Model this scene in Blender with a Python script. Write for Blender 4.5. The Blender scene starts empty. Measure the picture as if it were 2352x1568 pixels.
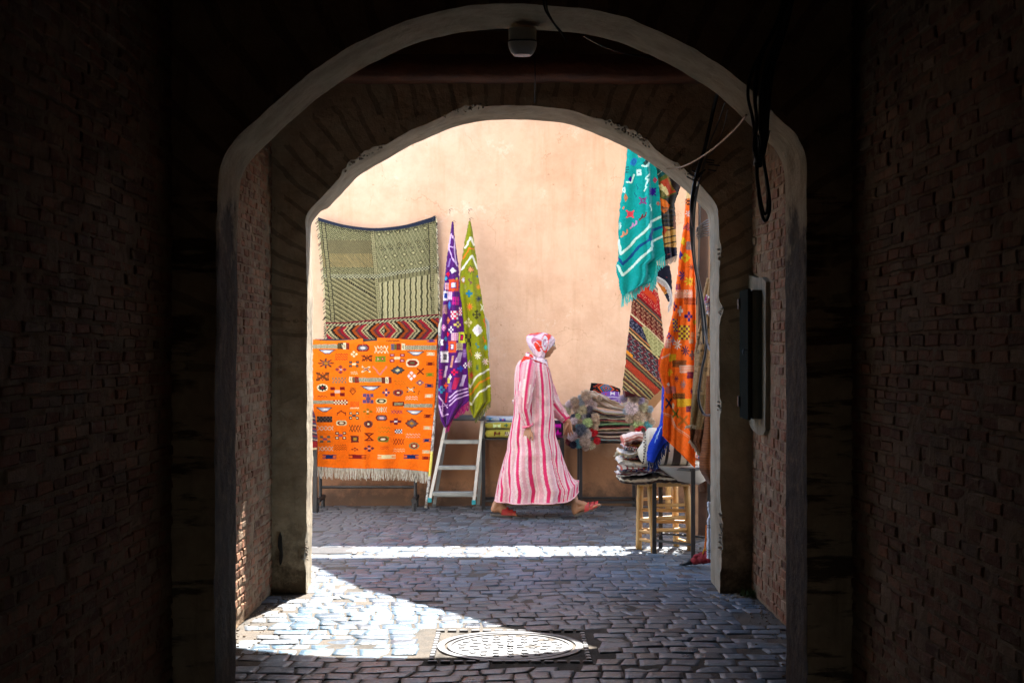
import bpy, bmesh, math, random
import numpy as np
from mathutils import Vector, Matrix, noise
random.seed(7); rng=np.random.default_rng(7)
sc=bpy.context.scene; col=sc.collection
F=3267.0; HC=1.4; CX=1176.0; HY=815.0
def V(vx,vy,d):
    """a point seen at (vx,vy) of the 2352-wide photograph, d metres away -> world metres"""
    return ((vx-CX)*d/F, d, HC+(HY-vy)*d/F)
def lin(c,k=1.0):
    return tuple((((x/255)/12.92 if x/255<=.04045 else ((x/255+.055)/1.055)**2.4)*k) for x in c)
# ---------- materials
def new_mat(name):
    m=bpy.data.materials.new(name); m.use_nodes=True
    nt=m.node_tree; b=nt.nodes['Principled BSDF']; return m,nt,b
def N(nt,t,**k):
    n=nt.nodes.new(t)
    for a,v in k.items():
        if a in n.inputs.keys(): n.inputs[a].default_value=v
        else: setattr(n,a,v)
    return n
def tex(nt,scale,detail=6,rough=.6,vec=None,kind='ShaderNodeTexNoise',obj=True):
    n=nt.nodes.new(kind)
    n.inputs['Scale'].default_value=scale
    if 'Detail' in n.inputs: n.inputs['Detail'].default_value=detail
    if 'Roughness' in n.inputs: n.inputs['Roughness'].default_value=rough
    if vec is None:
        tc=nt.nodes.new('ShaderNodeTexCoord'); vec=tc.outputs['Object']
    nt.links.new(vec,n.inputs['Vector']); return n
def ramp(nt,src,stops):
    r=nt.nodes.new('ShaderNodeValToRGB'); nt.links.new(src,r.inputs['Fac'])
    e=r.color_ramp.elements
    while len(e)<len(stops): e.new(.5)
    for i,(p,c) in enumerate(stops):
        e[i].position=p; e[i].color=(c[0],c[1],c[2],1) if hasattr(c,'__len__') else (c,c,c,1)
    return r
def mix(nt,fac,a,b,mode='MIX'):
    m=nt.nodes.new('ShaderNodeMix'); m.data_type='RGBA'; m.blend_type=mode
    for s,v in ((m.inputs['Factor'],fac),(m.inputs['A'],a),(m.inputs['B'],b)):
        if hasattr(v,'is_linked') or hasattr(v,'links'): nt.links.new(v,s)
        elif hasattr(v,'__len__'): s.default_value=(v[0],v[1],v[2],1)
        else: s.default_value=v
    return m.outputs['Result']
def bump(nt,b,src,strength=.3,dist=.01,prev=None):
    n=nt.nodes.new('ShaderNodeBump'); n.inputs['Strength'].default_value=strength; n.inputs['Distance'].default_value=dist
    nt.links.new(src,n.inputs['Height'])
    if prev is not None: nt.links.new(prev,n.inputs['Normal'])
    nt.links.new(n.outputs['Normal'],b.inputs['Normal']); return n.outputs['Normal']
def simple(name,c,c2=None,scale=8,rough=.7,bs=None,bstr=.3,bdist=.004,metal=0,spec=None):
    m,nt,b=new_mat(name)
    b.inputs['Roughness'].default_value=rough; b.inputs['Metallic'].default_value=metal
    if spec is not None: b.inputs['Specular IOR Level'].default_value=spec
    if c2 is None: c2=tuple(x*.8 for x in c)
    n=tex(nt,scale); r=ramp(nt,n.outputs['Fac'],[(.35,c),(.68,c2)])
    nt.links.new(r.outputs['Color'],b.inputs['Base Color'])
    if bs:
        t=tex(nt,bs); bump(nt,b,t.outputs['Fac'],bstr,bdist)
    return m
# ---------- objects
def tag(o,label=None,cat=None,group=None,kind=None):
    if label: o['label']=label
    if cat: o['category']=cat
    if group: o['group']=group
    if kind: o['kind']=kind
    return o
def link(o,parent=None):
    col.objects.link(o)
    if parent is not None: o.parent=parent
    return o
def empty(name,loc=(0,0,0),rz=0,label=None,cat=None,group=None):
    o=bpy.data.objects.new(name,None); o.location=loc; o.rotation_euler=(0,0,rz); o.empty_display_size=.05
    link(o); tag(o,label,cat,group); return o
class MB:
    def __init__(s): s.v=[]; s.f=[]; s.c=[]; s.mi=[]; s.cur=(1,1,1); s.m=0
    def add(s,vs,fs,c=None):
        n=len(s.v); s.v.extend(tuple(p) for p in vs)
        s.f.extend(tuple(i+n for i in f) for f in fs); s.mi.extend([s.m]*len(fs))
        cc=c if c is not None else s.cur
        if len(cc)==3 and not hasattr(cc[0],'__len__'): s.c.extend([cc]*len(vs))
        else: s.c.extend(cc)
    def box(s,x0,x1,y0,y1,z0,z1,c=None,rot=None,org=None,bev=0):
        if bev:
            b=bev; xs=[x0,x0+b,x1-b,x1]
            P=[]
            for z,k in ((z0,b),(z0+b,0),(z1-b,0),(z1,b)):
                P+= [(x0+k+ (0 if k else b*0),y0+k,z),(x1-k,y0+k,z),(x1-k,y1-k,z),(x0+k,y1-k,z)]
            fs=[(3,2,1,0),(12,13,14,15)]
            for r in range(3):
                for i in range(4): fs.append((r*4+i,r*4+(i+1)%4,r*4+4+(i+1)%4,r*4+4+i))
        else:
            P=[(x0,y0,z0),(x1,y0,z0),(x1,y1,z0),(x0,y1,z0),(x0,y0,z1),(x1,y0,z1),(x1,y1,z1),(x0,y1,z1)]
            fs=[(3,2,1,0),(4,5,6,7),(0,1,5,4),(1,2,6,5),(2,3,7,6),(3,0,4,7)]
        if rot is not None:
            o=Vector(org or (0,0,0)); P=[rot@(Vector(p)-o)+o for p in P]
        s.add(P,fs,c)
    def tube(s,pts,r,n=8,c=None,cap=True,flat=None):
        pts=[Vector(p) for p in pts]; m=len(pts)
        if not hasattr(r,'__len__'): r=[r]*m
        T=[]
        for i in range(m):
            a=pts[max(i-1,0)]; b=pts[min(i+1,m-1)]; t=(b-a)
            T.append(t.normalized() if t.length>1e-9 else Vector((0,0,1)))
        up=Vector((0,1,0)) if abs(T[0].y)<.9 else Vector((1,0,0))
        u=T[0].cross(up).normalized(); vs=[]
        for i in range(m):
            u=(u-T[i]*u.dot(T[i])); u=u.normalized() if u.length>1e-6 else T[i].orthogonal().normalized()
            w=T[i].cross(u)
            for k in range(n):
                a=2*math.pi*k/n; ca,sa=math.cos(a),math.sin(a)
                if flat: sa*=flat
                vs.append(pts[i]+u*ca*r[i]+w*sa*r[i])
        fs=[]
        for i in range(m-1):
            for k in range(n): fs.append((i*n+k,i*n+(k+1)%n,(i+1)*n+(k+1)%n,(i+1)*n+k))
        if cap: fs+= [tuple(range(n-1,-1,-1)),tuple((m-1)*n+k for k in range(n))]
        s.add(vs,fs,c)
    def ball(s,c0,r,n=10,m=7,c=None,M=None):
        if not hasattr(r,'__len__'): r=(r,r,r)
        vs=[];fs=[]
        for i in range(m+1):
            th=math.pi*i/m
            for k in range(n):
                ph=2*math.pi*k/n
                p=Vector((math.sin(th)*math.cos(ph)*r[0],math.sin(th)*math.sin(ph)*r[1],math.cos(th)*r[2]))
                if M is not None: p=M@p
                vs.append(p+Vector(c0))
        for i in range(m):
            for k in range(n): fs.append((i*n+k,(i+1)*n+k,(i+1)*n+(k+1)%n,i*n+(k+1)%n))
        s.add(vs,fs,c)
    def build(s,name,mats,parent=None,smooth=False,colors=False,loc=None):
        vs=s.v
        if loc is not None: vs=[(a-loc[0],b-loc[1],c-loc[2]) for a,b,c in vs]
        me=bpy.data.meshes.new(name); me.from_pydata([tuple(p) for p in vs],[],s.f)
        if not isinstance(mats,(list,tuple)): mats=[mats]
        for m in mats: me.materials.append(m)
        if len(mats)>1: me.polygons.foreach_set('material_index',s.mi)
        if smooth: me.polygons.foreach_set('use_smooth',[True]*len(me.polygons))
        if colors:
            a=me.color_attributes.new('dye','FLOAT_COLOR','POINT')
            arr=np.ones((len(s.c),4),np.float32); arr[:,:3]=np.array(s.c,np.float32)
            a.data.foreach_set('color',arr.ravel())
        me.update()
        o=bpy.data.objects.new(name,me)
        if loc is not None: o.location=loc
        return link(o,parent)
def grid_obj(name,P,C,mat,parent=None,thick=.008,closed=False,smooth=True):
    """P: (m,n,3) array of points, C: (m,n,3) dye colours -> one cloth mesh"""
    m,n=P.shape[:2]
    i=np.arange(m-1)[:,None]; j=np.arange(n-1 if not closed else n)[None,:]
    jn=(j+1)%n
    f=np.stack([i*n+j,i*n+jn,(i+1)*n+jn,(i+1)*n+j],-1).reshape(-1,4)
    me=bpy.data.meshes.new(name)
    me.vertices.add(m*n); me.vertices.foreach_set('co',P.astype(np.float32).ravel())
    me.loops.add(f.size); me.polygons.add(len(f))
    me.loops.foreach_set('vertex_index',f.astype(np.int32).ravel())
    me.polygons.foreach_set('loop_start',np.arange(0,f.size,4,dtype=np.int32))
    me.polygons.foreach_set('use_smooth',np.ones(len(f),bool) if smooth else np.zeros(len(f),bool))
    me.update(calc_edges=True); me.validate()
    if C is not None:
        a=me.color_attributes.new('dye','FLOAT_COLOR','POINT')
        arr=np.ones((m*n,4),np.float32); arr[:,:3]=C.reshape(-1,3); a.data.foreach_set('color',arr.ravel())
    me.materials.append(mat)
    o=bpy.data.objects.new(name,me); link(o,parent)
    if thick:
        s=o.modifiers.new('thickness','SOLIDIFY'); s.thickness=thick; s.offset=0
    return o
def sn(x,y=0,z=0): return noise.noise(Vector((x,y,z)))
def interp(poly,n):
    """resample polyline (list of tuples) evenly by its first parameterisation"""
    p=np.array(poly,float); t=np.concatenate([[0],np.cumsum(np.linalg.norm(np.diff(p,axis=0),axis=1))]); t/=t[-1]
    s=np.linspace(0,1,n); return np.stack([np.interp(s,t,p[:,k]) for k in range(p.shape[1])],-1)
def smoothp(poly,n):
    """Catmull-Rom through the points"""
    p=[Vector(q) for q in poly]; out=[]
    k=len(p)-1
    for s in np.linspace(0,k,n):
        i=min(int(s),k-1); t=s-i
        a=p[max(i-1,0)];b=p[i];c=p[i+1];d=p[min(i+2,k)]
        out.append(.5*((2*b)+(c-a)*t+(2*a-5*b+4*c-d)*t*t+(-a+3*b-3*c+d)*t**3))
    return out
# ---------- camera, light
cam=bpy.data.cameras.new('camera'); cam.lens=50; cam.sensor_width=36; cam.sensor_fit='HORIZONTAL'
cam.shift_y=31/2352; cam.clip_end=500; cam.clip_start=.05
co=bpy.data.objects.new('camera',cam); co.location=(0,0,HC); co.rotation_euler=(math.radians(90),0,0); link(co); sc.camera=co
EL=math.radians(51); SD=Vector((.231*math.cos(EL),.973*math.cos(EL),math.sin(EL))).normalized()   # towards the sun
sun=bpy.data.lights.new('sun','SUN'); sun.energy=5; sun.angle=math.radians(.5); sun.color=(1,.965,.91)
so=bpy.data.objects.new('sun',sun); so.rotation_euler=SD.to_track_quat('Z','Y').to_euler(); so.location=(2,12,12); link(so)
w=bpy.data.worlds.new('World'); sc.world=w; w.use_nodes=True; nt=w.node_tree
sky=nt.nodes.new('ShaderNodeTexSky'); sky.sky_type='NISHITA'; sky.sun_disc=False
sky.sun_elevation=EL; sky.sun_rotation=math.atan2(.231,.973)
nt.links.new(sky.outputs[0],nt.nodes['Background'].inputs[0]); nt.nodes['Background'].inputs[1].default_value=.15
vs=sc.view_settings; vs.view_transform='Standard'; vs.look='None'; vs.exposure=2.62; vs.gamma=1
sc.cycles.max_bounces=8; sc.cycles.diffuse_bounces=6; sc.cycles.glossy_bounces=4; sc.cycles.sample_clamp_indirect=6
sc.cycles.use_denoising=True; sc.cycles.caustics_reflective=False; sc.cycles.caustics_refractive=False

# ---------- setting materials
def plaster_mat(name,c1,c2,c3,voussoir=None,bstr=.5,stain=None):
    m,nt,b=new_mat(name); b.inputs['Roughness'].default_value=.9; b.inputs['Specular IOR Level'].default_value=.2
    n1=tex(nt,1.7,8,.65); r1=ramp(nt,n1.outputs['Fac'],[(.33,c1),(.5,c2),(.66,c3)])
    c=r1.outputs['Color']
    n2=tex(nt,9,8,.7); r2=ramp(nt,n2.outputs['Fac'],[(.4,(1,1,1)),(.62,(.72,.7,.68))])
    c=mix(nt,.7,c,r2.outputs['Color'],'MULTIPLY')
    # vertical streaks and dark mould
    tc=nt.nodes.new('ShaderNodeTexCoord'); mp=nt.nodes.new('ShaderNodeMapping'); mp.inputs['Scale'].default_value=(9,9,1.0)
    nt.links.new(tc.outputs['Object'],mp.inputs['Vector'])
    n3=tex(nt,1.5,6,.6,mp.outputs['Vector']); r3=ramp(nt,n3.outputs['Fac'],[(.55,(1,1,1)),(.72,(.55,.5,.44))])
    c=mix(nt,.6,c,r3.outputs['Color'],'MULTIPLY')
    if voussoir:
        z0,r0,r1_,cnt=voussoir
        sp=nt.nodes.new('ShaderNodeSeparateXYZ'); nt.links.new(tc.outputs['Object'],sp.inputs[0])
        def M(op,a,b_=None):
            n=nt.nodes.new('ShaderNodeMath'); n.operation=op
            for i,v in enumerate((a,b_)):
                if v is None: continue
                if hasattr(v,'links'): nt.links.new(v,n.inputs[i])
                else: n.inputs[i].default_value=v
            return n.outputs[0]
        dz=M('SUBTRACT',sp.outputs['Z'],z0)
        ang=M('ARCTAN2',sp.outputs['X'],dz)
        nz=tex(nt,2.3,3); nzz=M('MULTIPLY',M('SUBTRACT',nz.outputs['Fac'],.5),.07)
        fr=M('FRACT',M('MULTIPLY',M('ADD',ang,nzz),cnt))
        band=M('LESS_THAN',M('ABSOLUTE',M('SUBTRACT',fr,.5)),.13)
        nq=tex(nt,5,4); gate=M('GREATER_THAN',nq.outputs['Fac'],.42)
        rad=M('SQRT',M('ADD',M('MULTIPLY',dz,dz),M('MULTIPLY',sp.outputs['X'],sp.outputs['X'])))
        rr=M('ADD',rad,M('MULTIPLY',M('SUBTRACT',nq.outputs['Fac'],.5),.4))
        inn=M('MULTIPLY',M('LESS_THAN',rr,r1_),M('GREATER_THAN',dz,.12))
        fac=M('MULTIPLY',M('MULTIPLY',band,gate),M('MULTIPLY',inn,.5))
        c=mix(nt,fac,c,tuple(x*.30 for x in c1))
    if stain: c=stain(nt,tc,c)
    nt.links.new(c,b.inputs['Base Color'])
    g=tex(nt,60,6,.7); g2=tex(nt,7,6,.65)
    p=bump(nt,b,g2.outputs['Fac'],bstr,.04); bump(nt,b,g.outputs['Fac'],bstr*.8,.006,p)
    return m
def grime(nt,tc,c):
    sp=nt.nodes.new('ShaderNodeSeparateXYZ'); nt.links.new(tc.outputs['Object'],sp.inputs[0])
    n=tex(nt,9,8,.75); m=nt.nodes.new('ShaderNodeMath'); m.operation='MULTIPLY_ADD'; m.inputs[1].default_value=-1.0
    nt.links.new(n.outputs['Fac'],m.inputs[0]); nt.links.new(sp.outputs['Z'],m.inputs[2])
    mr=nt.nodes.new('ShaderNodeMapRange'); mr.inputs[1].default_value=-.46; mr.inputs[2].default_value=-.12; mr.inputs[3].default_value=.9; mr.inputs[4].default_value=0
    nt.links.new(m.outputs[0],mr.inputs[0])
    return mix(nt,mr.outputs[0],c,(.07,.048,.025))
M_plast_out=plaster_mat('old plaster',(.42,.30,.175),(.49,.36,.22),(.34,.245,.145),voussoir=(1.35,0,1.86,15.5),stain=grime)
def courses(nt,tc,c):
    mp=nt.nodes.new('ShaderNodeMapping'); mp.inputs['Scale'].default_value=(1.6,1.6,11); nt.links.new(tc.outputs['Object'],mp.inputs['Vector'])
    n=tex(nt,1.3,6,.65,mp.outputs['Vector']); r=ramp(nt,n.outputs['Fac'],[(.50,0),(.56,.85)])
    n2=tex(nt,2.2,4); r2=ramp(nt,n2.outputs['Fac'],[(.42,0),(.5,1)])
    sp=nt.nodes.new('ShaderNodeSeparateXYZ'); nt.links.new(tc.outputs['Object'],sp.inputs[0])
    mr=nt.nodes.new('ShaderNodeMapRange'); mr.inputs[1].default_value=2.0; mr.inputs[2].default_value=2.3; mr.inputs[3].default_value=1; mr.inputs[4].default_value=0
    nt.links.new(sp.outputs['Z'],mr.inputs[0])
    f=mix(nt,1,mix(nt,1,r.outputs['Color'],r2.outputs['Color'],'MULTIPLY'),mr.outputs[0],'MULTIPLY')
    return mix(nt,f,c,(.05,.028,.02))
M_plast_near=plaster_mat('grimy plaster',(.44,.28,.165),(.54,.36,.22),(.34,.22,.13),voussoir=(1.2,0,2.2,10),stain=courses)
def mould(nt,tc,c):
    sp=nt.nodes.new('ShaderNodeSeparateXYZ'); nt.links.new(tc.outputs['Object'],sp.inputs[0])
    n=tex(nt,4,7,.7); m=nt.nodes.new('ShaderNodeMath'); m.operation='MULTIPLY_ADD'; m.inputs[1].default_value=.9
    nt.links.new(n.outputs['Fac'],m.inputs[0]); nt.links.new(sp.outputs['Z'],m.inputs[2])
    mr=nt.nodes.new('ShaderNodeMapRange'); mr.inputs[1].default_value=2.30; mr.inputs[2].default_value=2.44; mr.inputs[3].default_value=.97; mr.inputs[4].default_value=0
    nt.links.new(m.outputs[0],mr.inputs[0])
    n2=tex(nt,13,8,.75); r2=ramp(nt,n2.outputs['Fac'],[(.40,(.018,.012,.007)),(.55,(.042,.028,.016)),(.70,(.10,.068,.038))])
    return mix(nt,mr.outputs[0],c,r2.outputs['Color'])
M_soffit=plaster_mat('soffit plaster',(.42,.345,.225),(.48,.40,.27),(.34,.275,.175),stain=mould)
M_reveal=plaster_mat('reveal plaster',(.34,.28,.195),(.40,.335,.24),(.27,.215,.145))
def brick_mat(name,m1,m2):
    m,nt,b=new_mat(name); b.inputs['Roughness'].default_value=.92; b.inputs['Specular IOR Level'].default_value=.2
    at=nt.nodes.new('ShaderNodeAttribute'); at.attribute_name='dye'
    n=tex(nt,26,6,.7); r=ramp(nt,n.outputs['Fac'],[(.36,(1,1,1)),(.7,(.6,.57,.55))])
    c=mix(nt,.8,at.outputs['Color'],r.outputs['Color'],'MULTIPLY')
    n2=tex(nt,14,8,.75); r2=ramp(nt,n2.outputs['Fac'],[(.50,0),(.60,1)])
    c=mix(nt,r2.outputs['Color'],c,m1)
    n3=tex(nt,2,4); r3=ramp(nt,n3.outputs['Fac'],[(.4,(1,1,1)),(.7,(.7,.66,.62))]); c=mix(nt,.8,c,r3.outputs['Color'],'MULTIPLY')
    nt.links.new(c,b.inputs['Base Color'])
    g=tex(nt,90,6,.7); g2=tex(nt,22,5,.7); p=bump(nt,b,g2.outputs['Fac'],.8,.012); bump(nt,b,g.outputs['Fac'],.6,.005,p)
    return m
MORT=(.30,.20,.12)
M_brick=brick_mat('brick and mortar',MORT,None)

# brick wall: bricks laid in courses with smeared mortar, real relief
def brick_wall(name,X,side,y0,y1,z1,seed,label,bl=.125,bh=.052,skip=None):
    r=random.Random(seed); mb=MB()
    mort=MORT
    # mortar bed, wavy
    ny=int((y1-y0)/.03); nz=int(z1/.03)
    P=[];Cc=[]
    for j in range(nz+1):
        for i in range(ny+1):
            y=y0+(y1-y0)*i/ny; z=z1*j/nz
            P.append((X+side*(-.003+.008*sn(y*9,z*9,seed)+.005*sn(y*25,z*25,seed)),y,z))
    fs=[]
    for j in range(nz):
        for i in range(ny):
            a=j*(ny+1)+i; q=(a,a+1,a+ny+2,a+ny+1); fs.append(q if side>0 else q[::-1])
    mb.add(P,fs,mort)
    # body behind
    xa,xb=sorted((X-side*.03,X-side*.45)); mb.box(xa,xb,y0,y1,0,z1,mort)
    z=.02; row=0
    while z<z1-bh:
        h=bh*r.uniform(.85,1.15); y=y0+(.0 if row%2 else -bl*.5)+r.uniform(-.02,.02)
        wav=lambda yy: .018*sn(yy*.9,z*.7,seed+5)
        while y<y1-.02:
            l=bl*r.uniform(.72,1.15)
            a=max(y,y0+.003); e=min(y+l,y1-.003)
            if e-a>.03 and r.random()>.05 and not (skip and skip((a+e)/2,z+h/2)):
                pr=r.uniform(-.001,.0055)*(1 if y0<3 else .65)
                if r.random()<.12: pr=r.uniform(-.004,.003)
                k=r.random(); base=(.33,.145,.080) if k<.45 else (.37,.19,.11) if k<.75 else (.26,.13,.08) if k<.9 else (.38,.26,.17)
                s=r.uniform(.6,1.2); cc=tuple(x*s for x in base)
                jit=lambda q:r.uniform(-q,q)
                zz=z+wav((a+e)/2); q=.004; b=.004
                base4=[(a+jit(q),zz+jit(q)),(e+jit(q),zz+jit(q)),(e+jit(q),zz+h+jit(q)),(a+jit(q),zz+h+jit(q))]
                cy=(a+e)/2; cz=zz+h/2; vs=[];tilt=[jit(.0028) for _ in range(4)]
                for (yy,z_) in base4: vs.append((X-side*.025,yy,z_))
                for i,(yy,z_) in enumerate(base4): vs.append((X+side*(pr-.005+tilt[i]),yy,z_))
                for i,(yy,z_) in enumerate(base4): vs.append((X+side*(pr+tilt[i]),yy+(b if yy<cy else -b),z_+(b if z_<cz else -b)))
                ff=[]
                for g in (0,4):
                    for i in range(4):
                        f=(g+i,g+(i+1)%4,g+4+(i+1)%4,g+4+i); ff.append(f if side>0 else f[::-1])
                f=(8,9,10,11); ff.append(f if side>0 else f[::-1])
                mb.add(vs,ff,cc)
            y+=l+r.uniform(.006,.013)
        z+=h+r.uniform(.007,.014); row+=1
    o=mb.build(name,M_brick,colors=True); return tag(o,label,'wall')
brick_wall('brick_wall',-1.33,1,2.4,5.565,3.4,1,'dark brick side wall in the left foreground of the passage',bl=.15,bh=.034)
brick_wall('brick_wall',1.33,-1,2.4,5.565,3.4,2,'dark brick side wall in the right foreground of the passage',bl=.155,bh=.036)
brick_wall('brick_wall',-1.41,1,6.005,8.355,3.3,3,'narrow brick wall between the two arches on the left, partly sunlit',bl=.105,bh=.036)
wr=brick_wall('brick_wall',1.41,-1,6.005,8.355,3.3,4,'narrow brick wall between the two arches on the right, behind the metal cabinet',
   bl=.10,bh=.046,skip=lambda y,z:7.72<y<8.36 and .93<z<1.86)
# plaster patch behind the cabinet
mb=MB(); pts=[(7.80,.985),(7.78,1.3),(7.79,1.6),(7.78,1.80),(7.9,1.83),(8.1,1.84),(8.352,1.87),(8.352,1.0),(8.2,.965),(8.0,.95),(7.86,.96)]
mb.add([(1.388,y,z) for y,z in pts]+[(1.43,y,z) for y,z in pts],[tuple(range(len(pts)))[::-1]]+[(i,(i+1)%len(pts),len(pts)+(i+1)%len(pts),len(pts)+i) for i in range(len(pts))])
po=mb.build('plaster_patch',plaster_mat('patch plaster',(.27,.23,.165),(.31,.265,.195),(.21,.17,.12)),wr)

# ---------- arches
def arch_wall(name,prof,d0,d1,half,top,mf,mr,label,splay=0,seed=0,hw=3.0,chips=()):
    """prof: opening outline (x,z) from left floor over the crown to right floor"""
    P=interp(prof,300); n=len(P)
    for _ in range(6): P[1:-1]=(P[:-2]+2*P[1:-1]+P[2:])/4
    # wobble
    Q=[]
    for i,(x,z) in enumerate(P):
        a=sn(x*3+seed,z*3)*.006+sn(x*14+seed,z*14,3)*.0025
        c=Vector((x,z-1.3)).normalized()
        Q.append((x+c.x*a if z>1.3 else x+math.copysign(a,x),z+(c.y*a if z>1.3 else 0)))
    mb=MB(); L=14
    # intrados / reveals
    vs=[];fs=[]
    for k in range(L+1):
        t=k/L; y=d0+(d1-d0)*t
        for i,(x,z) in enumerate(Q):
            s=1+(splay if x<0 else splay*.4)*t*(1 if z<2.3 else .4)
            e=.006*sn(x*5+seed,y*6,z*5)+.003*sn(x*18,y*20,z*18+seed)
            rd=0
            if k in(0,L): rd=.002+.006*abs(sn(x*9,z*9,k+seed))
            e=e*(0 if k in (0,L) else 1)+rd
            if k<4:
                for cx,cz,r,dp in chips:
                    dd=math.hypot(x-cx,z-cz)
                    if dd<r: e+=dp*(1-dd/r)**.5*(.3+1.2*abs(sn(x*34,z*34,seed+k)))*(1-k/4)
            c=Vector((x,max(z-1.3,0))); c.normalize()
            vs.append((x*s+c.x*e,y,z+c.y*e))
    for k in range(L):
        for i in range(n-1):
            a=k*n+i; fs.append((a,a+n,a+n+1,a+1))
    mb.m=1; mb.add(vs,fs)
    # faces, in rings out to the rectangle
    mb.m=0
    for y,k,flip in ((d0,0,False),(d1,L,True)):
        R=16 if y==d0 else 3; W=half if y==d0 else hw
        vs2=[]
        for r in range(R+1):
            t=(r/R)**1.5
            for i in range(n):
                x,_,z=vs[k*n+i]
                # target on the outer rectangle
                if abs(x)<1e-6: tx,tz=0,top
                else:
                    f=i/(n-1)
                    # ray from (0,1.0) for z above, sideways for z below
                    if z<=1.6: tx,tz=math.copysign(W,x),z
                    else:
                        dx,dz=x,(z-1.6)
                        # blend so that corner is reached smoothly
                        kx=W/abs(dx); kz=(top-1.6)/max(dz,1e-4); kk=min(kx,kz)
                        tx,tz=dx*kk,1.6+dz*kk
                px=x+(tx-x)*t; pz=z+(tz-z)*t
                e=(.014*sn(px*4+seed,pz*4,y)+.007*sn(px*17,pz*17,seed))*min(1,r/3) if r else 0
                vs2.append((px,y+(e if not flip else -e*.3),pz))
        fs2=[]
        for r in range(R):
            for i in range(n-1):
                a=r*n+i; q=(a,a+1,a+n+1,a+n); fs2.append(q[::-1] if flip else q)
        mb.add(vs2,fs2)
    # top cap
    mb.add([(-hw,d0+.002,top),(hw,d0+.002,top),(hw,d1,top),(-hw,d1,top)],[(0,1,2,3)])
    o=mb.build(name,[mf,mr],smooth=True); return tag(o,label,'arch')
def prof(pts,d): return [((x-CX)*d/F,HC+(HY-y)*d/F) for x,y in pts]
d=5.57
pn=prof([(496,790),(499,504),(504,385),(515,350),(534,328),(605,262),(706,176),(806,108),(907,58),(1008,28),(1109,13),(1176,10),(1277,13),(1352,21),(1428,40),(1529,81),(1604,118),(1680,166),(1730,212),(1781,267),(1825,308),(1843,335),(1849,360),(1851,403)],d)
pn=[(-1.16,0)]+[(-1.16,.7)]+pn+[(1.152,.7),(1.152,0)]
near=arch_wall('plaster_arch',pn,5.57,6.0,1.336,3.4,M_plast_near,M_soffit,'nearer plastered arch framing the whole view, its face in deep shadow',seed=3,hw=1.9)
d=8.36
pi_=prof([(707,800),(705,520),(698,494),(756,436),(806,380),(857,350),(932,307),(1033,262),(1109,247),(1176,244),(1226,244),(1302,252),(1378,277),(1453,312),(1529,363),(1579,403),(1609,428),(1645,462),(1650,490),(1651,600)],d)
pi_=[(-1.205,0),(-1.2,.7)]+pi_+[(1.216,.7),(1.22,0)]
chips=[(-.88,2.55,.16,.05),(-.27,2.84,.12,.035),(.62,2.75,.14,.045),(.74,2.68,.12,.05),(1.0,2.46,.10,.03),(1.225,1.65,.07,.03),(1.222,1.1,.05,.02),(1.22,.35,.22,.03),(1.2,2.0,.08,.02),(-1.2,.25,.12,.02)]
inner=arch_wall('plaster_arch',pi_,8.36,8.86,1.46,3.3,M_plast_out,M_reveal,'farther plastered arch opening onto the sunlit street, its brick edge chipped',splay=.032,seed=9,hw=7.0,chips=chips)
# broken rubble edge pieces along the farther arch
M_rub=simple('broken plaster',(.30,.24,.175),(.20,.16,.115),40,.95,60,.9,.01)
r=random.Random(5)
for cx,cz,rad,dp in chips:
    mb=MB()
    for _ in range(int(rad*240)):
        a=r.uniform(0,6.28); q=rad*math.sqrt(r.random()); x=cx+math.cos(a)*q*1.15; z=cz+math.sin(a)*q*.55
        # slide onto the edge of the opening
        best=min(pi_,key=lambda p:abs(p[0]-x)+abs(p[1]-z)*.3)
        P=interp(pi_,400); k=np.argmin((P[:,0]-x)**2+(P[:,1]-z)**2); ex,ez=P[k]
        if abs(cx)>1.1: x=ex+math.copysign(r.uniform(.0,.03),cx)
        else: x=ex+r.uniform(-.01,.01); z=ez+r.uniform(0,.035)
        s=r.uniform(.004,.013)
        M=Matrix.Rotation(r.uniform(0,3),3,(r.random(),r.random(),r.random()+.1))
        mb.ball((x,8.36+r.uniform(-.008,.05),z),(s,s*.7,s*.5),6,4,M=M)
    tag(mb.build('broken_edge',M_rub,inner),kind='stuff')
mb=MB(); gp=[(-1.372,.33),(-1.360,.36),(-1.352,.33),(-1.350,.27),(-1.346,.22),(-1.352,.18),(-1.362,.165),(-1.366,.2),(-1.364,.25),(-1.374,.28)]
mb.add([(x,8.338,z) for x,z in gp]+[(x,8.37,z) for x,z in gp],[tuple(range(10))[::-1],tuple(range(10,20))]+[(i,(i+1)%10,10+(i+1)%10,10+i) for i in range(10)])
mb.build('gouge',simple('gouge shade',(.02,.014,.009),None,20,.95),inner)  # flat patch on the pier; the hole's inner shade is its dark colour
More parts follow.
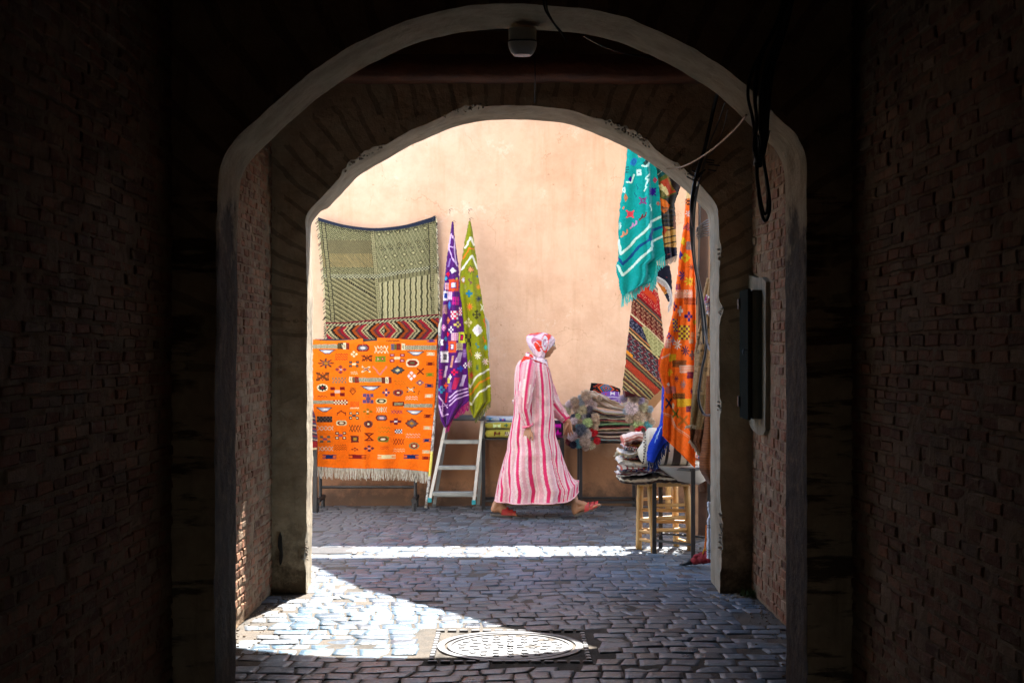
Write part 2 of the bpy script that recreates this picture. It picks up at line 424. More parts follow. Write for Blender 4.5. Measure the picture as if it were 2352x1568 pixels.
# street side wall above and beside the farther arch is the same building: its street face
def shade_stain(nt,tc,c):  # wall base: damp stain, with the shading there painted in too
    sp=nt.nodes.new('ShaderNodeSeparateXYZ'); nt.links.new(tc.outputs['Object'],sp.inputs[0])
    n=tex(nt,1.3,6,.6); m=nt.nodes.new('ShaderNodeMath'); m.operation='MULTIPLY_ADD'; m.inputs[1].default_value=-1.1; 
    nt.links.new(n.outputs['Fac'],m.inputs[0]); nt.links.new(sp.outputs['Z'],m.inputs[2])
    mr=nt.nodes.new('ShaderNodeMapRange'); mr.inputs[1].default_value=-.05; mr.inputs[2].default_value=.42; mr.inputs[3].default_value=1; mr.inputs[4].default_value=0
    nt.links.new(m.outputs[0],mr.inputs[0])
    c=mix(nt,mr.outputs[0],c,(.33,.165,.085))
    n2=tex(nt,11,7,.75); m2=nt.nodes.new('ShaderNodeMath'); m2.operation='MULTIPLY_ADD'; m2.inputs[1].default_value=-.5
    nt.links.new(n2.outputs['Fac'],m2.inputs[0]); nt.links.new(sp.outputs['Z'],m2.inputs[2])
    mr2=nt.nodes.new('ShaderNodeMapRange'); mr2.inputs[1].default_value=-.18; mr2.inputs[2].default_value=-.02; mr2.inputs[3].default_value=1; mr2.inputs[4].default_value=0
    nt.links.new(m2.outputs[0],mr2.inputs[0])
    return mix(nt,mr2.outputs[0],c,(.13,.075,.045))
def terracotta(name,k=1,stain=None):
    m,nt,b=new_mat(name); b.inputs['Roughness'].default_value=.88; b.inputs['Specular IOR Level'].default_value=.25
    n1=tex(nt,.9,7,.6); r1=ramp(nt,n1.outputs['Fac'],[(.36,(.76*k,.49*k,.33*k)),(.5,(.79*k,.53*k,.365*k)),(.64,(.73*k,.46*k,.305*k))])
    c=r1.outputs['Color']
    n2=tex(nt,4.5,9,.7); r2=ramp(nt,n2.outputs['Fac'],[(.42,(1,1,1)),(.66,(.86,.80,.76))]); c=mix(nt,.8,c,r2.outputs['Color'],'MULTIPLY')
    n3=tex(nt,17,4,.5,kind='ShaderNodeTexNoise'); r3=ramp(nt,n3.outputs['Fac'],[(.70,(1,1,1)),(.76,(.66,.5,.42))]); c=mix(nt,.7,c,r3.outputs['Color'],'MULTIPLY')
    tc=nt.nodes.new('ShaderNodeTexCoord')
    mp=nt.nodes.new('ShaderNodeMapping'); mp.inputs['Scale'].default_value=(7,7,.7); nt.links.new(tc.outputs['Object'],mp.inputs['Vector'])
    n4=tex(nt,1.2,7,.7,mp.outputs['Vector']); r4=ramp(nt,n4.outputs['Fac'],[(.52,(1,1,1)),(.70,(.90,.85,.80))]); c=mix(nt,.8,c,r4.outputs['Color'],'MULTIPLY')
    # hairline cracks
    wv=tex(nt,2.2,5,.6); vm=nt.nodes.new('ShaderNodeVectorMath'); vm.operation='MULTIPLY_ADD'; nt.links.new(wv.outputs['Color'],vm.inputs[0]); vm.inputs[1].default_value=(.7,.7,.7); nt.links.new(tc.outputs['Object'],vm.inputs[2])
    vo=nt.nodes.new('ShaderNodeTexVoronoi'); vo.feature='DISTANCE_TO_EDGE'; vo.inputs['Scale'].default_value=.8; nt.links.new(vm.outputs[0],vo.inputs['Vector'])
    rc=ramp(nt,vo.outputs['Distance'],[(.0,(.74,.64,.57)),(.004,(1,1,1))]); gt=ramp(nt,tex(nt,1.4,3).outputs['Fac'],[(.48,0),(.56,.8)])
    c=mix(nt,gt.outputs['Color'],c,mix(nt,1,c,rc.outputs['Color'],'MULTIPLY'))
    # pale repair smears
    r5=ramp(nt,tex(nt,2.7,8,.75).outputs['Fac'],[(.60,0),(.66,.45)]); c=mix(nt,r5.outputs['Color'],c,(.86,.70,.54))
    if stain: c=stain(nt,tc,c)
    nt.links.new(c,b.inputs['Base Color'])
    g=tex(nt,3,5,.6); g2=tex(nt,35,7,.7); p=bump(nt,b,g.outputs['Fac'],.35,.06); bump(nt,b,g2.outputs['Fac'],.35,.006,p)
    return m
M_terra=terracotta('terracotta render',1,shade_stain); M_terra2=simple('pale limewash',(.66,.64,.60),(.58,.55,.50),3,.9,30,.3,.005)
YW=13.26
mb=MB(); nx,nz=220,60; P=[]
for j in range(nz+1):
    for i in range(nx+1):
        x=-9+18*i/nx; z=-.05+3.67*j/nz; P.append((x,YW+.02*sn(x*.8,z*.9)+.006*sn(x*4,z*4)-(.03*max(0,1-z/.16) if z<.16 else 0),z))
fs=[(j*(nx+1)+i,j*(nx+1)+i+1,(j+1)*(nx+1)+i+1,(j+1)*(nx+1)+i) for j in range(nz) for i in range(nx)]
mb.add(P,fs); mb.box(-9,9,YW+.05,YW+.4,-.05,3.615)
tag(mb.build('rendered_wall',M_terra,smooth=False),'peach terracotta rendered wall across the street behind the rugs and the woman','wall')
bpy.data.objects['rendered_wall'].data.polygons.foreach_set('use_smooth',[True]*len(bpy.data.objects['rendered_wall'].data.polygons))
# sunlit street face of the building the passage runs through
mb=MB()
for (x0,x1,z0,z1) in ((-9,-1.9,0,3.32),(1.9,9,0,3.32),(-9,9,3.32,4.6)): mb.box(x0,x1,8.87,9.0,z0,z1)
tag(mb.build('passage_building_wall',M_terra2),'pale limewashed street wall above and beside the passage mouth','wall')
# ceilings and dark end of the passage
M_ceil=simple('ceiling boards',(.07,.035,.022),(.03,.018,.012),6,.85,20,.5,.01)
mb=MB(); mb.box(-1.9,1.9,-6,5.56,3.405,3.6); mb.box(-7,7,6.01,8.35,3.305,3.5); mb.box(-7,7,-6.3,8.86,3.65,3.9)
mb.box(-7,-1.95,-6.3,8.2,0,3.64); mb.box(1.95,7,-6.3,8.2,0,3.64)
tag(mb.build('passage_ceiling',M_ceil),kind='structure')
M_dark=simple('sooty plaster',(.2,.15,.11),(.12,.09,.07),4,.95,30,.5,.01)
mb=MB(); mb.box(-1.9,-1.345,-6,2.39,0,3.4); tag(mb.build('side_wall',M_dark),'sooty plaster side wall of the passage beside the camera, left','wall')
mb=MB(); mb.box(1.345,1.9,-6,2.39,0,3.4); tag(mb.build('side_wall',M_dark),'sooty plaster side wall of the passage beside the camera, right','wall')
mb=MB(); mb.box(-1.9,-.32,-6.3,-6,0,3.6); mb.box(.32,1.9,-6.3,-6,0,3.6); mb.box(-.32,.32,-6.3,-6,2.0,3.6); tag(mb.build('end_wall',M_dark),'end wall of the dark passage behind the camera, with an added light gap','wall')  # unseen gap added behind the camera to brighten the near faces
# wooden beams in front of the farther arch
M_beam=simple('red brown beam',(.19,.06,.022),(.085,.028,.012),5,.8,25,.7,.012)
def beam(y0,y1,z0,z1,label,seed):
    mb=MB(); n=70; vs=[];fs=[]
    for i in range(n+1):
        x=-1.44+2.88*i/n
        a=.012*sn(x*2,seed); b=.006*sn(x*9,seed)
        k=.02
        for y,z in ((y0,z0+k),(y0+k,z0),(y1-k,z0),(y1,z0+k),(y1,z1),(y0,z1)): vs.append((x,y+b,z+(a+b if z<z1 else 0)))
    for i in range(n):
        for k in range(6): fs.append((i*6+k,(i+1)*6+k,(i+1)*6+(k+1)%6,i*6+(k+1)%6))
    mb.add(vs,fs); return tag(mb.build('ceiling_beam',M_beam,smooth=True),label,'beam','wooden ceiling beams between the arches')
beam(8.14,8.34,2.985,3.12,'rough red-brown timber beam right against the farther arch',1)
beam(7.35,7.5,3.12,3.30,'dark timber beam under the ceiling midway between the arches',2)
beam(6.7,6.85,3.14,3.30,'dark timber beam under the ceiling just behind the nearer arch',3)

# ---------- unseen canvas added overhead: its edge draws the diagonal shade in the passage mouth
M_canvas=simple('tan canvas',(.30,.24,.17),(.25,.2,.15),3,.9,80,.3,.003)
k=3.9; off=(.187*k,.788*k)
sh=[(-1.5,9.81),(-1.31,9.43),(-.905,8.54),(-.52,8.00),(-.18,7.52),(.06,7.22),(.50,6.72),(.92,6.25)]
top_=[(x+off[0],y+off[1]) for x,y in sh]
poly=top_+[(3.0,9.15),(3.0,13.1),(1.95,13.05)]
mb=MB(); 
cxy=(1.9,11.4); vs=[(cxy[0],cxy[1],k-.0)]; m=len(poly); fs=[]
for x,y in poly: vs.append((x,y,k))
for i in range(m): fs.append((0,1+i,1+(i+1)%m))
mb.add(vs,fs); aw=mb.build('shade_canvas',M_canvas); s=aw.modifiers.new('t','SOLIDIFY'); s.thickness=.006
tag(aw,'unseen canvas sheet high over the street on the right, shaped to cast the shade','shade sheet')
mb=MB()
for (x,y),(a,b_,c_) in ((poly[0],(-.9,13.3,3.6)),(poly[7],(1.5,9.0,4.3)),(poly[8],(3.2,9.0,4.4)),(poly[9],(3.1,13.3,3.6)),(poly[4],(.3,9.0,4.35)),(poly[10],(2.0,13.3,3.6))):
    mb=MB(); mb.tube([(x,y,k),(a,b_,c_)],.006,6); mb.build('rope',M_canvas,aw)
# ---------- ground
def ground_mat():
    m,nt,b=new_mat('dirt'); b.inputs['Roughness'].default_value=.95; b.inputs['Specular IOR Level'].default_value=.15
    n=tex(nt,5,8,.7); r=ramp(nt,n.outputs['Fac'],[(.35,(.15,.125,.10)),(.55,(.10,.09,.078)),(.7,(.06,.056,.05))])
    n2=tex(nt,120,5,.7); r2=ramp(nt,n2.outputs['Fac'],[(.4,(1,1,1)),(.65,(.55,.52,.5))])
    nt.links.new(mix(nt,.9,r.outputs['Color'],r2.outputs['Color'],'MULTIPLY'),b.inputs['Base Color'])
    g=tex(nt,150,6,.7); bump(nt,b,g.outputs['Fac'],.8,.006); return m
M_dirt=ground_mat()
def sett_mat():
    m,nt,b=new_mat('setts'); 
    b.inputs['Specular IOR Level'].default_value=.32
    at=nt.nodes.new('ShaderNodeAttribute'); at.attribute_name='dye'
    n=tex(nt,70,6,.7); r=ramp(nt,n.outputs['Fac'],[(.36,(1.1,1.1,1.12)),(.66,(.6,.6,.62))])
    c=mix(nt,1,at.outputs['Color'],r.outputs['Color'],'MULTIPLY')
    n2=tex(nt,3.2,8,.7)
    tc=nt.nodes.new('ShaderNodeTexCoord'); sp=nt.nodes.new('ShaderNodeSeparateXYZ'); nt.links.new(tc.outputs['Object'],sp.inputs[0])
    # dust gathers along the passage walls and by the far wall
    ab=nt.nodes.new('ShaderNodeMath'); ab.operation='ABSOLUTE'; nt.links.new(sp.outputs['X'],ab.inputs[0])
    mr=nt.nodes.new('ShaderNodeMapRange'); mr.inputs[1].default_value=.55; mr.inputs[2].default_value=1.45; mr.inputs[3].default_value=-.16; mr.inputs[4].default_value=.20
    nt.links.new(ab.outputs[0],mr.inputs[0])
    ad=nt.nodes.new('ShaderNodeMath'); ad.operation='ADD'; nt.links.new(n2.outputs['Fac'],ad.inputs[0]); nt.links.new(mr.outputs[0],ad.inputs[1])
    mw=nt.nodes.new('ShaderNodeMapRange'); mw.inputs[1].default_value=10.6; mw.inputs[2].default_value=13.0; mw.inputs[3].default_value=0; mw.inputs[4].default_value=.14
    nt.links.new(sp.outputs['Y'],mw.inputs[0])
    ad2=nt.nodes.new('ShaderNodeMath'); ad2.operation='ADD'; nt.links.new(ad.outputs[0],ad2.inputs[0]); nt.links.new(mw.outputs[0],ad2.inputs[1])
    r2=ramp(nt,ad2.outputs[0],[(.52,0),(.72,.85)])
    c=mix(nt,r2.outputs['Color'],c,(.125,.118,.112))
    nt.links.new(c,b.inputs['Base Color'])
    rr=ramp(nt,n2.outputs['Fac'],[(.35,.26),(.65,.46)]); 
    mm=mix(nt,r2.outputs['Color'],rr.outputs['Color'],(.85,.85,.85)); nt.links.new(mm,b.inputs['Roughness'])
    g=tex(nt,55,7,.75); g2=tex(nt,16,4,.6); p=bump(nt,b,g2.outputs['Fac'],.5,.012); bump(nt,b,g.outputs['Fac'],.5,.005,p)
    return m
M_sett=sett_mat()
mb=MB(); nx,ny=180,200; P=[]
x0,x1,y0,y1=-6,6,2,13.4
for j in range(ny+1):
    for i in range(nx+1):
        x=x0+(x1-x0)*i/nx; y=y0+(y1-y0)*j/ny
        P.append((x,y,-.0048+.0035*sn(x*3,y*3)+.004*sn(x*11,y*11)))
mb.add(P,[(j*(nx+1)+i,j*(nx+1)+i+1,(j+1)*(nx+1)+i+1,(j+1)*(nx+1)+i) for j in range(ny) for i in range(nx)])
mb.add([(-80,-60,-.05),(80,-60,-.05),(80,100,-.05),(-80,100,-.05)],[(0,1,2,3)])
tag(mb.build('ground',M_dirt,smooth=True),kind='structure')
MHX,MHY,MHR=.0,6.86,.345
MHX=(1172-CX)/F*6.86
def warp(x,y):
    # courses bend and fan a little
    return (x+.10*math.sin(y*1.1+.4)+.07*sn(x*.9,y*.7,1), y+.12*math.sin(x*1.3+.8)-.05*x*(1 if x<0 else -.6)+.08*sn(x*.8,y*.9,7))
mb=MB(); r=random.Random(11); K=6
y=3.2; row=0
PIT=.118
while y<13.5:
    ph=r.uniform(0,.15); x=-6.2+ph if y>8.3 else -1.75+ph; xe=6.2 if y>8.3 else 1.75
    hrow=PIT*r.uniform(.85,1.2)
    while x<xe:
        wd=.122*r.uniform(.62,1.4)
        g=.0022
        cs=[(x+g,y+g),(x+wd-g,y+g),(x+wd-g,y+hrow-g),(x+g,y+hrow-g)]
        def J(p):
            q=(p[0],p[1]); a=(sn(q[0]*31,q[1]*31,2)*.034,sn(q[0]*31,q[1]*31,9)*.034)
            return warp(q[0]+a[0],q[1]+a[1])
        cs=[J(c) for c in cs]
        mx=sum(c[0] for c in cs)/4; my=sum(c[1] for c in cs)/4
        ok=(abs(mx)<1.40 if my<8.4 else True) and my<13.25 and r.random()>.012
        if 8.3<my<8.95 and abs(mx)>1.25: ok=False
        if abs(mx-MHX)<MHR+.10 and abs(my-MHY)<MHR+.10: ok=False
        if 10.05<my<10.38 and -1.6<mx<-1.12: ok=False
        if my>8.9 and my<9.02 and abs(mx)>1.5: ok=False
        if abs(mx)>1.12 and my<8.4 and r.random()<.35*(abs(mx)-1.05)/.3: ok=False
        if ok:
            dz=r.uniform(-.0025,.0025)+.005*sn(mx*2,my*2); tx,ty=r.uniform(-.022,.022),r.uniform(-.022,.022)
            k=r.random(); s=r.uniform(.6,1.35)
            cc=(.066*s,.117*s,.165*s) if k<.6 else (.082*s,.128*s,.168*s) if k<.85 else (.055*s,.080*s,.108*s)
            if my>9.2: q_=min(1,(my-9.2)/3.2); cc=(cc[0]*(1+.7*q_),cc[1]*(1+.12*q_),cc[2]*(1-.12*q_))
            vs=[];fs=[]
            for j in range(K):
                for i in range(K):
                    u=i/(K-1);v=j/(K-1)
                    # pull the rings in towards the rim
                    uu=[0,.035,.2,.8,.965,1][i]; vv=[0,.035,.2,.8,.965,1][j]
                    px=(cs[0][0]*(1-uu)+cs[1][0]*uu)*(1-vv)+(cs[3][0]*(1-uu)+cs[2][0]*uu)*vv
                    py=(cs[0][1]*(1-uu)+cs[1][1]*uu)*(1-vv)+(cs[3][1]*(1-uu)+cs[2][1]*uu)*vv
                    rim=min(uu,1-uu,vv,1-vv)
                    z=dz+(px-mx)*tx+(py-my)*ty+(-.0095 if rim==0 else -.0012 if rim<.1 else .0018*sn(px*40,py*40))
                    if rim<.03 and (i in(0,5)) and (j in(0,5)): 
                        px+=(mx-px)*.09; py+=(my-py)*.09
                    vs.append((px+.003*sn(px*60,py*60,3),py+.003*sn(px*60,py*60,4),z))
            for j in range(K-1):
                for i in range(K-1): a=j*K+i; fs.append((a,a+1,a+K+1,a+K))
            mb.add(vs,fs,cc)
        x+=wd
    y+=hrow; row+=1
tag(mb.build('street_paving',M_sett,smooth=True,colors=True),kind='structure')
# ---------- manhole
M_iron=simple('worn cast iron',(.085,.085,.09),(.045,.044,.043),12,.5,40,.5,.003)
M_conc=simple('gritty concrete',(.13,.115,.10),(.08,.07,.062),20,.9,80,.8,.006)
mh=empty('manhole_cover',(MHX,MHY,0),0,'round cast-iron manhole cover with raised pattern, half in sun on the passage floor','manhole cover')
mb=MB(); n=64
def ring(mb,r0,r1,z0,z1,n=64,seg=1):
    vs=[];fs=[]
    for i in range(n):
        a=2*math.pi*i/n; c,s=math.cos(a),math.sin(a)
        for rr,zz in ((r0,z0),(r0,z1),(r1,z1),(r1,z0)): vs.append((c*rr,s*rr,zz))
    for i in range(n):
        for k in range(4): fs.append((i*4+k,((i+1)%n)*4+k,((i+1)%n)*4+(k+1)%4,i*4+(k+1)%4))
    mb.add(vs,fs)
ring(mb,.318,.352,-.02,.002)
# square frame with studs
q=.425
for a0,a1,b0,b1 in () and ((-q,q,-q,-q+.03),(-q,q,q-.03,q),(-q,-q+.03,-q+.031,q-.031),(q-.03,q,-q+.031,q-.031)): mb.box(a0,a1,b0,b1,-.02,.0035,bev=.003)
for i in range(13):
    t=-q+.07+i*(2*q-.14)/12
    for sx,sy in ((t,-q+.062),(t,q-.062)):
        if abs(sx)<q-.05: mb.box(sx-.022,sx+.022,sy-.012,sy+.012,-.02,.006,bev=.003)
for i in range(13):
    t=-q+.07+i*(2*q-.14)/12
    for sx,sy in ((-q+.062,t),(q-.062,t)):
        if abs(sy)<q-.09: mb.box(sx-.012,sx+.012,sy-.022,sy+.022,-.02,.006,bev=.003)
mb.build('frame',M_iron,mh)
mb=MB(); 
vs=[(0,0,-.004)]+[(math.cos(2*math.pi*i/64)*.30,math.sin(2*math.pi*i/64)*.30,-.004) for i in range(64)]
mb.add(vs,[(0,1+i,1+(i+1)%64) for i in range(64)])
ring(mb,.285,.303,-.02,.001)
r=random.Random(3)
# raised star and lozenge pattern
for ringr,cnt,sz in ((.055,6,.022),(.115,10,.026),(.175,16,.026),(.235,22,.025)):
    for i in range(cnt):
        a=2*math.pi*(i+(.5 if cnt%4 else 0))/cnt; x,y=math.cos(a)*ringr,math.sin(a)*ringr
        R=Matrix.Rotation(a+(.78 if i%2 else 0),3,'Z')
        pts=[(sz*.95,0),(sz*.28,sz*.28),(0,sz*.75),(-sz*.28,sz*.28),(-sz*.95,0),(-sz*.28,-sz*.28),(0,-sz*.75),(sz*.28,-sz*.28)]
        lo=[R@Vector((p[0],p[1],-.004))+Vector((x,y,0)) for p in pts]; hi=[R@Vector((p[0]*.75,p[1]*.75,.0005))+Vector((x,y,0)) for p in pts]
        mb.add(lo+hi,[(k,(k+1)%8,8+(k+1)%8,8+k) for k in range(8)]+[tuple(range(8,16))])
mb.ball((0,0,0),(.018,.018,.006),10,6)
mb.build('lid',M_iron,mh)
mb=MB(); qq=.50; R_=28
vs=[];fs=[]
for j in range(R_+1):
    for i in range(R_+1):
        x=-qq+2*qq*i/R_; y=-qq+2*qq*j/R_; vs.append((x+.012*sn(x*20,y*20),y+.012*sn(x*20,y*20,5),-.009+.003*sn(x*30,y*30)-(.02 if i in(0,R_) or j in (0,R_) else 0)))
for j in range(R_):
    for i in range(R_): a=j*(R_+1)+i; fs.append((a,a+1,a+R_+2,a+R_+1))
mb.add(vs,fs); mb.build('concrete_bed',M_conc,mh,smooth=True)
# slotted drain grate and little round valve cap out in the street
gx,gy=-1.37,10.2
gr=empty('drain_grate',(gx,gy,0),0,'slotted drain grate in the sunlit strip near the left pier','drain')
mb=MB()
for i in range(7): mb.box(-.24,.24,-.15+i*.045,-.15+i*.045+.022,-.012,.002,bev=.002)
mb.box(-.27,-.2405,-.17,.17,-.012,.003); mb.box(.2405,.27,-.17,.17,-.012,.003); mb.build('grate_bars',M_iron,gr)
mb=MB(); mb.box(-.238,.238,-.16,.16,-.05,.0003); mb.build('pit',simple('pit shade',(.012,.010,.008),None,20,.95,spec=0),gr)  # near-black block just below the bar tops, painting the shade in the slots
vc=empty('valve_cap',((1005-CX)/F*11.25,11.25,0),0,'small round valve cap sunk in the street paving near the woman','cap')
mb=MB(); ring(mb,.05,.062,-.02,.012,32); mb.build('rim',M_iron,vc)
mb=MB(); mb.add([(math.cos(i*.3927)*.05,math.sin(i*.3927)*.05,.006) for i in range(16)],[tuple(range(16))]); mb.build('lid',M_conc,vc)
# ---------- woven cloth: dye painter (numpy) and cloth builder
def cloth_mat(name,wv=500,bstr=.5,rough=.9,dist=.002):
    m,nt,b=new_mat(name); b.inputs['Roughness'].default_value=rough; b.inputs['Specular IOR Level'].default_value=.15
    b.inputs['Sheen Weight'].default_value=.15
    at=nt.nodes.new('ShaderNodeAttribute'); at.attribute_name='dye'
    n=tex(nt,60,5,.7); r=ramp(nt,n.outputs['Fac'],[(.38,(1,1,1)),(.68,(.8,.8,.8))])
    nt.links.new(mix(nt,1,at.outputs['Color'],r.outputs['Color'],'MULTIPLY'),b.inputs['Base Color'])
    g=tex(nt,wv,4,.6); g2=tex(nt,30,4,.6); p=bump(nt,b,g2.outputs['Fac'],bstr*.5,.01); bump(nt,b,g.outputs['Fac'],bstr,dist,p); return m
M_cloth=cloth_mat('woven cloth'); M_shag=cloth_mat('shaggy pile',90,1,.95,.02)
CR={}
def crop(fx0,fy0,fx1,fy1,wpx):
    s=(fx1-fx0)/wpx*.91875
    return lambda x,y:(fx0*.91875+x*s,fy0*.91875+y*s),s
class Cv:
    def __init__(s,x0,y0,x1,y1,bg,res=1.25,cr=None):
        s.x0,s.y0,s.x1,s.y1=x0,y0,x1,y1; s.res=res
        s.w=int((x1-x0)*res)+1; s.h=int((y1-y0)*res)+1
        s.a=np.zeros((s.h,s.w,3)); s.a[:]=lin(bg,.85)
        s.X,s.Y=np.meshgrid(x0+np.arange(s.w)/res,y0+np.arange(s.h)/res)
        s.cr,s.s=cr if cr else ((lambda x,y:(x,y)),1.0)
    def put(s,mask,c,k=.85): s.a[mask]=lin(c,k) if max(c)>1 else c
    def stamp(s,cx,cy,w,h,fn,pal,rot=0):
        vx,vy=s.cr(cx,cy); w=w*s.s/2; h=h*s.s/2
        dx=s.X-vx; dy=s.Y-vy
        if rot: c,sn_=math.cos(rot),math.sin(rot); dx,dy=dx*c+dy*sn_,-dx*sn_+dy*c
        u=dx/w; v=dy/h
        box=(abs(u)<=1)&(abs(v)<=1)
        idx=np.full(u.shape,-1); idx[box]=fn(u[box],v[box])
        for i,c in enumerate(pal): s.put(idx==i,c)
    def line(s,pts,c,t=1.5,dash=None):
        P=[s.cr(*p) for p in pts]; t=t*s.s/2
        for (ax,ay),(bx,by) in zip(P[:-1],P[1:]):
            L=math.hypot(bx-ax,by-ay)+1e-9
            q=np.clip(((s.X-ax)*(bx-ax)+(s.Y-ay)*(by-ay))/L**2,0,1)
            d=np.hypot(s.X-ax-q*(bx-ax),s.Y-ay-q*(by-ay)); s.put(d<=max(t,.36),c)
    def noise(s,amp,seed=0,sx=3,sy=1):
        r=np.random.default_rng(seed); n=r.random((s.h//sy+2,s.w//sx+2)); n=np.repeat(np.repeat(n,sy,0),sx,1)[:s.h,:s.w]
        s.a*= (1+amp*(n-.5))[...,None]
    def sample(s,vx,vy):
        i=np.clip(((vy-s.y0)*s.res).round().astype(int),0,s.h-1); j=np.clip(((vx-s.x0)*s.res).round().astype(int),0,s.w-1)
        return s.a[i,j]
W_=np.where
def f_dia(u,v): r=abs(u)+abs(v); return W_(r>1,-1,W_(r>.68,0,W_(r>.36,1,2)))
def f_eye(u,v): r=np.maximum(abs(v)*1.0,abs(u)*.75+abs(v)*.45); return W_(r>.95,-1,W_(r>.66,0,W_(r>.34,1,2)))
def f_star(u,v):
    a=np.arctan2(v,u); r=np.hypot(u,v); k=.62+.36*np.cos(a*8); return W_(r>k+.05,-1,W_(r>.62*k+.1,0,W_(r>.25,1,2)))
def f_starB(u,v):
    r=(np.maximum(abs(u),abs(v))<.62)|((abs(u)+abs(v))<1.0); d=abs(u)+abs(v)
    return W_(~r&(d>1.0),-1,W_(d>.75,0,W_(d>.34,1,2)))
def f_round(u,v):
    r=np.hypot(u,v); a=np.arctan2(v,u); return W_(r>1,-1,W_(r>.72+.12*np.cos(8*a),0,W_(r>.28,1,2)))
def f_xx(u,v):
    q=abs(((u+1)*1.0)%1.0-.5)*2; return W_(abs(abs(v)-abs(q*2-1))<.24,0,-1)
def f_x(u,v): return W_(abs(abs(u)-abs(v))<.3,0,-1)
def f_zig(n=4,t=.3,rows=1):
    def f(u,v):
        vv=((v+1)/2*rows)%1*2-1; q=abs(((u+1)/2*n)%1-.5)*4-1; return W_(abs(vv-q*.6)<t,0,-1)
    return f
def f_h(u,v):
    sq=(abs(u)>.36)&(abs(abs(v)-.62)<.36); inner=(abs(abs(u)-.68)<.17)&(abs(abs(v)-.62)<.17)
    ce=(abs(u)<.4)&(abs(v)<.3); return W_(inner,1,W_(sq,0,W_(ce,2,-1)))
def f_boat(u,v):
    e=(v+1)/2; w=1-.75*e; ins=(abs(u)<w); rim=(abs(u)>w-.14)|(e<.14)|(e>.84)
    return W_(~ins,-1,W_(rim,0,W_(abs(u)+abs(v)<.45,2,1)))
def f_chk(nx,ny):
    def f(u,v): return (((u+1)/2*nx).astype(int)+((v+1)/2*ny).astype(int))%2
    return f
def f_comb(u,v):
    core=abs(u)<.55; teeth=(abs(abs(v)-.8)<.2)|(abs(v)<.18); return W_(core|teeth,0,-1)
def f_zebra(u,v):
    q=np.sin(u*60+np.sin(v*9)*3)*.9; return W_(q>.1,1,0)
def f_cross(u,v):
    r=(abs(u)<.34)|(abs(v)<.34); c=(abs(u)<.3)&(abs(v)<.3); return W_(c,1,W_(r,0,-1))
def f_flower(u,v):
    r=np.zeros(u.shape,bool)
    for a,b in ((0,-.62),(0,.62),(-.62,0),(.62,0)): r|=(abs(u-a)+abs(v-b)<.42)
    c=abs(u)+abs(v)<.3; return W_(r,0,W_(c,1,-1))
def f_bow(u,v): return W_((abs(v)<.25+.7*abs(u))&(abs(u)<1),0,-1)
def f_sq(u,v):
    m=np.maximum(abs(u),abs(v)); t=(np.minimum(abs(u),abs(v))*8%2<1)
    return W_(m>.86,W_(t,0,-1),W_(m>.5,0,W_(m>.36,1,2)))
def f_s(u,v):
    return W_((abs(u-.5*np.sin(v*3.1))<.3),0,-1)
def f_grid(nx,ny):
    def f(u,v): a=((u+1)/2*nx)%1; b=((v+1)/2*ny)%1; return W_((a<.3)|(b<.3),0,1)
    return f
def f_para(fn,sh=.9):
    def f(u,v):
        uu=u+v*sh*.5; uu=uu/(1-sh*.5+.001); ok=abs(uu)<=1; q=fn(np.clip(uu,-.999,.999),v); return W_(ok,q,-1)
    return f
def f_rect(u,v): return np.zeros(u.shape,int)
def cloth(name,Lp,Rp,d,cv,mat=None,parent=None,fold=None,res=1.3,thick=.009,topcurve=None,botcurve=None,slope=None):
    """Lp,Rp: left/right outline in photo px (same number of rows), d: distance. top/bot sag curves in px."""
    Lp=np.array(Lp,float);Rp=np.array(Rp,float)
    if len(Lp)!=len(Rp):
        kk=max(len(Lp),len(Rp)); rs=lambda Q_:np.stack([np.interp(np.linspace(0,1,kk),np.linspace(0,1,len(Q_)),Q_[:,c]) for c in (0,1)],-1)
        Lp,Rp=rs(Lp),rs(Rp)
    hgt=max(np.ptp(Lp[:,1]),np.ptp(Rp[:,1])); wid=max(abs(Rp[:,0]-Lp[:,0]))
    m=int(hgt*res)+2; n=int(wid*res)+2
    tl=np.linspace(0,1,len(Lp)); s=np.linspace(0,1,m); t=np.linspace(0,1,n)
    def sm(P,k): 
        # smooth interpolation of the outline
        out=np.interp(s,tl,P[:,k]); 
        return out
    L=np.stack([sm(Lp,0),sm(Lp,1)],-1)[:,None,:]; R=np.stack([sm(Rp,0),sm(Rp,1)],-1)[:,None,:]
    P2=L*(1-t[None,:,None])+R*t[None,:,None]
    if topcurve: P2[:,:,1]+=((1-s)**2)[:,None]*np.array([topcurve(x) for x in t])[None,:]
    if botcurve: P2[:,:,1]+=(s**2)[:,None]*np.array([botcurve(x) for x in t])[None,:]
    C=cv.sample(P2[...,0],P2[...,1])
    ew=np.array([[(1-q)*sn(a*9,hgt*.1)+q*sn(a*9,hgt*.1,7) for q in (0,1)] for a in s*hgt/60])*1.6
    P2[:,:,0]+=ew[:,:1]*(1-t)[None,:]+ew[:,1:]*t[None,:]
    S,T=np.meshgrid(s,t,indexing='ij')
    D=fold(S,T) if fold else np.zeros(S.shape)
    dep=d+(slope(S,T) if slope else 0*S)
    P=np.stack([(P2[...,0]-CX)*dep/F,dep+D,HC+(HY-P2[...,1])*dep/F],-1)
    o=grid_obj(name,P,C,mat or M_cloth,parent,thick)
    return o,P
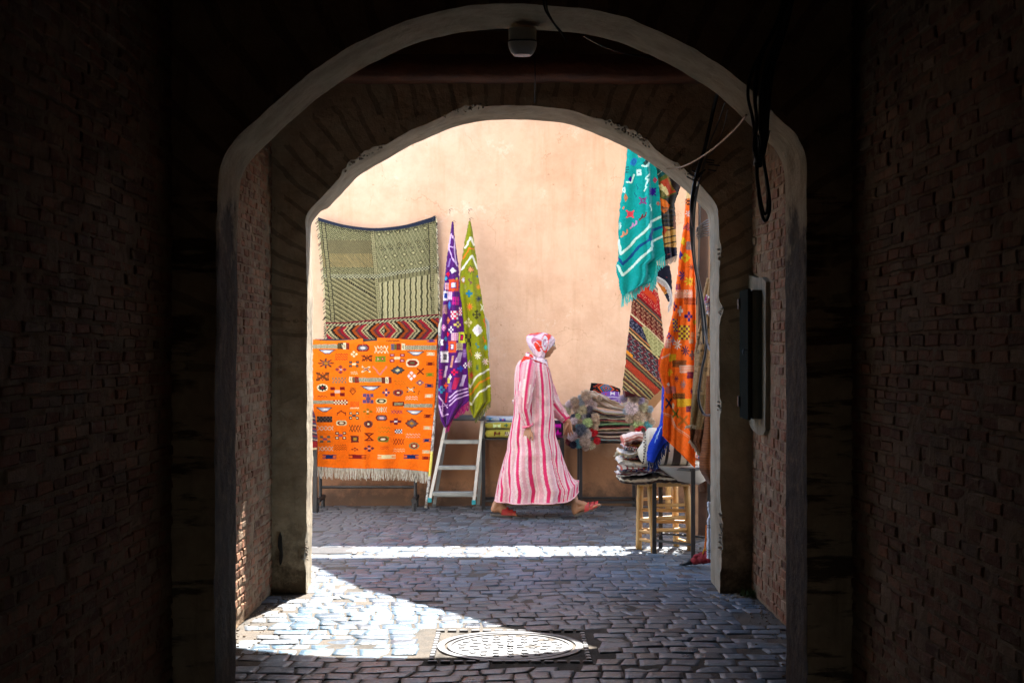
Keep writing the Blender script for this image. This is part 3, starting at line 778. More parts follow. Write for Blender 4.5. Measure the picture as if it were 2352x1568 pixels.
def fringe(P,name,parent,c,c2=None,length=.09,step=.006,rad=.0016,seed=0,lean=(0,0),jit=.25,d0=0,seg=4):
    """strands hanging from the points P (k,3)"""
    r=random.Random(seed); P=[Vector(p) for p in P]; mb=MB()
    L=[0]
    for a,b in zip(P[:-1],P[1:]): L.append(L[-1]+(b-a).length)
    s=0; clump=0
    while s<L[-1]:
        i=min(next((k for k in range(len(L)-1) if L[k+1]>=s),len(L)-2),len(L)-2)
        f=(s-L[i])/max(L[i+1]-L[i],1e-6); p=P[i].lerp(P[i+1],min(max(f,0),1))
        if r.random()<.3: clump=r.uniform(-1,1)
        l=length*r.uniform(.75,1.1); dx=(clump*.10+r.uniform(-jit,jit)*.35)*length+lean[0]*l; dy=r.uniform(-.06,.06)*length+lean[1]*l
        pts=[p+Vector((dx*(q/seg)**1.6+r.uniform(-1,1)*.002,dy*q/seg+d0+r.uniform(-.004,.004),-l*q/seg+.003)) for q in range(seg+1)]
        k=r.random(); cc=lin(c,.85) if (c2 is None or k<.6) else lin(c2,.85)
        mb.tube(pts,[rad]*seg+[rad*1.3],4,c=cc)
        s+=step*r.uniform(.6,1.4)
    return mb.build(name,M_cloth,parent,colors=True)
# ================= left group of rugs on the terracotta wall
BLK=(35,28,24);RED=(140,25,20);CRM=(240,225,180);GRY=(110,105,110);GRN=(120,140,30);WHT=(238,232,235);NVY=(25,40,90)
ORG=(255,120,5)
# -- big grey-green kilim with a chevron end
cv=Cv(715,480,1015,790,(130,125,88),1.35)
X,Y=cv.X,cv.Y
cc=crop(760,520,1260,900,2063); q_,sc_=cc
cv.cr,cv.s=q_,sc_
lx,ly=(X/.91875-760)*4.126,(Y/.91875-520)*4.126      # crop pixel coordinates
drk=(66,62,44); lgt=(205,195,155); mid=(128,120,88)
midx=700+(ly-210)*.085; sepy=705-np.maximum(0,lx-750)*.16
q1=(lx<midx)&(ly<sepy); q2=(lx>=midx)&(ly<sepy); q3=(lx<midx)&(ly>=sepy); q4=(lx>=midx)&(ly>=sepy)
zz=abs(((lx)/44)%1-.5)*2
her=((ly+zz*26)/22)%1
cv.put(q1&(her<.42),drk); cv.put(q1&(her>.8),lgt)
fine=q1&(ly>330)&(ly<610); cv.put(fine,(142,130,98)); cv.put(fine&(((lx*.7+ly)/17%1<.4)),(92,84,60)); cv.put(fine&(ly>470)&(((lx-ly)/21%1)<.3),(188,160,110))
cv.put(q2,(140,134,102)); d1=(((lx+ly*.6)/34)%1<.3)&(((lx-ly)/30%1)<.4); cv.put(q2&d1,(88,84,62)); cv.put(q2&((lx-ly*.5)/40%1<.2),(170,162,126))
for row,(x0,y0,c_) in enumerate(((775,270,lgt),(795,410,drk),(845,505,lgt),(825,620,lgt))):
    for k in range(6):
        xx=x0+k*95; yy=y0-k*(14 if row else 12)
        if xx<1290: cv.stamp(xx,yy,64,54,f_dia,[drk,(170,160,120),c_])
for k in range(7): cv.stamp(830+k*72,432-k*6,38,30,f_flower,[BLK,lgt])
st=(((lx-ly*.0-800)/58)%1); cv.put(q4,(196,184,146)); cv.put(q4&(st<.3),(78,74,50)); cv.put(q4&(st>.55)&(st<.62),(150,140,105)); cv.put(q4&(ly<sepy+70),(140,132,100)); cv.put(q4&(ly<sepy+60)&((lx/40)%1<.3),(90,84,60))
dg=((lx*.62-ly+300)/46)%1; cv.put(q3,(140,132,98)); cv.put(q3&(dg<.22),drk); cv.put(q3&(dg>.3)&(dg<.5)&((lx/12)%1<.5),(92,86,62)); cv.put(q3&(dg>.62)&(dg<.9),(192,178,138)); cv.put(q3&(dg>.7)&(dg<.76),(110,102,74))
for t0 in (0,90): cv.put(q3&(abs(lx*.62-ly+300+t0*1.9)<14)&((lx/22)%1<.5),BLK)
sepb=abs(ly-sepy)<20; cv.put(sepb,(205,198,165)); cv.put(sepb&(f_chk(1,1)(lx*0,ly*0)==0)&(((lx/16).astype(int)+(ly/13).astype(int))%2==0),(50,52,48))
vb=abs(lx-midx)<22; cv.put(vb&~sepb,(178,168,130)); cv.put(vb&~sepb&((abs(lx-midx)>17)|(((ly/20)%1<.35)&(abs(lx-midx)<10))),(70,64,44))
for off,s0 in ((0,1),):
    lb=170+(ly-110)*.10; m_=abs(lx-lb-30)<14; cv.put(m_,(170,160,122)); cv.put(m_&((ly/18)%1<.4),(80,74,52)); cv.put(abs(lx-lb-48)<4,(50,46,32)); cv.put(abs(lx-lb-10)<4,(50,46,32))
    rb=1300+(ly-90)*.035; m_=abs(lx-rb)<14; cv.put(m_,(176,166,128)); cv.put(m_&((ly/20)%1<.4),(84,78,55)); cv.put(abs(lx-rb+20)<4,(50,46,32))
topy=105+170*(1-((lx-750)/600)**2)*.62
cv.put((ly<topy+26)&(ly>0),(42,48,72)); cv.put((ly>topy+26)&(ly<topy+52)&((lx/16)%1<.5),drk)
# chevron band
cy0=1185-np.maximum(0,lx-400)*.088
band=ly>cy0; cv.put(band,BLK); cv.put(abs(ly-cy0)<7,(130,25,50)); inb=ly>cy0+36
cv.put((ly>cy0+8)&(ly<cy0+34)&(((lx*.6+ly)/22)%1<.45),(225,215,175))
ph=abs(ly-1265)*1.0; chev=((lx+np.where(lx<830,-ph,ph)*.95)/1.0)
pp=((chev-250)/185)%1
for a,b,c_ in ((0,.12,(205,190,150)),(.12,.3,BLK),(.3,.48,(190,85,25)),(.48,.62,(105,55,65)),(.62,.82,(175,25,50)),(.82,.9,(225,205,160)),(.9,1,BLK)):
    jag=(((ly/14)%1)-.5)*.09; cv.put(inb&(((pp+jag)%1)>=a)&(((pp+jag)%1)<b),c_)
cv.a*=np.array([.80,.84,.74]); cv.noise(.34,1,2,1)
L=[(731,500),(738,560),(743,620),(748,690),(750,745),(752,800)]; R=[(1000,495),(1002,560),(1004,620),(1006,690),(1009,745),(1010,800)]
kil=empty('kilim_rug',V(866,640,13.19),0,'large grey-green patterned flatweave rug hung on the wall with a red and black zigzag end','rug')
def place_parts(root,*obs):
    for o in obs: o.parent=root; o.matrix_parent_inverse=root.matrix_world.inverted() if False else Matrix.Translation(-Vector(root.location))
wav=lambda S,T:-.012*np.sin(T*9+S*2)-.008*np.sin(T*23)
o,P=cloth('woven_field',L,R,13.17,cv,fold=wav,topcurve=lambda x:26*(1-(2*x-1.02)**2)-4*0,res=1.35,thick=.012); place_parts(kil,o)
fr=fringe([P[i,0] for i in range(0,P.shape[0],6)],'edge_fringe',None,(225,215,175),(60,50,40),.03,.006,.0022,3,lean=(-.9,0)); place_parts(kil,fr)
fr=fringe([P[i,-1] for i in range(0,int(P.shape[0]*.85),6)],'edge_fringe',None,(235,225,190),(60,55,45),.03,.004,.003,4,lean=(.5,0)); place_parts(kil,fr)

# -- orange rug over the clothes rail
cr=crop(760,820,1260,1300,1633)
cv=Cv(715,770,1012,1085,ORG,1.5,cr)
X,Y=cv.X,cv.Y
cv.a*=(1-.10*np.clip((Y-860)/220,0,1)[...,None]*np.array([0,.8,0]))
def motif(x,y,w,h,f,*pal,rot=0): cv.stamp(x,y,w,h,f,list(pal),rot)
for (x,y,w) in ((190,193,150),(912,207,155),(546,490,175),(168,664,138),(902,688,150)): motif(x,y,w,38,f_boat,(60,60,70),(190,190,200),(240,235,225))
for (a,b,y,h) in ((60,275,150,34),(820,1085,160,36),(75,250,603,30),(815,1050,632,30),(450,640,422,34)):
    motif((a+b)/2,y,b-a,h,f_zebra,(95,88,60),(215,205,170))
for x,y,w,h,c_ in ((288,147,28,50,(90,70,30)),(313,147,26,50,BLK),(330,147,24,50,CRM),(356,149,26,52,RED),(722,153,26,50,(110,100,120)),(745,153,20,50,(120,110,40)),(772,153,34,52,RED),(809,153,28,52,CRM),
   (380,420,26,46,CRM),(405,422,22,46,(120,90,60)),(433,422,34,50,RED),(652,425,34,48,(110,30,20)),(678,425,28,52,CRM),(703,425,24,50,RED)):
    motif(x,y,w,h,f_rect,c_); motif(x,y,w*.5,h*.55,f_chk(2,4),BLK if c_==CRM else CRM if c_==BLK else (90,80,60),c_)
motif(298,606,112,38,f_chk(9,3),RED,CRM); motif(770,618,94,36,f_rect,(100,20,15)); motif(772,618,70,20,f_zebra,(90,90,60),(190,180,140))
motif(482,162,104,58,f_eye,RED,GRY,(235,225,215)); motif(632,175,110,64,f_xx,CRM); motif(632,175,70,30,f_dia,(150,90,20),ORG,CRM)
motif(408,212,58,56,f_flower,CRM,(130,110,20)); motif(305,235,104,60,f_zig(5,.35,3),(190,40,25)); motif(515,245,88,52,f_xx,(95,40,15)); motif(515,245,88,52,f_x,(110,45,15))
motif(624,252,86,46,f_rect,GRN); motif(605,252,30,26,f_dia,RED,CRM,RED); motif(643,250,30,26,f_dia,RED,(200,60,70),CRM)
motif(760,243,122,70,f_h,(150,30,30),(215,160,170),CRM); motif(886,284,106,66,f_eye,(238,220,180),(130,20,18),(90,90,60))
motif(180,287,132,82,f_star,(90,30,20),(100,80,75),(190,120,10)); motif(408,294,80,52,f_h,BLK,GRY,CRM); motif(508,336,74,50,f_x,CRM); motif(508,336,50,30,f_x,(120,30,20))
motif(300,338,96,70,f_flower,(150,60,60),(190,180,190)); motif(410,365,60,26,f_zig(3,.3,2),CRM); motif(620,345,118,74,lambda u,v:W_(abs(v-(1-2*abs(u)))<.28,0,-1),(225,130,110))
motif(764,344,122,76,f_starB,(70,60,40),(70,80,95),(235,215,150)); motif(950,353,60,56,f_x,(120,40,15)); motif(950,353,58,30,f_rect,(120,40,15)) if False else None
motif(878,390,72,76,f_flower,(240,225,225),ORG); motif(155,395,108,70,f_x,(110,60,20)); motif(155,395,108,70,f_xx,(120,60,30)); motif(287,425,112,46,f_chk(9,3),(130,120,90),ORG)
motif(785,445,100,44,f_zig(4,.22,2),(180,110,20)); motif(947,445,72,52,f_dia,(140,110,110),(150,60,60),CRM)
motif(152,487,88,62,f_round,CRM,BLK,RED); motif(273,517,116,78,f_h,(130,22,15),(110,20,15),(225,190,170)); motif(398,515,92,76,lambda u,v:W_(abs(abs(u)+abs(v*.8)-.55)<.13,0,-1),(150,70,15)); motif(398,500,50,40,f_xx,(150,70,15))
motif(672,525,68,66,f_flower,(90,60,100),WHT); motif(768,527,86,56,f_round,(130,90,80),(140,20,20),CRM); motif(872,502,70,44,f_x,(60,55,50)); motif(872,502,46,28,f_x,CRM); motif(938,526,40,26,f_s,(170,80,20),rot=1.2)
motif(526,574,86,80,f_h,(95,70,110),(95,70,110),(95,70,110)); motif(526,574,24,74,f_rect,(95,70,110)); motif(633,594,90,46,f_eye,(220,200,130),BLK,CRM); motif(878,570,98,34,f_zig(4,.28,2),(238,215,190))
motif(148,556,76,18,f_zig(3,.4),(170,70,30)); motif(414,622,76,46,f_zig(5,.34,3),(205,40,25)); motif(414,652,74,16,f_zig(5,.35),CRM)
motif(303,685,74,54,lambda u,v:W_((abs(v+.4-abs(u))<.2)|((abs(abs(u)-.9)<.1)&(v>0)),0,-1),(130,40,20)); motif(522,680,82,54,f_flower,(150,110,20),CRM); motif(634,664,86,46,f_xx,(210,190,150)); motif(634,664,40,34,f_dia,CRM,RED,CRM)
motif(757,683,92,28,f_xx,(150,50,90)); motif(408,714,82,62,f_h,BLK,CRM,(90,80,70)); motif(634,732,92,52,f_eye,(120,25,20),GRY,(235,180,180)); motif(170,743,124,46,f_chk(9,3),BLK,(95,75,65))
motif(306,774,82,46,f_eye,(225,215,160),(110,40,30),CRM); motif(748,762,90,52,f_cross,(120,30,40),WHT); motif(527,782,70,60,f_round,(110,70,60),(100,30,25),CRM); motif(880,777,118,84,f_starB,(120,40,20),(105,90,85),(190,120,20))
motif(178,816,128,38,f_xx,(225,190,150)); motif(418,818,100,56,f_xx,(90,45,15)); motif(650,828,100,60,f_zig(4,.25,2),(170,120,20)); motif(770,843,62,34,f_chk(6,3),BLK,WHT)
motif(298,876,84,64,f_h,(110,25,15),CRM,(150,80,110)); motif(533,886,76,64,lambda u,v:W_((abs(u)<abs(v)+.12)&(abs(abs(u)-abs(v))<.35)|(abs(v)>.8),0,-1),(110,20,15)); motif(890,877,120,42,f_zig(5,.25,2),(238,190,160))
motif(173,905,84,56,f_h,(100,95,75),(100,95,75),(140,80,110)); motif(415,905,72,60,f_sq,(100,25,20),(90,90,60),(190,130,20)); motif(646,905,92,50,f_eye,(120,130,50),(110,40,20),CRM); motif(772,927,92,50,f_xx,(130,25,15)); motif(900,960,84,58,f_round,(140,140,90),(150,40,30),CRM)
motif(180,983,118,38,f_xx,(235,190,150)); motif(296,973,96,48,f_zig(5,.3,3),(120,35,15)); motif(415,990,66,32,f_flower,(110,30,20),ORG); motif(532,980,88,54,f_flower,(90,40,60),(220,170,170)); motif(655,975,70,28,f_zig(4,.35,2),(205,50,20)); motif(776,997,98,34,f_zig(4,.25,2),(240,200,150))
for x,w,c_ in ((208,112,NVY),(435,148,(130,15,10)),(674,142,(245,225,165)),(875,120,NVY)): motif(x,1048,w,32,f_comb,c_)
for y,c_ in ((105,(90,50,100)),(210,CRM),(292,(120,30,15)),(378,GRN),(470,NVY),(552,CRM),(718,(120,30,15)),(812,(225,200,150)),(915,NVY),(1008,(225,200,150)),(1058,(130,20,10))): motif(1040-(y-105)*.045,y,66,26,f_comb,c_)
for k,(x,y,w) in enumerate(((195,98,130),(725,106,110))): motif(x,y,w,16,f_zig(5,.45),(95,45,15))
cv.noise(.10,2,4,1)
rr=empty('orange_rug',V(862,930,12.9),0,'large orange rug with rows of small motifs and white fringe, on a black rail','rug')
L=[(719,780),(719,860),(721,950),(724,1020),(727,1072)]; R=[(1004,778),(1003,860),(997,950),(990,1020),(985,1078)]
fold=lambda S,T:-.016*np.sin(T*14+.6)*(.35+S)-.02*np.exp(-((T-.43)/.03)**2)*S-.01*np.sin(T*31+S*2)*S+.02*(1-np.clip(S/.03,0,1))
o,P=cloth('woven_field',L,R,12.86,cv,fold=fold,res=1.5,thick=.010,topcurve=lambda x:3*math.sin(x*9)+ (7 if .40<x<.52 else 0)*1.0,botcurve=lambda x:-2+5*x+2*math.sin(x*7)); place_parts(rr,o)
fr=fringe([P[-1,i] for i in range(0,P.shape[1],8)],'fringe',None,(238,232,215),(200,192,170),.105,.0042,.0019,6,jit=.35); place_parts(rr,fr)
# back half of the rug hanging behind the rail
S=MB(); bp=[]
M_or=simple('orange wool',lin(ORG,.7),lin((220,95,5),.7),20,.9,200,.5,.003)
S.box(*[V(724,0,12.95)[0],V(1000,0,12.95)[0]],12.975,12.985,HC-(900-HY)*12.95/F,HC-(783-HY)*12.95/F); o=S.build('back_half',M_or); place_parts(rr,o)

# -- purple and olive rugs, each hung from a nail by one corner
cr=crop(1060,540,1260,1100,560)
def cone(name,Lc,Rc,d,cv,label,fold,seed,frc,frc2,frpts,frlen,thick=.012,cat='rug'):
    root=empty(name,V((Lc[0][0]+Rc[0][0])/2,Lc[0][1],d),0,label,cat)
    o,P=cloth('woven_field',Lc,Rc,d,cv,fold=fold,res=1.6,thick=thick,slope=lambda S,T:-.36*np.clip(S*2.4,0,1)); place_parts(root,o)
    if frpts:
        pts=[V(x,y,d-.36) for x,y in frpts]; f=fringe(pts,'fringe',None,frc,frc2,frlen,.004,.0021,seed,d0=-.01); place_parts(root,f)
    return root
def c2v(cr,pts): return [cr[0](*p) for p in pts]
PUR=(92,22,118)
cv=Cv(1000,505,1085,1000,PUR,1.7,cr); cv.a*=.9
m=motif
LAV=(225,190,235)
cv.line([(193,128),(176,235),(215,330),(232,352)],LAV,8); cv.line([(193,128),(212,175),(210,245),(222,330)],LAV,8); cv.line([(180,215),(215,225)],LAV,6)
def item(x,y,w,h,f,*pal,rot=0): cv.stamp(x,y,w,h,f,list(pal),rot)
item(178,330,24,60,f_para(f_rect),(150,120,190)); item(202,385,42,44,f_flower,WHT,PUR); item(202,385,20,24,f_rect,WHT); item(170,410,26,40,f_dia,(225,20,60),(225,20,60),(225,20,60)); item(156,440,16,34,f_dia,(60,170,200),(60,170,200),(60,170,200))
item(207,487,68,88,f_sq,(235,80,30),PUR,WHT); item(163,495,26,50,f_grid(3,6),WHT,(200,60,90)); item(153,560,30,70,f_sq,WHT,(30,60,150),(30,60,150)); item(182,560,40,56,f_grid(5,7),WHT,(200,110,180))
item(226,440,20,24,f_dia,(215,205,90),(215,205,90),(215,205,90)); item(222,596,44,56,f_grid(5,6),(235,20,140),PUR); item(180,625,26,66,f_dia,(60,110,190),(60,110,190),(90,150,210)); item(150,655,24,60,f_grid(3,7),(240,190,150),PUR)
item(212,695,46,60,f_chk(4,4),WHT,(225,30,80)); item(252,668,22,56,f_chk(3,5),WHT,(225,30,80)); item(170,730,30,56,f_dia,(240,140,60),(200,60,60),(240,200,150)); item(235,760,44,46,f_cross,(240,215,110),PUR); item(140,782,26,52,f_dia,(240,150,210),(200,90,180),WHT)
item(192,795,40,46,f_cross,WHT,PUR); item(168,826,26,38,f_dia,(235,20,60),(235,20,60),(235,20,60)); item(150,858,24,36,f_dia,(50,170,200),(60,110,200),(50,170,200)); item(128,885,14,40,f_rect,WHT)
item(262,850,52,80,f_sq,(225,230,60),(100,20,90),(225,20,90)); item(215,845,46,56,f_grid(5,5),(245,225,230),(200,90,150)); item(200,915,56,84,f_sq,(240,90,30),PUR,WHT); item(250,915,46,50,f_grid(5,5),(245,230,170),PUR); item(160,915,28,50,f_dia,(40,60,160),(40,60,160),(40,60,160))
item(147,985,58,80,f_sq,WHT,(30,25,60),GRY); item(245,988,52,72,f_para(f_grid(6,7)),WHT,(170,100,190)); item(284,960,24,56,f_grid(3,5),(190,150,220),PUR); item(200,1020,32,80,f_para(f_grid(4,8)),(235,200,150),(200,80,100))
item(152,1090,40,80,f_para(f_grid(4,7)),WHT,(200,140,200)); item(118,1110,18,70,f_grid(2,7),(225,30,60),PUR); item(290,1045,26,40,f_cross,WHT,PUR); item(254,1068,44,44,f_cross,(40,80,200),(40,80,200)); item(215,1092,44,46,f_cross,(235,20,80),(120,20,40)); item(186,1125,22,40,f_cross,WHT,WHT)
item(272,1150,52,80,f_para(f_rect),(215,190,230)); item(222,1170,56,84,f_para(f_rect),(190,30,80)); item(185,1195,22,70,f_rect,(130,80,160)); item(155,1185,38,44,f_cross,(240,90,40),(240,90,40)); item(122,1215,38,50,f_cross,(50,160,200),(60,60,160)); item(158,1270,32,70,f_para(f_rect),(200,30,70)); item(176,1150,14,40,f_rect,(225,210,90))
for k in range(3): cv.line([(182,1268+k*28),(235,1222+k*26),(312,1205+k*22)],LAV,9)
cv.line([(105,1255),(135,1310),(168,1340)],LAV,8); cv.line([(108,1320),(130,1400),(172,1385)],LAV,8); cv.line([(128,1290),(128,1385)],LAV,6); cv.line([(105,1335),(168,1320)],LAV,5)
cv.noise(.14,3,2,1)
Lc=c2v(cr,[(199,45),(188,130),(172,230),(158,350),(148,450),(138,560),(133,700),(122,850),(110,980),(105,1100),(103,1250),(108,1350),(122,1430),(150,1480)])
Rc=c2v(cr,[(203,45),(209,130),(222,230),(238,350),(246,450),(256,560),(268,700),(285,850),(300,980),(305,1100),(312,1240),(314,1290),(250,1345),(180,1440)])
fold=lambda S,T:-.03*np.sin(T*3.14)-.02*np.sin(T*11+S*2)*np.clip(S*2,0,1)-.012*np.sin(T*22)*S
cone('purple_rug',Lc,Rc,13.08,cv,'purple woven rug with small bright motifs hung by one corner from a nail',fold,8,(200,30,130),(150,20,100),
     c2v(cr,[(314,1300),(250,1345),(195,1370),(175,1440),(150,1470)]),.075)
OLV=(150,155,12)
cv=Cv(1045,505,1140,985,OLV,1.7,cr); cv.a*=.92
CW=(240,240,215)
cv.line([(292,225),(327,155),(345,205)],CW,14); cv.line([(275,300),(320,228),(345,235)],(235,130,30),10); cv.line([(264,378),(335,282),(372,370)],CW,13)
for x,y,w,h,f,c1,c2 in ((328,378,58,64,f_star,(90,90,40),(240,150,90)),(372,425,16,20,f_dia,(30,110,170),(30,110,170)),(325,460,38,42,f_s,(120,70,70),OLV),(378,498,34,44,f_star,(240,150,50),(240,150,50)),(275,450,28,56,f_star,(215,70,40),WHT),(287,500,20,40,f_dia,(150,150,120),OLV),
   (318,545,50,48,f_cross,(30,120,150),(30,120,150)),(382,580,46,48,f_star,(60,70,90),(60,70,90)),(322,635,54,56,f_star,(245,150,60),(240,110,50)),(405,640,24,50,f_x,(235,235,200),OLV),(368,690,54,66,f_flower,(70,70,20),(70,70,20)),(312,745,56,72,f_flower,(225,215,160),(215,190,150)),
   (375,800,72,84,f_starB,(248,248,235),WHT),(424,745,24,60,f_s,(235,90,50),OLV),(310,870,48,90,f_h,(60,60,20),(60,60,20)),(420,862,34,44,f_s,(235,120,40),OLV),(376,905,30,40,f_s,(30,130,140),OLV),(432,920,32,44,f_star,(60,200,180),(60,200,180)),(325,955,36,44,f_s,(235,150,30),OLV),(378,975,44,58,f_star,(245,240,220),(245,240,200)),
   (428,1018,50,56,f_star,(245,215,210),(245,215,210)),(316,1035,44,56,f_star,(235,225,215),(215,160,160)),(375,1060,28,48,f_star,(60,100,80),(60,100,80)),(330,1112,44,56,f_star,(215,60,50),(215,60,50)),(300,1060,16,30,f_dia,WHT,WHT)):
    item(x,y,w,h,f,c1,c2,c2)
cv.line([(308,1170),(322,1195),(372,1120),(452,1072)],CW,13); cv.line([(318,1250),(335,1235),(390,1165),(458,1130)],(230,140,25),13); cv.line([(312,1292),(330,1318),(385,1235),(464,1185)],CW,13)
cv.noise(.16,4,2,1)
Lc=c2v(cr,[(318,38),(305,100),(285,200),(265,330),(255,430),(252,520),(262,600),(275,720),(285,850),(300,980),(305,1100),(312,1230),(318,1330),(350,1408)])
Rc=c2v(cr,[(322,38),(335,100),(350,200),(368,330),(378,430),(395,520),(408,600),(425,720),(440,850),(450,980),(458,1100),(466,1200),(468,1290),(352,1412)])
cone('olive_rug',Lc,Rc,13.12,cv,'olive green woven rug with small star motifs hung by one corner from a nail',fold,9,(120,125,60),(150,150,90),
     c2v(cr,[(466,1290),(420,1335),(385,1375),(362,1400)]),.07)
# nails and wire hooks on the wall
M_wire=simple('dark wire',(.08,.07,.06),(.05,.045,.04),20,.6)
for i,(x,y,lb) in enumerate(((1039,510,'nail with wire knot holding up the purple rug'),(1079,503,'nail with dark knot holding up the olive rug'),(995,498,'wire hook at the top right corner of the grey-green rug'),(1033,482,'bare bent wire hook above the purple rug'),(1077,482,'bare bent wire hook above the olive rug'),(1424,512,'bare wire hook on the wall left of the teal rug'))):
    p=V(x,y,13.2); mb=MB(); r=random.Random(i)
    mb.tube([(0,.07,.0),(0,-.04,.0)],.003,6)
    mb.tube([(0,-.03,0),(.008,-.04,-.015),(-.004,-.04,-.03),(.006,-.035,-.045)],.0018,5); 
    mb.tube([(0,-.03,0),(.02,-.04,.008),(.035,-.045,-.006)],.0015,5)
    o=mb.build('wall_hook',M_wire); o.location=p; tag(o,lb,'hook','nails and hooks on the terracotta wall')
# -- clothes rail
M_blk=simple('black painted steel',(.018,.018,.02),(.03,.028,.028),14,.45,60,.2,.002)
ra=empty('clothes_rail',V(840,1160,12.95),0,'black steel clothes rail standing on tube feet under the orange rug','rail')
def addp(root,mb,name,mat,smooth=False,colors=False): o=mb.build(name,mat,smooth=smooth,colors=colors); place_parts(root,o); return o
xl=V(736,0,12.95)[0]; xr=V(954,0,12.95)[0]; zt=HC+(HY-782)*12.95/F
mb=MB(); mb.tube([(xl-.05,12.95,zt),(xr+.17,12.95,zt)],.014,10); addp(ra,mb,'top_bar',M_blk)
for x in (xl,xr):
    mb=MB(); mb.tube([(x,12.95,.09),(x,12.95,zt)],.016,8); addp(ra,mb,'upright',M_blk)
    mb=MB(); mb.tube([(x,12.72,.095),(x,13.15,.095)],.024,10); addp(ra,mb,'foot',M_blk)
    for yy in (12.74,13.12):
        mb=MB(); mb.tube([(x,yy,0),(x,yy,.09)],.018,8); addp(ra,mb,'leg',M_blk)
mb=MB(); mb.tube([(xl,12.95,HC-(1118-HY)*12.95/F),(xr,12.95,HC-(1118-HY)*12.95/F)],.013,8); addp(ra,mb,'cross_bar',M_blk)
# -- white and yellow streaked pole
def pole_mat():
    m,nt,b=new_mat('spattered pole'); n=tex(nt,34,6,.8); r=ramp(nt,n.outputs['Fac'],[(.47,(.62,.60,.55)),(.55,(.16,.14,.12))])
    tc=nt.nodes.new('ShaderNodeTexCoord'); sp=nt.nodes.new('ShaderNodeSeparateXYZ'); nt.links.new(tc.outputs['Object'],sp.inputs[0])
    rz=ramp(nt,sp.outputs['Z'],[(.30,0),(.32,1),(.52,1),(.54,0)]); rz.color_ramp.interpolation='LINEAR'
    c=mix(nt,rz.outputs['Color'],r.outputs['Color'],(.72,.66,.12)); nt.links.new(c,b.inputs['Base Color']); b.inputs['Roughness'].default_value=.7; return m
mb=MB(); mb.tube(smoothp([V(978,1166,12.80),V(990,1060,12.83),V(1000,930,12.86),V(1009,790,12.95),V(1013,730,13.1)],16),.0125,10)
tag(mb.build('leaning_pole',pole_mat(),smooth=True),'paint-spattered white pole leaning on the wall between the orange rug and the ladder','pole')
# -- aluminium step ladder
M_alu=simple('aluminium',(.40,.42,.40),(.28,.30,.29),10,.42,50,.2,.002,metal=.55); M_aluw=simple('white coated aluminium',(.56,.55,.50),(.46,.45,.41),10,.45,metal=.3)
M_teal=simple('teal rubber',(.02,.28,.32),None,10,.6); M_gry=simple('dark grey plastic',(.10,.105,.11),None,10,.6)
la=empty('step_ladder',V(1045,1160,12.9),0,'aluminium step ladder with teal feet half hidden under the purple and olive rugs','ladder')
def bar(mb,a,b,w,dp):
    a=Vector(a);b=Vector(b); t=(b-a).normalized(); u=Vector((1,0,0)); u=(u-t*u.dot(t)).normalized(); v=t.cross(u)
    vs=[p+u*sx*w/2+v*sy*dp/2 for p in (a,b) for sx,sy in ((-1,-1),(1,-1),(1,1),(-1,1))]
    mb.add(vs,[(3,2,1,0),(4,5,6,7)]+[(i,(i+1)%4,4+(i+1)%4,4+i) for i in range(4)])
df,dt,db=12.76,12.92,13.12
FL,FR=V(987,1150,df),V(1088,1155,df); TL,TR=V(1026,965,dt),V(1108,965,dt)
BL,BR=V(997,1161,db),V(1098,1163,db)
for a,b in ((FL,TL),(FR,TR)): mb=MB(); bar(mb,a,b,.026,.05); addp(la,mb,'front_rail',M_aluw)
for a,b in ((BL,V(1030,962,dt+.03)),(BR,V(1112,962,dt+.03))): mb=MB(); bar(mb,a,b,.03,.03); addp(la,mb,'rear_rail',M_alu)
for t in (.10,.42,.74):
    a=Vector(FL).lerp(Vector(TL),t); b=Vector(FR).lerp(Vector(TR),t); mb=MB()
    mb.box(a.x+.012,b.x-.012,a.y-.035,a.y+.045,a.z-.012,a.z+.012,bev=.003); mb.box(a.x+.014,b.x-.014,a.y-.037,a.y-.032,a.z-.022,a.z-.009); addp(la,mb,'step',M_alu)
    a=Vector(BL).lerp(Vector(V(1030,962,dt)),t+.02); b=Vector(BR).lerp(Vector(V(1112,962,dt)),t+.02)
    if t<.2: mb=MB(); bar(mb,a,b,.022,.02); mb2=MB(); mb2.box(a.x,b.x,a.y-.008,a.y+.008,a.z-.012,a.z+.012); addp(la,mb2,'rear_brace',M_alu)
mb=MB(); mb.box(TL[0]-.02,TR[0]+.02,dt-.09,dt+.12,TL[2],TL[2]+.045,bev=.01); addp(la,mb,'platform',M_gry)
for p in (FL,FR): mb=MB(); mb.box(p[0]-.018,p[0]+.018,p[1]-.032,p[1]+.032,p[2]-.012,p[2]+.03,bev=.004); addp(la,mb,'foot',M_teal)
for p in (BL,BR): mb=MB(); mb.box(p[0]-.018,p[0]+.018,p[1]-.02,p[1]+.02,.0,.03,bev=.003); addp(la,mb,'foot',M_gry)
mb=MB(); dd=13.0
hp=[V(1027,962,dt+.05),V(1020,900,dd),V(1014,820,dd),V(1010,760,dd),V(1014,738,dd),V(1028,728,dd),V(1102,728,dd),V(1116,736,dd),V(1121,752,dd),V(1119,820,dd),V(1113,900,dd),V(1110,962,dt+.05)]
mb.tube(smoothp(hp,60),.015,8); addp(la,mb,'hoop',M_aluw,True)
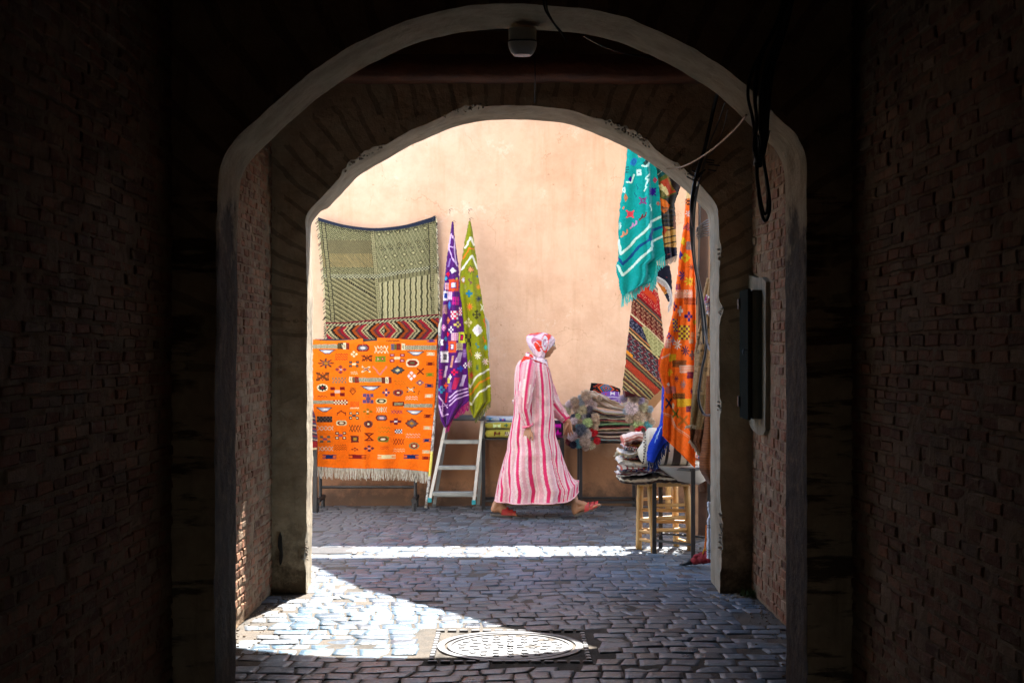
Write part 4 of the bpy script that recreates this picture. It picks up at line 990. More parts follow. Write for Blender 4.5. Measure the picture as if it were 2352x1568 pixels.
# -- sliver of striped rug and black stand at the extreme left of the opening
cv=Cv(690,940,740,1040,(90,60,80),2)
for k in range(26): cv.put((cv.Y-cv.X*.3>735+k*4)&(cv.Y-cv.X*.3<737.2+k*4),[(150,40,45),(60,70,90),(190,160,130),(40,40,45)][k%4])
cv.put(cv.Y>1012,(150,30,35)); cv.put(cv.Y>1027,(205,180,140))
o,P=cloth('striped_rug',[(672,900),(668,960),(660,1010),(652,1036)],[(700,900),(722,950),(729,1000),(727,1032)],12.6,cv,fold=lambda S,T:-.05*np.sin(T*3.14),thick=.012)
tag(o,'rolled end of a dark striped rug just showing beside the left pier','rug')
bs=empty('black_stand',V(715,1165,12.7),0,'dark grey metal stand just showing beside the left pier, under the striped rug','stand')
mb=MB(); x=V(728,0,12.7)[0]; mb.box(x-.035,x,12.68,12.74,0,.68,bev=.004); addp(bs,mb,'post',M_blk)
mb=MB(); mb.box(x-.5,x-.036,12.69,12.73,.62,.66,bev=.004); addp(bs,mb,'bar',M_blk)
mb=MB(); mb.box(x-.535,x-.5005,12.68,12.74,0,.68,bev=.004); addp(bs,mb,'post',M_blk)
# ================= tables, bags, blankets
def frame_table(name,xa,xb,ya,yb,zt,zl,label,bars=(True,True)):
    t=empty(name,((xa+xb)/2,(ya+yb)/2,0),0,label,'table')
    mb=MB(); mb.box(xa-.012,xb+.012,ya-.012,yb+.012,zt-.014,zt,bev=.003); addp(t,mb,'table_top',M_blk)
    for x in (xa,xb):
        for y in (ya,yb): mb=MB(); mb.box(x-.014,x+.014,y-.014,y+.014,0,zt-.015,bev=.003); addp(t,mb,'leg',M_blk)
    for y in (ya,yb): mb=MB(); mb.box(xa+.015,xb-.015,y-.010,y+.010,zl-.010,zl+.010); addp(t,mb,'cross_bar',M_blk)
    for x in (xa,xb): mb=MB(); mb.box(x-.009,x+.009,ya+.015,yb-.015,zl-.009,zl+.009); addp(t,mb,'cross_bar',M_blk)
    return t
t1x=(V(1110,0,12.95)[0],V(1292,0,12.95)[0]); zt1=HC-(1006-HY)*12.95/F
frame_table('steel_table',t1x[0],t1x[1],12.93,13.2,zt1,.075,'black steel table under the green folded bags, behind the walking woman')
t2x=(V(1333,0,12.9)[0],V(1462,0,12.9)[0]); zt2=HC-(1013-HY)*12.9/F
frame_table('steel_table',t2x[0],t2x[1],12.82,13.2,zt2,.075,'black steel table under the striped pompom blankets')
def pad(name,x0,x1,y0,y1,z0,z1,cvf,label=None,cat=None,group=None,wob=.004,seed=0,nx=70,nth=26,rd=.5,sag=None,twist=0):
    """a soft folded pad: rounded slab, dye from cvf(s along x 0..1, a around 0..1, front z 0..1)"""
    P=np.zeros((nx,nth,3));C=np.zeros((nx,nth,3)); yc=(y0+y1)/2; zc=(z0+z1)/2; hy=(y1-y0)/2; hz=(z1-z0)/2
    for i in range(nx):
        s=i/(nx-1); e=min(s,1-s); k=min(1,(e/.04+.0)**.5) if e<.04 else 1
        k=max(k,.02)
        for j in range(nth):
            a=2*math.pi*j/nth; ca,sa=math.cos(a),math.sin(a)
            yy=-math.copysign(abs(ca)**rd,ca)*hy*(.9+.1*k); zz=math.copysign(abs(sa)**.75,sa)*hz*k
            x=x0+(x1-x0)*s; w=wob*sn(x*14+seed*3,a,seed)+wob*.8*sn(x*40,seed*7,a*2)
            sg=sag(s) if sag else 0
            P[i,j]=(x,yc+yy+w*1.5,zc+zz+w+sg+wob*1.5*sn(x*9,seed*5.5))
            C[i,j]=cvf(s,j/nth,(zz/hz+1)/2)
    o=grid_obj(name,P,C,M_cloth,None,0,closed=True)
    # end caps
    if label: tag(o,label,cat,group)
    return o
def stripes(cols,widths=None,k=.85):
    L=[lin(c,k) for c in cols]; n=len(L)
    def f(s,a,z): return L[min(int(z*n),n-1)]
    return f
def img(cv,x0,x1,y0,y1):
    def f(s,a,z):
        return cv.sample(np.array(x0+(x1-x0)*s),np.array(y1+(y0-y1)*z))
    return f
# green bags
cr=crop(1080,1020,1300,1290,1278)
cvb=Cv(1105,950,1215,1012,(178,172,70),2.5,cr)
def bt(x,y,w,h,f,*pal,rot=0): cvb.stamp(x,y,w,h,f,list(pal),rot)
cvb.put(cvb.Y<cr[0](0,205)[1],(195,212,230)); bt(840,165,56,70,f_bow,(40,150,200),rot=1.57); bt(1012,165,84,62,f_bow,(60,90,190)); bt(1012,165,30,50,f_dia,(210,70,110),(210,70,110),(60,90,190)); bt(1180,165,60,50,f_bow,(40,50,110))
bt(1100,255,550,95,lambda u,v:W_((abs(u)>.985)|(v>.9),0,-1),(70,70,20)); bt(947,258,108,62,f_bow,(225,255,190)); bt(1082,250,56,66,f_flower,(40,100,70),(40,100,70)); bt(1180,255,80,60,f_bow,(140,60,40))
bt(947,365,92,66,f_bow,(95,25,20)); bt(1085,365,60,60,f_chk(4,4),(60,20,20),(230,220,190)); bt(1190,365,80,60,f_bow,(60,90,60))
for k in range(1): bt(1100,385,560,120,lambda u,v:W_(abs(u+.92)<.006,0,-1),(80,80,30))
bx0,bx1=V(1114,0,12.9)[0],V(1205,0,12.9)[0]; m_=12.95/F
def ZZ(vy,d=12.95): return HC-(vy-HY)*d/F
z0=zt1+.001
pad('folded_bag',bx0,bx1,12.91,13.15,z0,z0+.083,img(cvb,1114,1205,986,1005),'lower of the two olive green woven bags stacked on the steel table','bag','folded woven bags on the steel table',seed=1,wob=.003)
pad('folded_bag',bx0-.003,bx1,12.90,13.15,z0+.084,z0+.152,img(cvb,1114,1205,968,985),'upper of the two olive green woven bags, with a pale green bow motif','bag','folded woven bags on the steel table',seed=2,wob=.003)
pad('folded_bag',bx0-.004,bx1+.03,12.93,13.16,z0+.153,z0+.198,img(cvb,1114,1205,955,967),'light blue and white woven bag on top of the olive green bags','bag','folded woven bags on the steel table',seed=3,wob=.003)
pad('folded_cloth',bx0-.03,bx0-.004+.02,12.99,13.17,z0,z0+.135,stripes([(235,150,90),(240,140,120),(230,190,120),(240,150,140)]),'salmon pink folded cloth poking out beside the olive green bags','cloth',seed=4)
mbx=(V(1262,0,12.9)[0],V(1294,0,12.9)[0])
cvm=Cv(1255,960,1300,1010,(35,32,45),2.5)
cvm.stamp(1281,978,16,14,f_bow,[(225,0,190)]); cvm.stamp(1281,992,14,22,f_bow,[(225,0,190)],1.57); cvm.put(cvm.Y>1003,(225,0,190)); cvm.put(cvm.Y<964,(235,225,205))
pad('folded_bag',mbx[0],mbx[1],12.9,13.14,z0,z0+.17,img(cvm,1262,1294,962,1007),'black woven bag with magenta bow motifs at the right end of the steel table','bag','folded woven bags on the steel table',seed=5,wob=.003)
# black bag with a nested diamond, purple bag with white edge
def bag_quad(name,pts,d,cv,label,thick,dd=0):
    cr_=cv.cr; q=[cr_(*p) for p in pts]
    L=[q[0],q[3]];R=[q[1],q[2]]
    o,P=cloth(name,L,R,d,cv,thick=thick,res=2.0,fold=lambda S,T:-.015*np.sin(S*3.14)*np.sin(T*3.14)+dd*S); tag(o,label,'bag'); return o
cr8=crop(1380,920,1660,1160,1829)
cv=Cv(1350,872,1428,912,(22,18,20),3,cr8)
for t_,c_ in ((1,(215,95,50)),(.78,(22,18,20)),(.70,(20,130,170)),(.52,(20,18,20)),(.46,(215,90,55)),(.36,(20,130,165)),(.22,(20,20,24)),(.16,(215,90,55))):
    cv.stamp(870,335,270*t_,170*t_,lambda u,v:W_(abs(u)+abs(v)<1,0,-1),[c_],.14)
for sx in (-1,1):
    for k in range(4): cv.line([(870+sx*(70+k*30),335-60+k*14+sx*8),(870+sx*(100+k*30),335-66+k*14+sx*8)],(225,80,45),9); cv.line([(870+sx*(70+k*30),335+60-k*14+sx*8),(870+sx*(100+k*30),335+66-k*14+sx*8)],(225,80,45),9)
bag_quad('woven_bag',[(640,238),(1106,335),(1096,440),(612,400)],13.05,cv,'black woven bag with an orange and blue nested diamond, behind the pompom blankets',.05)
cv=Cv(1372,895,1430,935,(135,90,185),3,cr8)
cv.line([(835,470),(1090,480)],(215,200,235),16); cv.line([(1082,385),(1085,480)],(215,200,235),12); cv.line([(930,520),(1075,510),(1085,600)],(215,200,235),12); cv.stamp(985,425,70,60,f_bow,[WHT]); cv.stamp(880,430,30,30,f_dia,[(220,60,50)]*3)
bag_quad('woven_bag',[(800,395),(1092,388),(1112,620),(860,640)],13.0,cv,'purple woven bag with white edging under the black diamond bag',.06)
# leaning board
M_board=simple('orange brown board',(.50,.25,.10),(.42,.2,.08),12,.7,60,.2,.002)
mb=MB(); q=[V(*cr8[0](x,y),12.75) for x,y in ((1520,560),(1830,250),(1870,400),(1600,720),(1560,700))]
mb.add(q+[(a+.01,b+.03,c) for a,b,c in q],[(4,3,2,1,0),(5,6,7,8,9)]+[(i,(i+1)%5,5+(i+1)%5,5+i) for i in range(5)])
tag(mb.build('leaning_board',M_board),'orange-brown board leaning behind the right end of the pompom blankets','board')
# striped blankets with pompoms
lay=[ # bottom -> top
 [(175,160,140),(90,80,85),(150,190,190),(110,100,105),(190,170,150)],
 [(120,60,70),(205,185,160),(80,70,80),(170,60,70)],
 [(70,62,75),(60,55,68),(150,130,130),(190,175,155)],
 [(160,40,55),(190,80,80),(205,190,160),(225,205,160),(150,130,120)],
 [(190,180,165),(70,70,80),(90,160,90),(150,185,140),(70,110,90)],
 [(60,62,75),(160,70,70),(215,190,150),(220,205,170)],
 [(180,165,145),(90,90,95),(200,190,165),(110,100,95)],
 [(185,185,190),(60,55,60),(200,190,160),(95,90,85)],
 [(225,210,195),(160,75,75),(210,190,165),(150,160,130),(230,215,200)],
]
zs=zt2+.001; hb=.0335; blk=[]
bxl,bxr=V(1322,0,12.9)[0],V(1478,0,12.9)[0]
ords=['lowest','second from the bottom','third from the bottom','fourth from the bottom','fifth from the bottom','fifth from the top','fourth from the top','third from the top','second from the top']
rr_=random.Random(4)
for k,cs in enumerate(lay):
    a=bxl+rr_.uniform(-.02,.02); b=bxr+rr_.uniform(-.02,.02)
    root=empty('striped_blanket',((a+b)/2,12.98,zs+k*hb),0,'striped wool pompom blanket, %s of the folded stack on the steel table'%ords[k],'blanket','folded pompom blankets')
    o=pad('folded_cloth',a,b,12.76+.004*k,13.2,zs+k*hb,zs+(k+1)*hb+.002,stripes(cs[::-1] if k%2 else cs),seed=20+k,wob=.005,rd=.45,sag=(lambda s,k=k: (.012*math.sin(s*6+k)*.5 if k<6 else -.045*(k-5)*.4*math.sin(3.14*min(1,max(0,(s-.25)/.75)))*.8)+ .0))
    place_parts(root,o); blk.append(root)
ztop=zs+9*hb
root=empty('striped_blanket',V(1400,915,12.95),0,'rumpled beige pompom blanket flopped over the top of the folded stack','blanket','folded pompom blankets')
cvt=Cv(1340,890,1470,950,(205,180,150),2,cr8)
for k in range(9): cvt.line([(600,400+k*26-60),(800,520+k*22-60),(1000,610+k*17-50),(1230,660+k*13-40)],[(232,215,205),(170,140,120),(215,195,165),(190,160,130),(235,225,215)][k%5],12)
q=lambda *p:[cr8[0](*a) for a in p]
o,P=cloth('folded_cloth',q((600,385),(585,440),(610,520),(640,600)),q((700,375),(930,500),(1200,630),(1240,700)),12.78,cvt,res=2,thick=.02,fold=lambda S,T:-.03*np.sin(S*3.14)+.015*np.sin(S*13)); place_parts(root,o)
cvt2=Cv(1420,905,1450,945,(222,205,180),2,cr8)
o,P=cloth('folded_corner',q((1160,600),(1130,660)),q((1330,470),(1400,620)),12.84,cvt2,res=2,thick=.02,fold=lambda S,T:-.02*np.sin(S*3.14)); place_parts(root,o)
blk.append(root)
PC={'tan':(205,178,148),'pk':(238,218,220),'mv':(205,180,180),'lb':(170,190,205),'kh':(215,205,160),'dp':(80,70,90),'lg':(190,215,140),'gr':(185,185,195),'nv':(45,45,70),'tq':(80,190,205),'sl':(92,100,118),'gb':(185,168,160),'rd':(215,15,38),'db':(85,75,65),'br':(165,140,122),'dr':(110,20,35),'ll':(178,160,195)}
M_pom=cloth_mat('pompom wool',260,.2)
def pom_mesh(c,seed,n=620):
    r=random.Random(seed); mb=MB(); base=lin(c,1.0)
    mb.ball((0,0,0),.64,10,7,c=tuple(x*.75 for x in base))
    for i in range(n):
        z=1-2*(i+.5)/n; a=i*2.39996+r.uniform(-.2,.2); rr2=math.sqrt(1-z*z); d=Vector((rr2*math.cos(a),rr2*math.sin(a),z)); d=(d+Vector([r.uniform(-.22,.22) for _ in range(3)])).normalized()
        t=d.orthogonal().normalized(); s=d.cross(t); L=r.uniform(.78,1.22); w=.05; k=r.uniform(.6,1.35); cc=tuple(x*k for x in base)
        b=d*.55; tip=d*L
        mb.add([b+t*w,b+s*w*.9-t*w*.5,b-s*w*.9-t*w*.5,tip+t*w*.7,tip+s*w*.6-t*w*.4,tip-s*w*.6-t*w*.4],[(0,1,4,3),(1,2,5,4),(2,0,3,5),(3,4,5)],cc)
    me=mb.build('pompom',M_pom,colors=True); d_=me.data; bpy.data.objects.remove(me); return d_
pmesh={k:pom_mesh(tuple(x+(255-x)*(.28 if k not in ('rd','nv','dr','sl') else .06) for x in c),i) for i,(k,c) in enumerate(PC.items())}
poms=[(560,440,78,'tan'),(600,560,62,'pk'),(680,600,52,'mv'),(470,490,52,'lb'),(485,585,48,'lb'),(370,540,66,'tan'),(290,600,66,'pk'),(390,660,56,'tan'),(500,685,70,'kh'),(615,670,50,'dp'),(240,700,62,'kh'),(200,650,55,'tan'),(425,785,42,'lg'),(530,790,56,'gr'),(605,790,42,'nv'),(705,810,66,'tan'),(722,890,56,'tan'),(460,880,52,'tan'),(580,890,76,'lg'),(360,860,52,'pk'),(350,800,50,'sl'),(430,950,44,'tq'),(490,1010,88,'sl'),(550,1075,82,'gb'),(680,1050,60,'rd'),(700,960,52,'tan'),(330,1110,74,'pk'),(330,990,58,'db'),(430,1235,68,'tq'),(540,1205,78,'br'),(640,1250,66,'kh'),(735,1185,50,'rd'),(295,1200,68,'dr'),(350,1250,55,'nv'),(770,485,48,'tan'),(550,1290,52,'br'),
 (1340,490,76,'br'),(1170,500,62,'ll'),(1450,530,60,'ll'),(1530,545,46,'tan'),(1300,650,92,'pk'),(1230,700,60,'lb'),(1490,640,72,'kh'),(1600,670,52,'lb'),(1270,820,66,'tan'),(1430,800,92,'tan'),(1560,760,62,'tan'),(1415,910,76,'lg'),(1560,940,66,'tq'),(1335,990,62,'tan'),(1450,1030,80,'rd'),(1425,1140,60,'sl'),(1325,1140,56,'br'),(1620,880,60,'tan')]
r=random.Random(8)
for x,y,rad,k in poms:
    vx,vy=cr8[0](x,y); d=12.72-r.uniform(0,.05)-(.05 if rad>74 else 0)+(.1 if x<330 and y<750 else 0)
    o=bpy.data.objects.new('pompom',pmesh[k]); R=rad*.14066*d/F*1.12; p=Vector(V(vx,vy,d))
    i=int((p.z-zs)/hb); i=min(max(i,0),9); rt=blk[9 if (y<620) else min(i,8)]
    o.location=p-Vector(rt.location); o.scale=(R,R,R*r.uniform(.85,1.05)); o.rotation_euler=(r.uniform(0,6),r.uniform(0,6),r.uniform(0,6)); link(o,rt)
# ================= the walking woman
YP=12.30
def Wp(cx,cy,dy=0): return Vector((-.2767+.001081*cx, YP+dy, 1.632-.001081*cy))
WS=.001081
wo=empty('person',(Wp(430,0)[0],YP,0),0,'woman in pink striped full-length robe and patterned headscarf striding right','person')
def skin_mat():
    m,nt,b=new_mat('skin'); n=tex(nt,30,5,.6); r=ramp(nt,n.outputs['Fac'],[(.35,(.40,.20,.105)),(.65,(.33,.155,.08))])
    # soles and heels are paler
    nt.links.new(r.outputs['Color'],b.inputs['Base Color']); b.inputs['Roughness'].default_value=.5; b.inputs['Subsurface Weight'].default_value=.08; b.inputs['Subsurface Radius'].default_value=(.01,.004,.002)
    g=tex(nt,160,3,.5); bump(nt,b,g.outputs['Fac'],.2,.001); return m
M_skin=skin_mat()
mb=MB()
def limb(pts,rad,n=14,k=6):
    P=smoothp([tuple(p)+(0,) if False else p for p in pts],len(pts)*k); R=np.interp(np.linspace(0,len(pts)-1,len(P)),range(len(pts)),rad)
    mb.tube(P,list(R),n); mb.ball(P[0],R[0],n,8); mb.ball(P[-1],R[-1],n,8)
# head
hc=Wp(512,140)
def headpt(th,ph):
    # th 0 top..pi bottom ; ph 0 = +X (face)
    x=math.sin(th)*math.cos(ph);y=math.sin(th)*math.sin(ph);z=math.cos(th)
    p=Vector((x*.092,y*.072,z*.108))
    if z<0: p.x*=1-.12*(-z); p.y*=1-.28*(-z)
    front=max(0,x)
    def g(cz,cy,sz,sy,a):
        return a*math.exp(-((p.z-cz)/sz)**2-((p.y-cy)/sy)**2)*(1 if x>0 else 0)
    d=g(.030,0,.010,.045,.004)+g(-.002,0,.012,.008,.010)+g(-.016,0,.011,.011,.021)+g(-.045,0,.006,.017,.0085)+g(-.057,0,.006,.015,.0085)+g(-.051,0,.003,.02,-.003)+g(-.085,0,.014,.02,.014)+g(-.07,0,.006,.02,-.003)
    d+=g(.012,.029,.011,.014,-.010)+g(.012,-.029,.011,.014,-.010)+g(-.012,.036,.018,.016,.006)+g(-.012,-.036,.018,.016,.006)
    p.x+=d; return p
vs=[];fs=[];m_,n_=60,72
for i in range(m_+1):
    for k in range(n_): vs.append(headpt(math.pi*i/m_,2*math.pi*k/n_))
HR=Matrix.Rotation(math.radians(6),3,'Y')@Matrix.Rotation(math.radians(8),3,'Z')
vs=[HR@v+hc for v in vs]
for i in range(m_):
    for k in range(n_): fs.append((i*n_+k,(i+1)*n_+k,(i+1)*n_+(k+1)%n_,i*n_+(k+1)%n_))
mb.add(vs,fs)
for s in (-1,1): mb.ball(hc+HR@Vector((-.01,.072*s,-.005)),(.016,.007,.028),10,8)
limb([Wp(485,190),Wp(460,260),Wp(440,300)],[.052,.05,.062])
# torso, hips
limb([Wp(435,300),Wp(430,400),Wp(425,520),Wp(430,640),Wp(430,760)],[.085,.115,.105,.115,.12],20)
# legs: rear (far) leg trails, front leg leads
limb([Wp(420,760,.07),Wp(330,1040,.07),Wp(240,1180,.06),Wp(170,1330,.05),Wp(140,1400,.05)],[.085,.058,.055,.036,.034])
limb([Wp(450,760,-.07),Wp(560,1040,-.06),Wp(650,1180,-.05),Wp(735,1330,-.05),Wp(755,1390,-.05)],[.085,.06,.055,.038,.034])
# feet
def foot(heel,ball_,toe,ank,y,wid=.042):
    limb([ank,(ank+heel)/2+Vector((.0,0,.002)),heel],[.034,.034,.030])
    limb([heel,(heel*.6+ball_*.4)+Vector((0,0,.018)),ball_],[.030,.034,.030])
    limb([ank,(ank*.45+ball_*.55)+Vector((0,0,.008)),ball_],[.034,.030,.026])
    ax=(toe-ball_).normalized()
    for k in range(5):
        off=Vector((0,(k-2)*.017,0)); L=[1,.92,.84,.74,.62][k] if y<0 else [1,.92,.84,.74,.62][4-k]*1
        L=[1,.95,.88,.8,.68][k if True else 4-k]
        b=ball_+off*.9-ax*.012; t=ball_+off*1.05+(toe-ball_)*L
        limb([b,(b+t)/2+Vector((0,0,.004)),t],[.014,.0095,.0085] if k else [.016,.0125,.011],8,3)
foot(Wp(112,1452,.05),Wp(225,1488,.05),Wp(292,1496,.05),Wp(140,1395,.05),1)
foot(Wp(762,1462,-.05),Wp(885,1432,-.05),Wp(950,1402,-.05),Wp(757,1392,-.05),-1)
# arms
limb([Wp(385,330,-.13),Wp(355,520,-.19),Wp(345,600,-.20),Wp(365,700,-.19),Wp(383,785,-.18)],[.055,.042,.038,.032,.023])
limb([Wp(470,330,.13),Wp(540,520,.19),Wp(575,620,.19),Wp(640,700,.17),Wp(705,748,.15)],[.055,.042,.038,.032,.023])
def hand(wr,base_dirs,scale=1,side=-1,fingers=None,thumb=None,palm_end=None):
    # palm as a flat loft from wrist to knuckles
    d=(palm_end-wr); L=d.length; t=d.normalized(); across=base_dirs; nrm=t.cross(across).normalized()
    for q in (-1,-.33,.33,1):
        limb([wr+across*q*.010,wr+d*.5+across*q*.024*scale,palm_end+across*q*.029*scale],[.0145,.0135,.0105],8,4)
    for k,(q,ln,bend,spr) in enumerate(fingers):
        p=palm_end+across*q*.030*scale; dirn=(t+across*spr).normalized(); pts=[p-dirn*.012,p]
        cur=p; dd=dirn
        for sgm,f in enumerate((.45,.32,.23)):
            dd=(Matrix.Rotation(bend*(.7 if sgm==0 else 1),3,across)@dd).normalized(); cur=cur+dd*ln*f; pts.append(cur)
        limb(pts,[.0095,.0090,.0082,.0074,.0062],8,3)
    p0,p1,p2,p3=thumb; limb([p0,p1,p2,p3],[.012,.0105,.009,.0072],8,3)
# near hand hangs, fingers towards lower left, back of hand to the camera
wr=Wp(385,785,-.18); pe=Wp(372,866,-.18); ac=Vector((.85,-.45,.08)).normalized()
hand(wr,ac,1,fingers=[(-.95,.062,.30,-.42),(-.35,.072,.26,-.30),(.3,.074,.24,-.22),(.95,.060,.30,-.10)],thumb=[Wp(395,812,-.19),Wp(414,835,-.20),Wp(419,862,-.205),Wp(415,884,-.205)],palm_end=pe)
wr=Wp(708,750,.15); pe=Wp(712,815,.145); ac=Vector((.9,-.35,.2)).normalized()
hand(wr,ac,.95,fingers=[(-.95,.058,.34,-.30),(-.35,.068,.32,-.22),(.3,.066,.28,-.05),(.95,.054,.26,.12)],thumb=[Wp(700,775,.13),Wp(688,800,.12),Wp(680,822,.115),Wp(677,842,.112)],palm_end=pe)
body=mb.build('body',M_skin,smooth=True); place_parts(wo,body)
rm=body.modifiers.new('one skin','REMESH'); rm.mode='VOXEL'; rm.voxel_size=.0042; rm.use_smooth_shade=True
sm_=body.modifiers.new('soften','SMOOTH'); sm_.factor=.5; sm_.iterations=2
# eye, brow and lips
M_eye=simple('eye',(.6,.58,.54),None,10,.2); M_iris=simple('iris',(.03,.015,.01),None,10,.2); M_lip=simple('lip',(.30,.09,.07),None,10,.5)
for s in (-1,1):
    e=hc+HR@Vector((.080,.029*s,.012)); m1=MB(); m1.ball(e,.0115,12,8); m1.m=1; m1.ball(e+HR@Vector((.0085,.002*s,0)),.0058,8,6); o=m1.build('eye',[M_eye,M_iris],smooth=True); place_parts(wo,o)
    m1=MB(); m1.tube([hc+HR@Vector((.090,.012*s,.027)),hc+HR@Vector((.088,.028*s,.031)),hc+HR@Vector((.076,.045*s,.027))],[.0025,.003,.0015],6); o=m1.build('eyebrow',M_iris); place_parts(wo,o)
# ---- robe
NR,NT=250,600
left=[(255,345),(300,300),(380,287),(470,284),(560,279),(700,268),(800,246),(900,224),(980,214),(1060,188),(1150,162),(1260,138),(1362,118)]
right=[(255,505),(300,535),(360,556),(450,574),(560,580),(650,586),(720,592),(860,604),(960,640),(1060,672),(1140,702),(1220,742),(1290,790),(1378,786)]
PINK=lin((222,44,104),.9);PALE=lin((234,184,188),.84);WHI=lin((246,232,226),.86);RS=lin((224,150,164),.86)
rows=np.linspace(255,1382,NR); P=np.zeros((NR,NT,3)); C=np.zeros((NR,NT,3))
lx_=np.interp(rows,[a for a,b in left],[b for a,b in left]); rx_=np.interp(rows,[a for a,b in right],[b for a,b in right])
hy_=np.interp(rows,[255,300,340,420,600,760,1000,1200,1380],[.07,.15,.185,.185,.165,.18,.20,.225,.25])
for i,cy in enumerate(rows):
    a=lx_[i];b=rx_[i]; cxm=(a+b)/2; hx=(b-a)/2; fl=np.clip((cy-700)/600,0,1)
    s_front=0
    for j in range(NT):
        th=2*math.pi*j/NT; c,s=math.cos(th),math.sin(th)
        ux=math.copysign(abs(c)**.88,c); uy=math.copysign(abs(s)**.88,s)
        # drape folds run down from chest and hip
        f=.004*math.sin(th*9+cy*.004)+.022*fl*math.sin(th*9+1.1*math.sin(cy*.006)+2*sn(th,cy*.003,8))+.030*fl*sn(th*2.0,cy*.004,2)+.010*sn(th*5,cy*.014,5)+.009*math.sin(cy*.045+th*4+3*sn(th*2,cy*.006))*math.exp(-((cy-620)/170)**2)
        f+=.010*math.exp(-((cy-560-40*c)/60)**2)*math.sin(th*3+cy*.05)+.012*math.exp(-((cy-1010-60*c)/50)**2)*math.sin(th*2+cy*.03)+.006*math.exp(-((cy-740+90*c)/50)**2)
        f-=(.020*fl+.004)*(1-abs(math.sin(th*5.5+.9*math.sin(cy*.004+1)+1.5*sn(th*.8,cy*.002,11))))**2.2
        k=1+f/.25
        edge=1 if True else 0
        X=cxm+hx*ux*(1+ (f*1.2 if abs(ux)<.97 else f*.3)); Y=YP+uy*hy_[i]*k
        hemz=0
        zc=cy
        if fl>0:
            # hem is lifted a little at front, dips mid
            q=(X-118)/670; hemz=fl**6*(-18*(1-min(1,abs(q-.42)/.42))+ (70 if q>.93 else 0)*(q-.93)/.07 + 8)
            zc=cy-max(0,hemz) if hemz>0 else cy-hemz*0
            zc=cy-(fl**5)*( 22*(q-.4)**2*2 + (max(0,q-.8)/.2)**2*62)
        p=Wp(X,zc); P[i,j]=(p.x,Y,p.z)
        # stripe coordinate: arc position from the middle of the visible side, in crop px
        arc=math.atan2(c,-s)   # 0 facing the camera, + towards the front
        r_=(hx*.9+hy_[i]/WS*.35)
        st=arc*r_*.86
        if arc>.55 and cy>640: st+= (cy-640)*.17*min(1,(arc-.55)/.2)   # side gore on the bias
        u=(st+38)/97.0; t=u%1
        if t<.245: col_=PINK
        else:
            w=(t-.235)/.765
            lines=[(.05,.10),(.16,.20),(.27,.30),(.72,.75),(.80,.85),(.90,.95)]
            hit=any(a_<w<b_ for a_,b_ in lines)
            basec=PALE if .33<w<.68 else RS if abs(w-.5)>.42 else PALE
            if .33<w<.68: basec=tuple(.5*x+.5*y for x,y in zip(PALE,RS)) if (int(u)%2==0) else PALE
            col_=WHI if hit else basec
        C[i,j]=col_
robe,_=None,None
M_robe=cloth_mat('robe cloth',420,.25,.62,.001)
robe=grid_obj('robe',P,C,M_robe,None,.004,closed=True); place_parts(wo,robe)
# hem piping
M_trim=simple('pink piping',lin((235,150,165),.9),lin((250,225,225),.9),120,.7)
m1=MB(); m1.tube([tuple(p) for p in P[-1]]+[tuple(P[-1,0])],.0065,6); o=m1.build('hem_piping',M_trim,smooth=True); place_parts(wo,o)
# button braid down the front edge
m1=MB(); r=random.Random(2)
fr_=[P[i,0] for i in range(8,78,1)]
m1.tube([tuple(p+np.array((.004,-.004,0))) for p in fr_],.004,6)
for k in range(0,len(fr_),2): p=fr_[k]; m1.ball((p[0]+.008,p[1]-.004,p[2]),.0052,6,5)
o=m1.build('button_braid',simple('braid',lin((190,110,130),.9),lin((225,190,195),.9),60,.7),smooth=True); place_parts(wo,o)
# sleeves
def sleeve(pts,rad,seed,cuff=True,fl=1.0):
    n=110; pp=smoothp(pts,n); T=36; R=np.interp(np.linspace(0,1,n),np.linspace(0,1,len(rad)),rad)
    P=np.zeros((n,T,3));C=np.zeros((n,T,3))
    for i in range(n):
        a=pp[max(i-1,0)];b=pp[min(i+1,n-1)]; t=(b-a).normalized(); u=Vector((0,-1,0)); u=(u-t*u.dot(t)).normalized(); w=t.cross(u)
        s=i/(n-1)
        for j in range(T):
            th=2*math.pi*j/T
            f=1+.10*sn(th*1.5,s*7,seed)+.07*math.sin(s*30+th*2)*(.3+s)*.6+.06*sn(th*4,s*20,seed+3)
            d=u*math.cos(th)*R[i]*.85*f+w*math.sin(th)*R[i]*f
            q=pp[i]+d; P[i,j]=q
            arc=(th if th<math.pi else th-2*math.pi)*R[i]/WS
            t_=((arc+16)/92)%1
            if t_<.2: c_=PINK
            else:
                w_=(t_-.2)/.8; c_=WHI if (.06<w_<.14 or .22<w_<.27 or .78<w_<.86) else PALE if .35<w_<.7 else RS
            if s>.955: c_=PINK
            C[i,j]=c_
    return grid_obj('sleeve',P,C,M_robe,None,.004,closed=True)
s1=sleeve([Wp(395,285,-.06),Wp(385,335,-.145),Wp(370,440,-.20),Wp(358,540,-.215),Wp(352,640,-.215),Wp(370,720,-.20),Wp(382,775,-.185)],[.055,.072,.070,.062,.055,.046,.039,.036],1); place_parts(wo,s1)
s2=sleeve([Wp(470,300,.06),Wp(500,380,.16),Wp(545,500,.20),Wp(590,610,.20),Wp(650,690,.175),Wp(700,744,.155)],[.055,.072,.068,.066,.060,.050,.034],2); place_parts(wo,s2)
# turned-back cuff of the near sleeve
m1=MB(); cuff=[]
c0=Wp(381,770,-.187)
for k in range(25):
    a=2*math.pi*k/24; cuff.append(c0+Vector((math.cos(a)*.038,math.sin(a)*.032,.010*math.sin(a+.6)+.008*math.cos(a))))
m1.tube(cuff,.0095,8); o=m1.build('cuff',simple('pink cuff',lin((230,80,115),.85),lin((240,150,165),.85),50,.7),smooth=True); place_parts(wo,o)
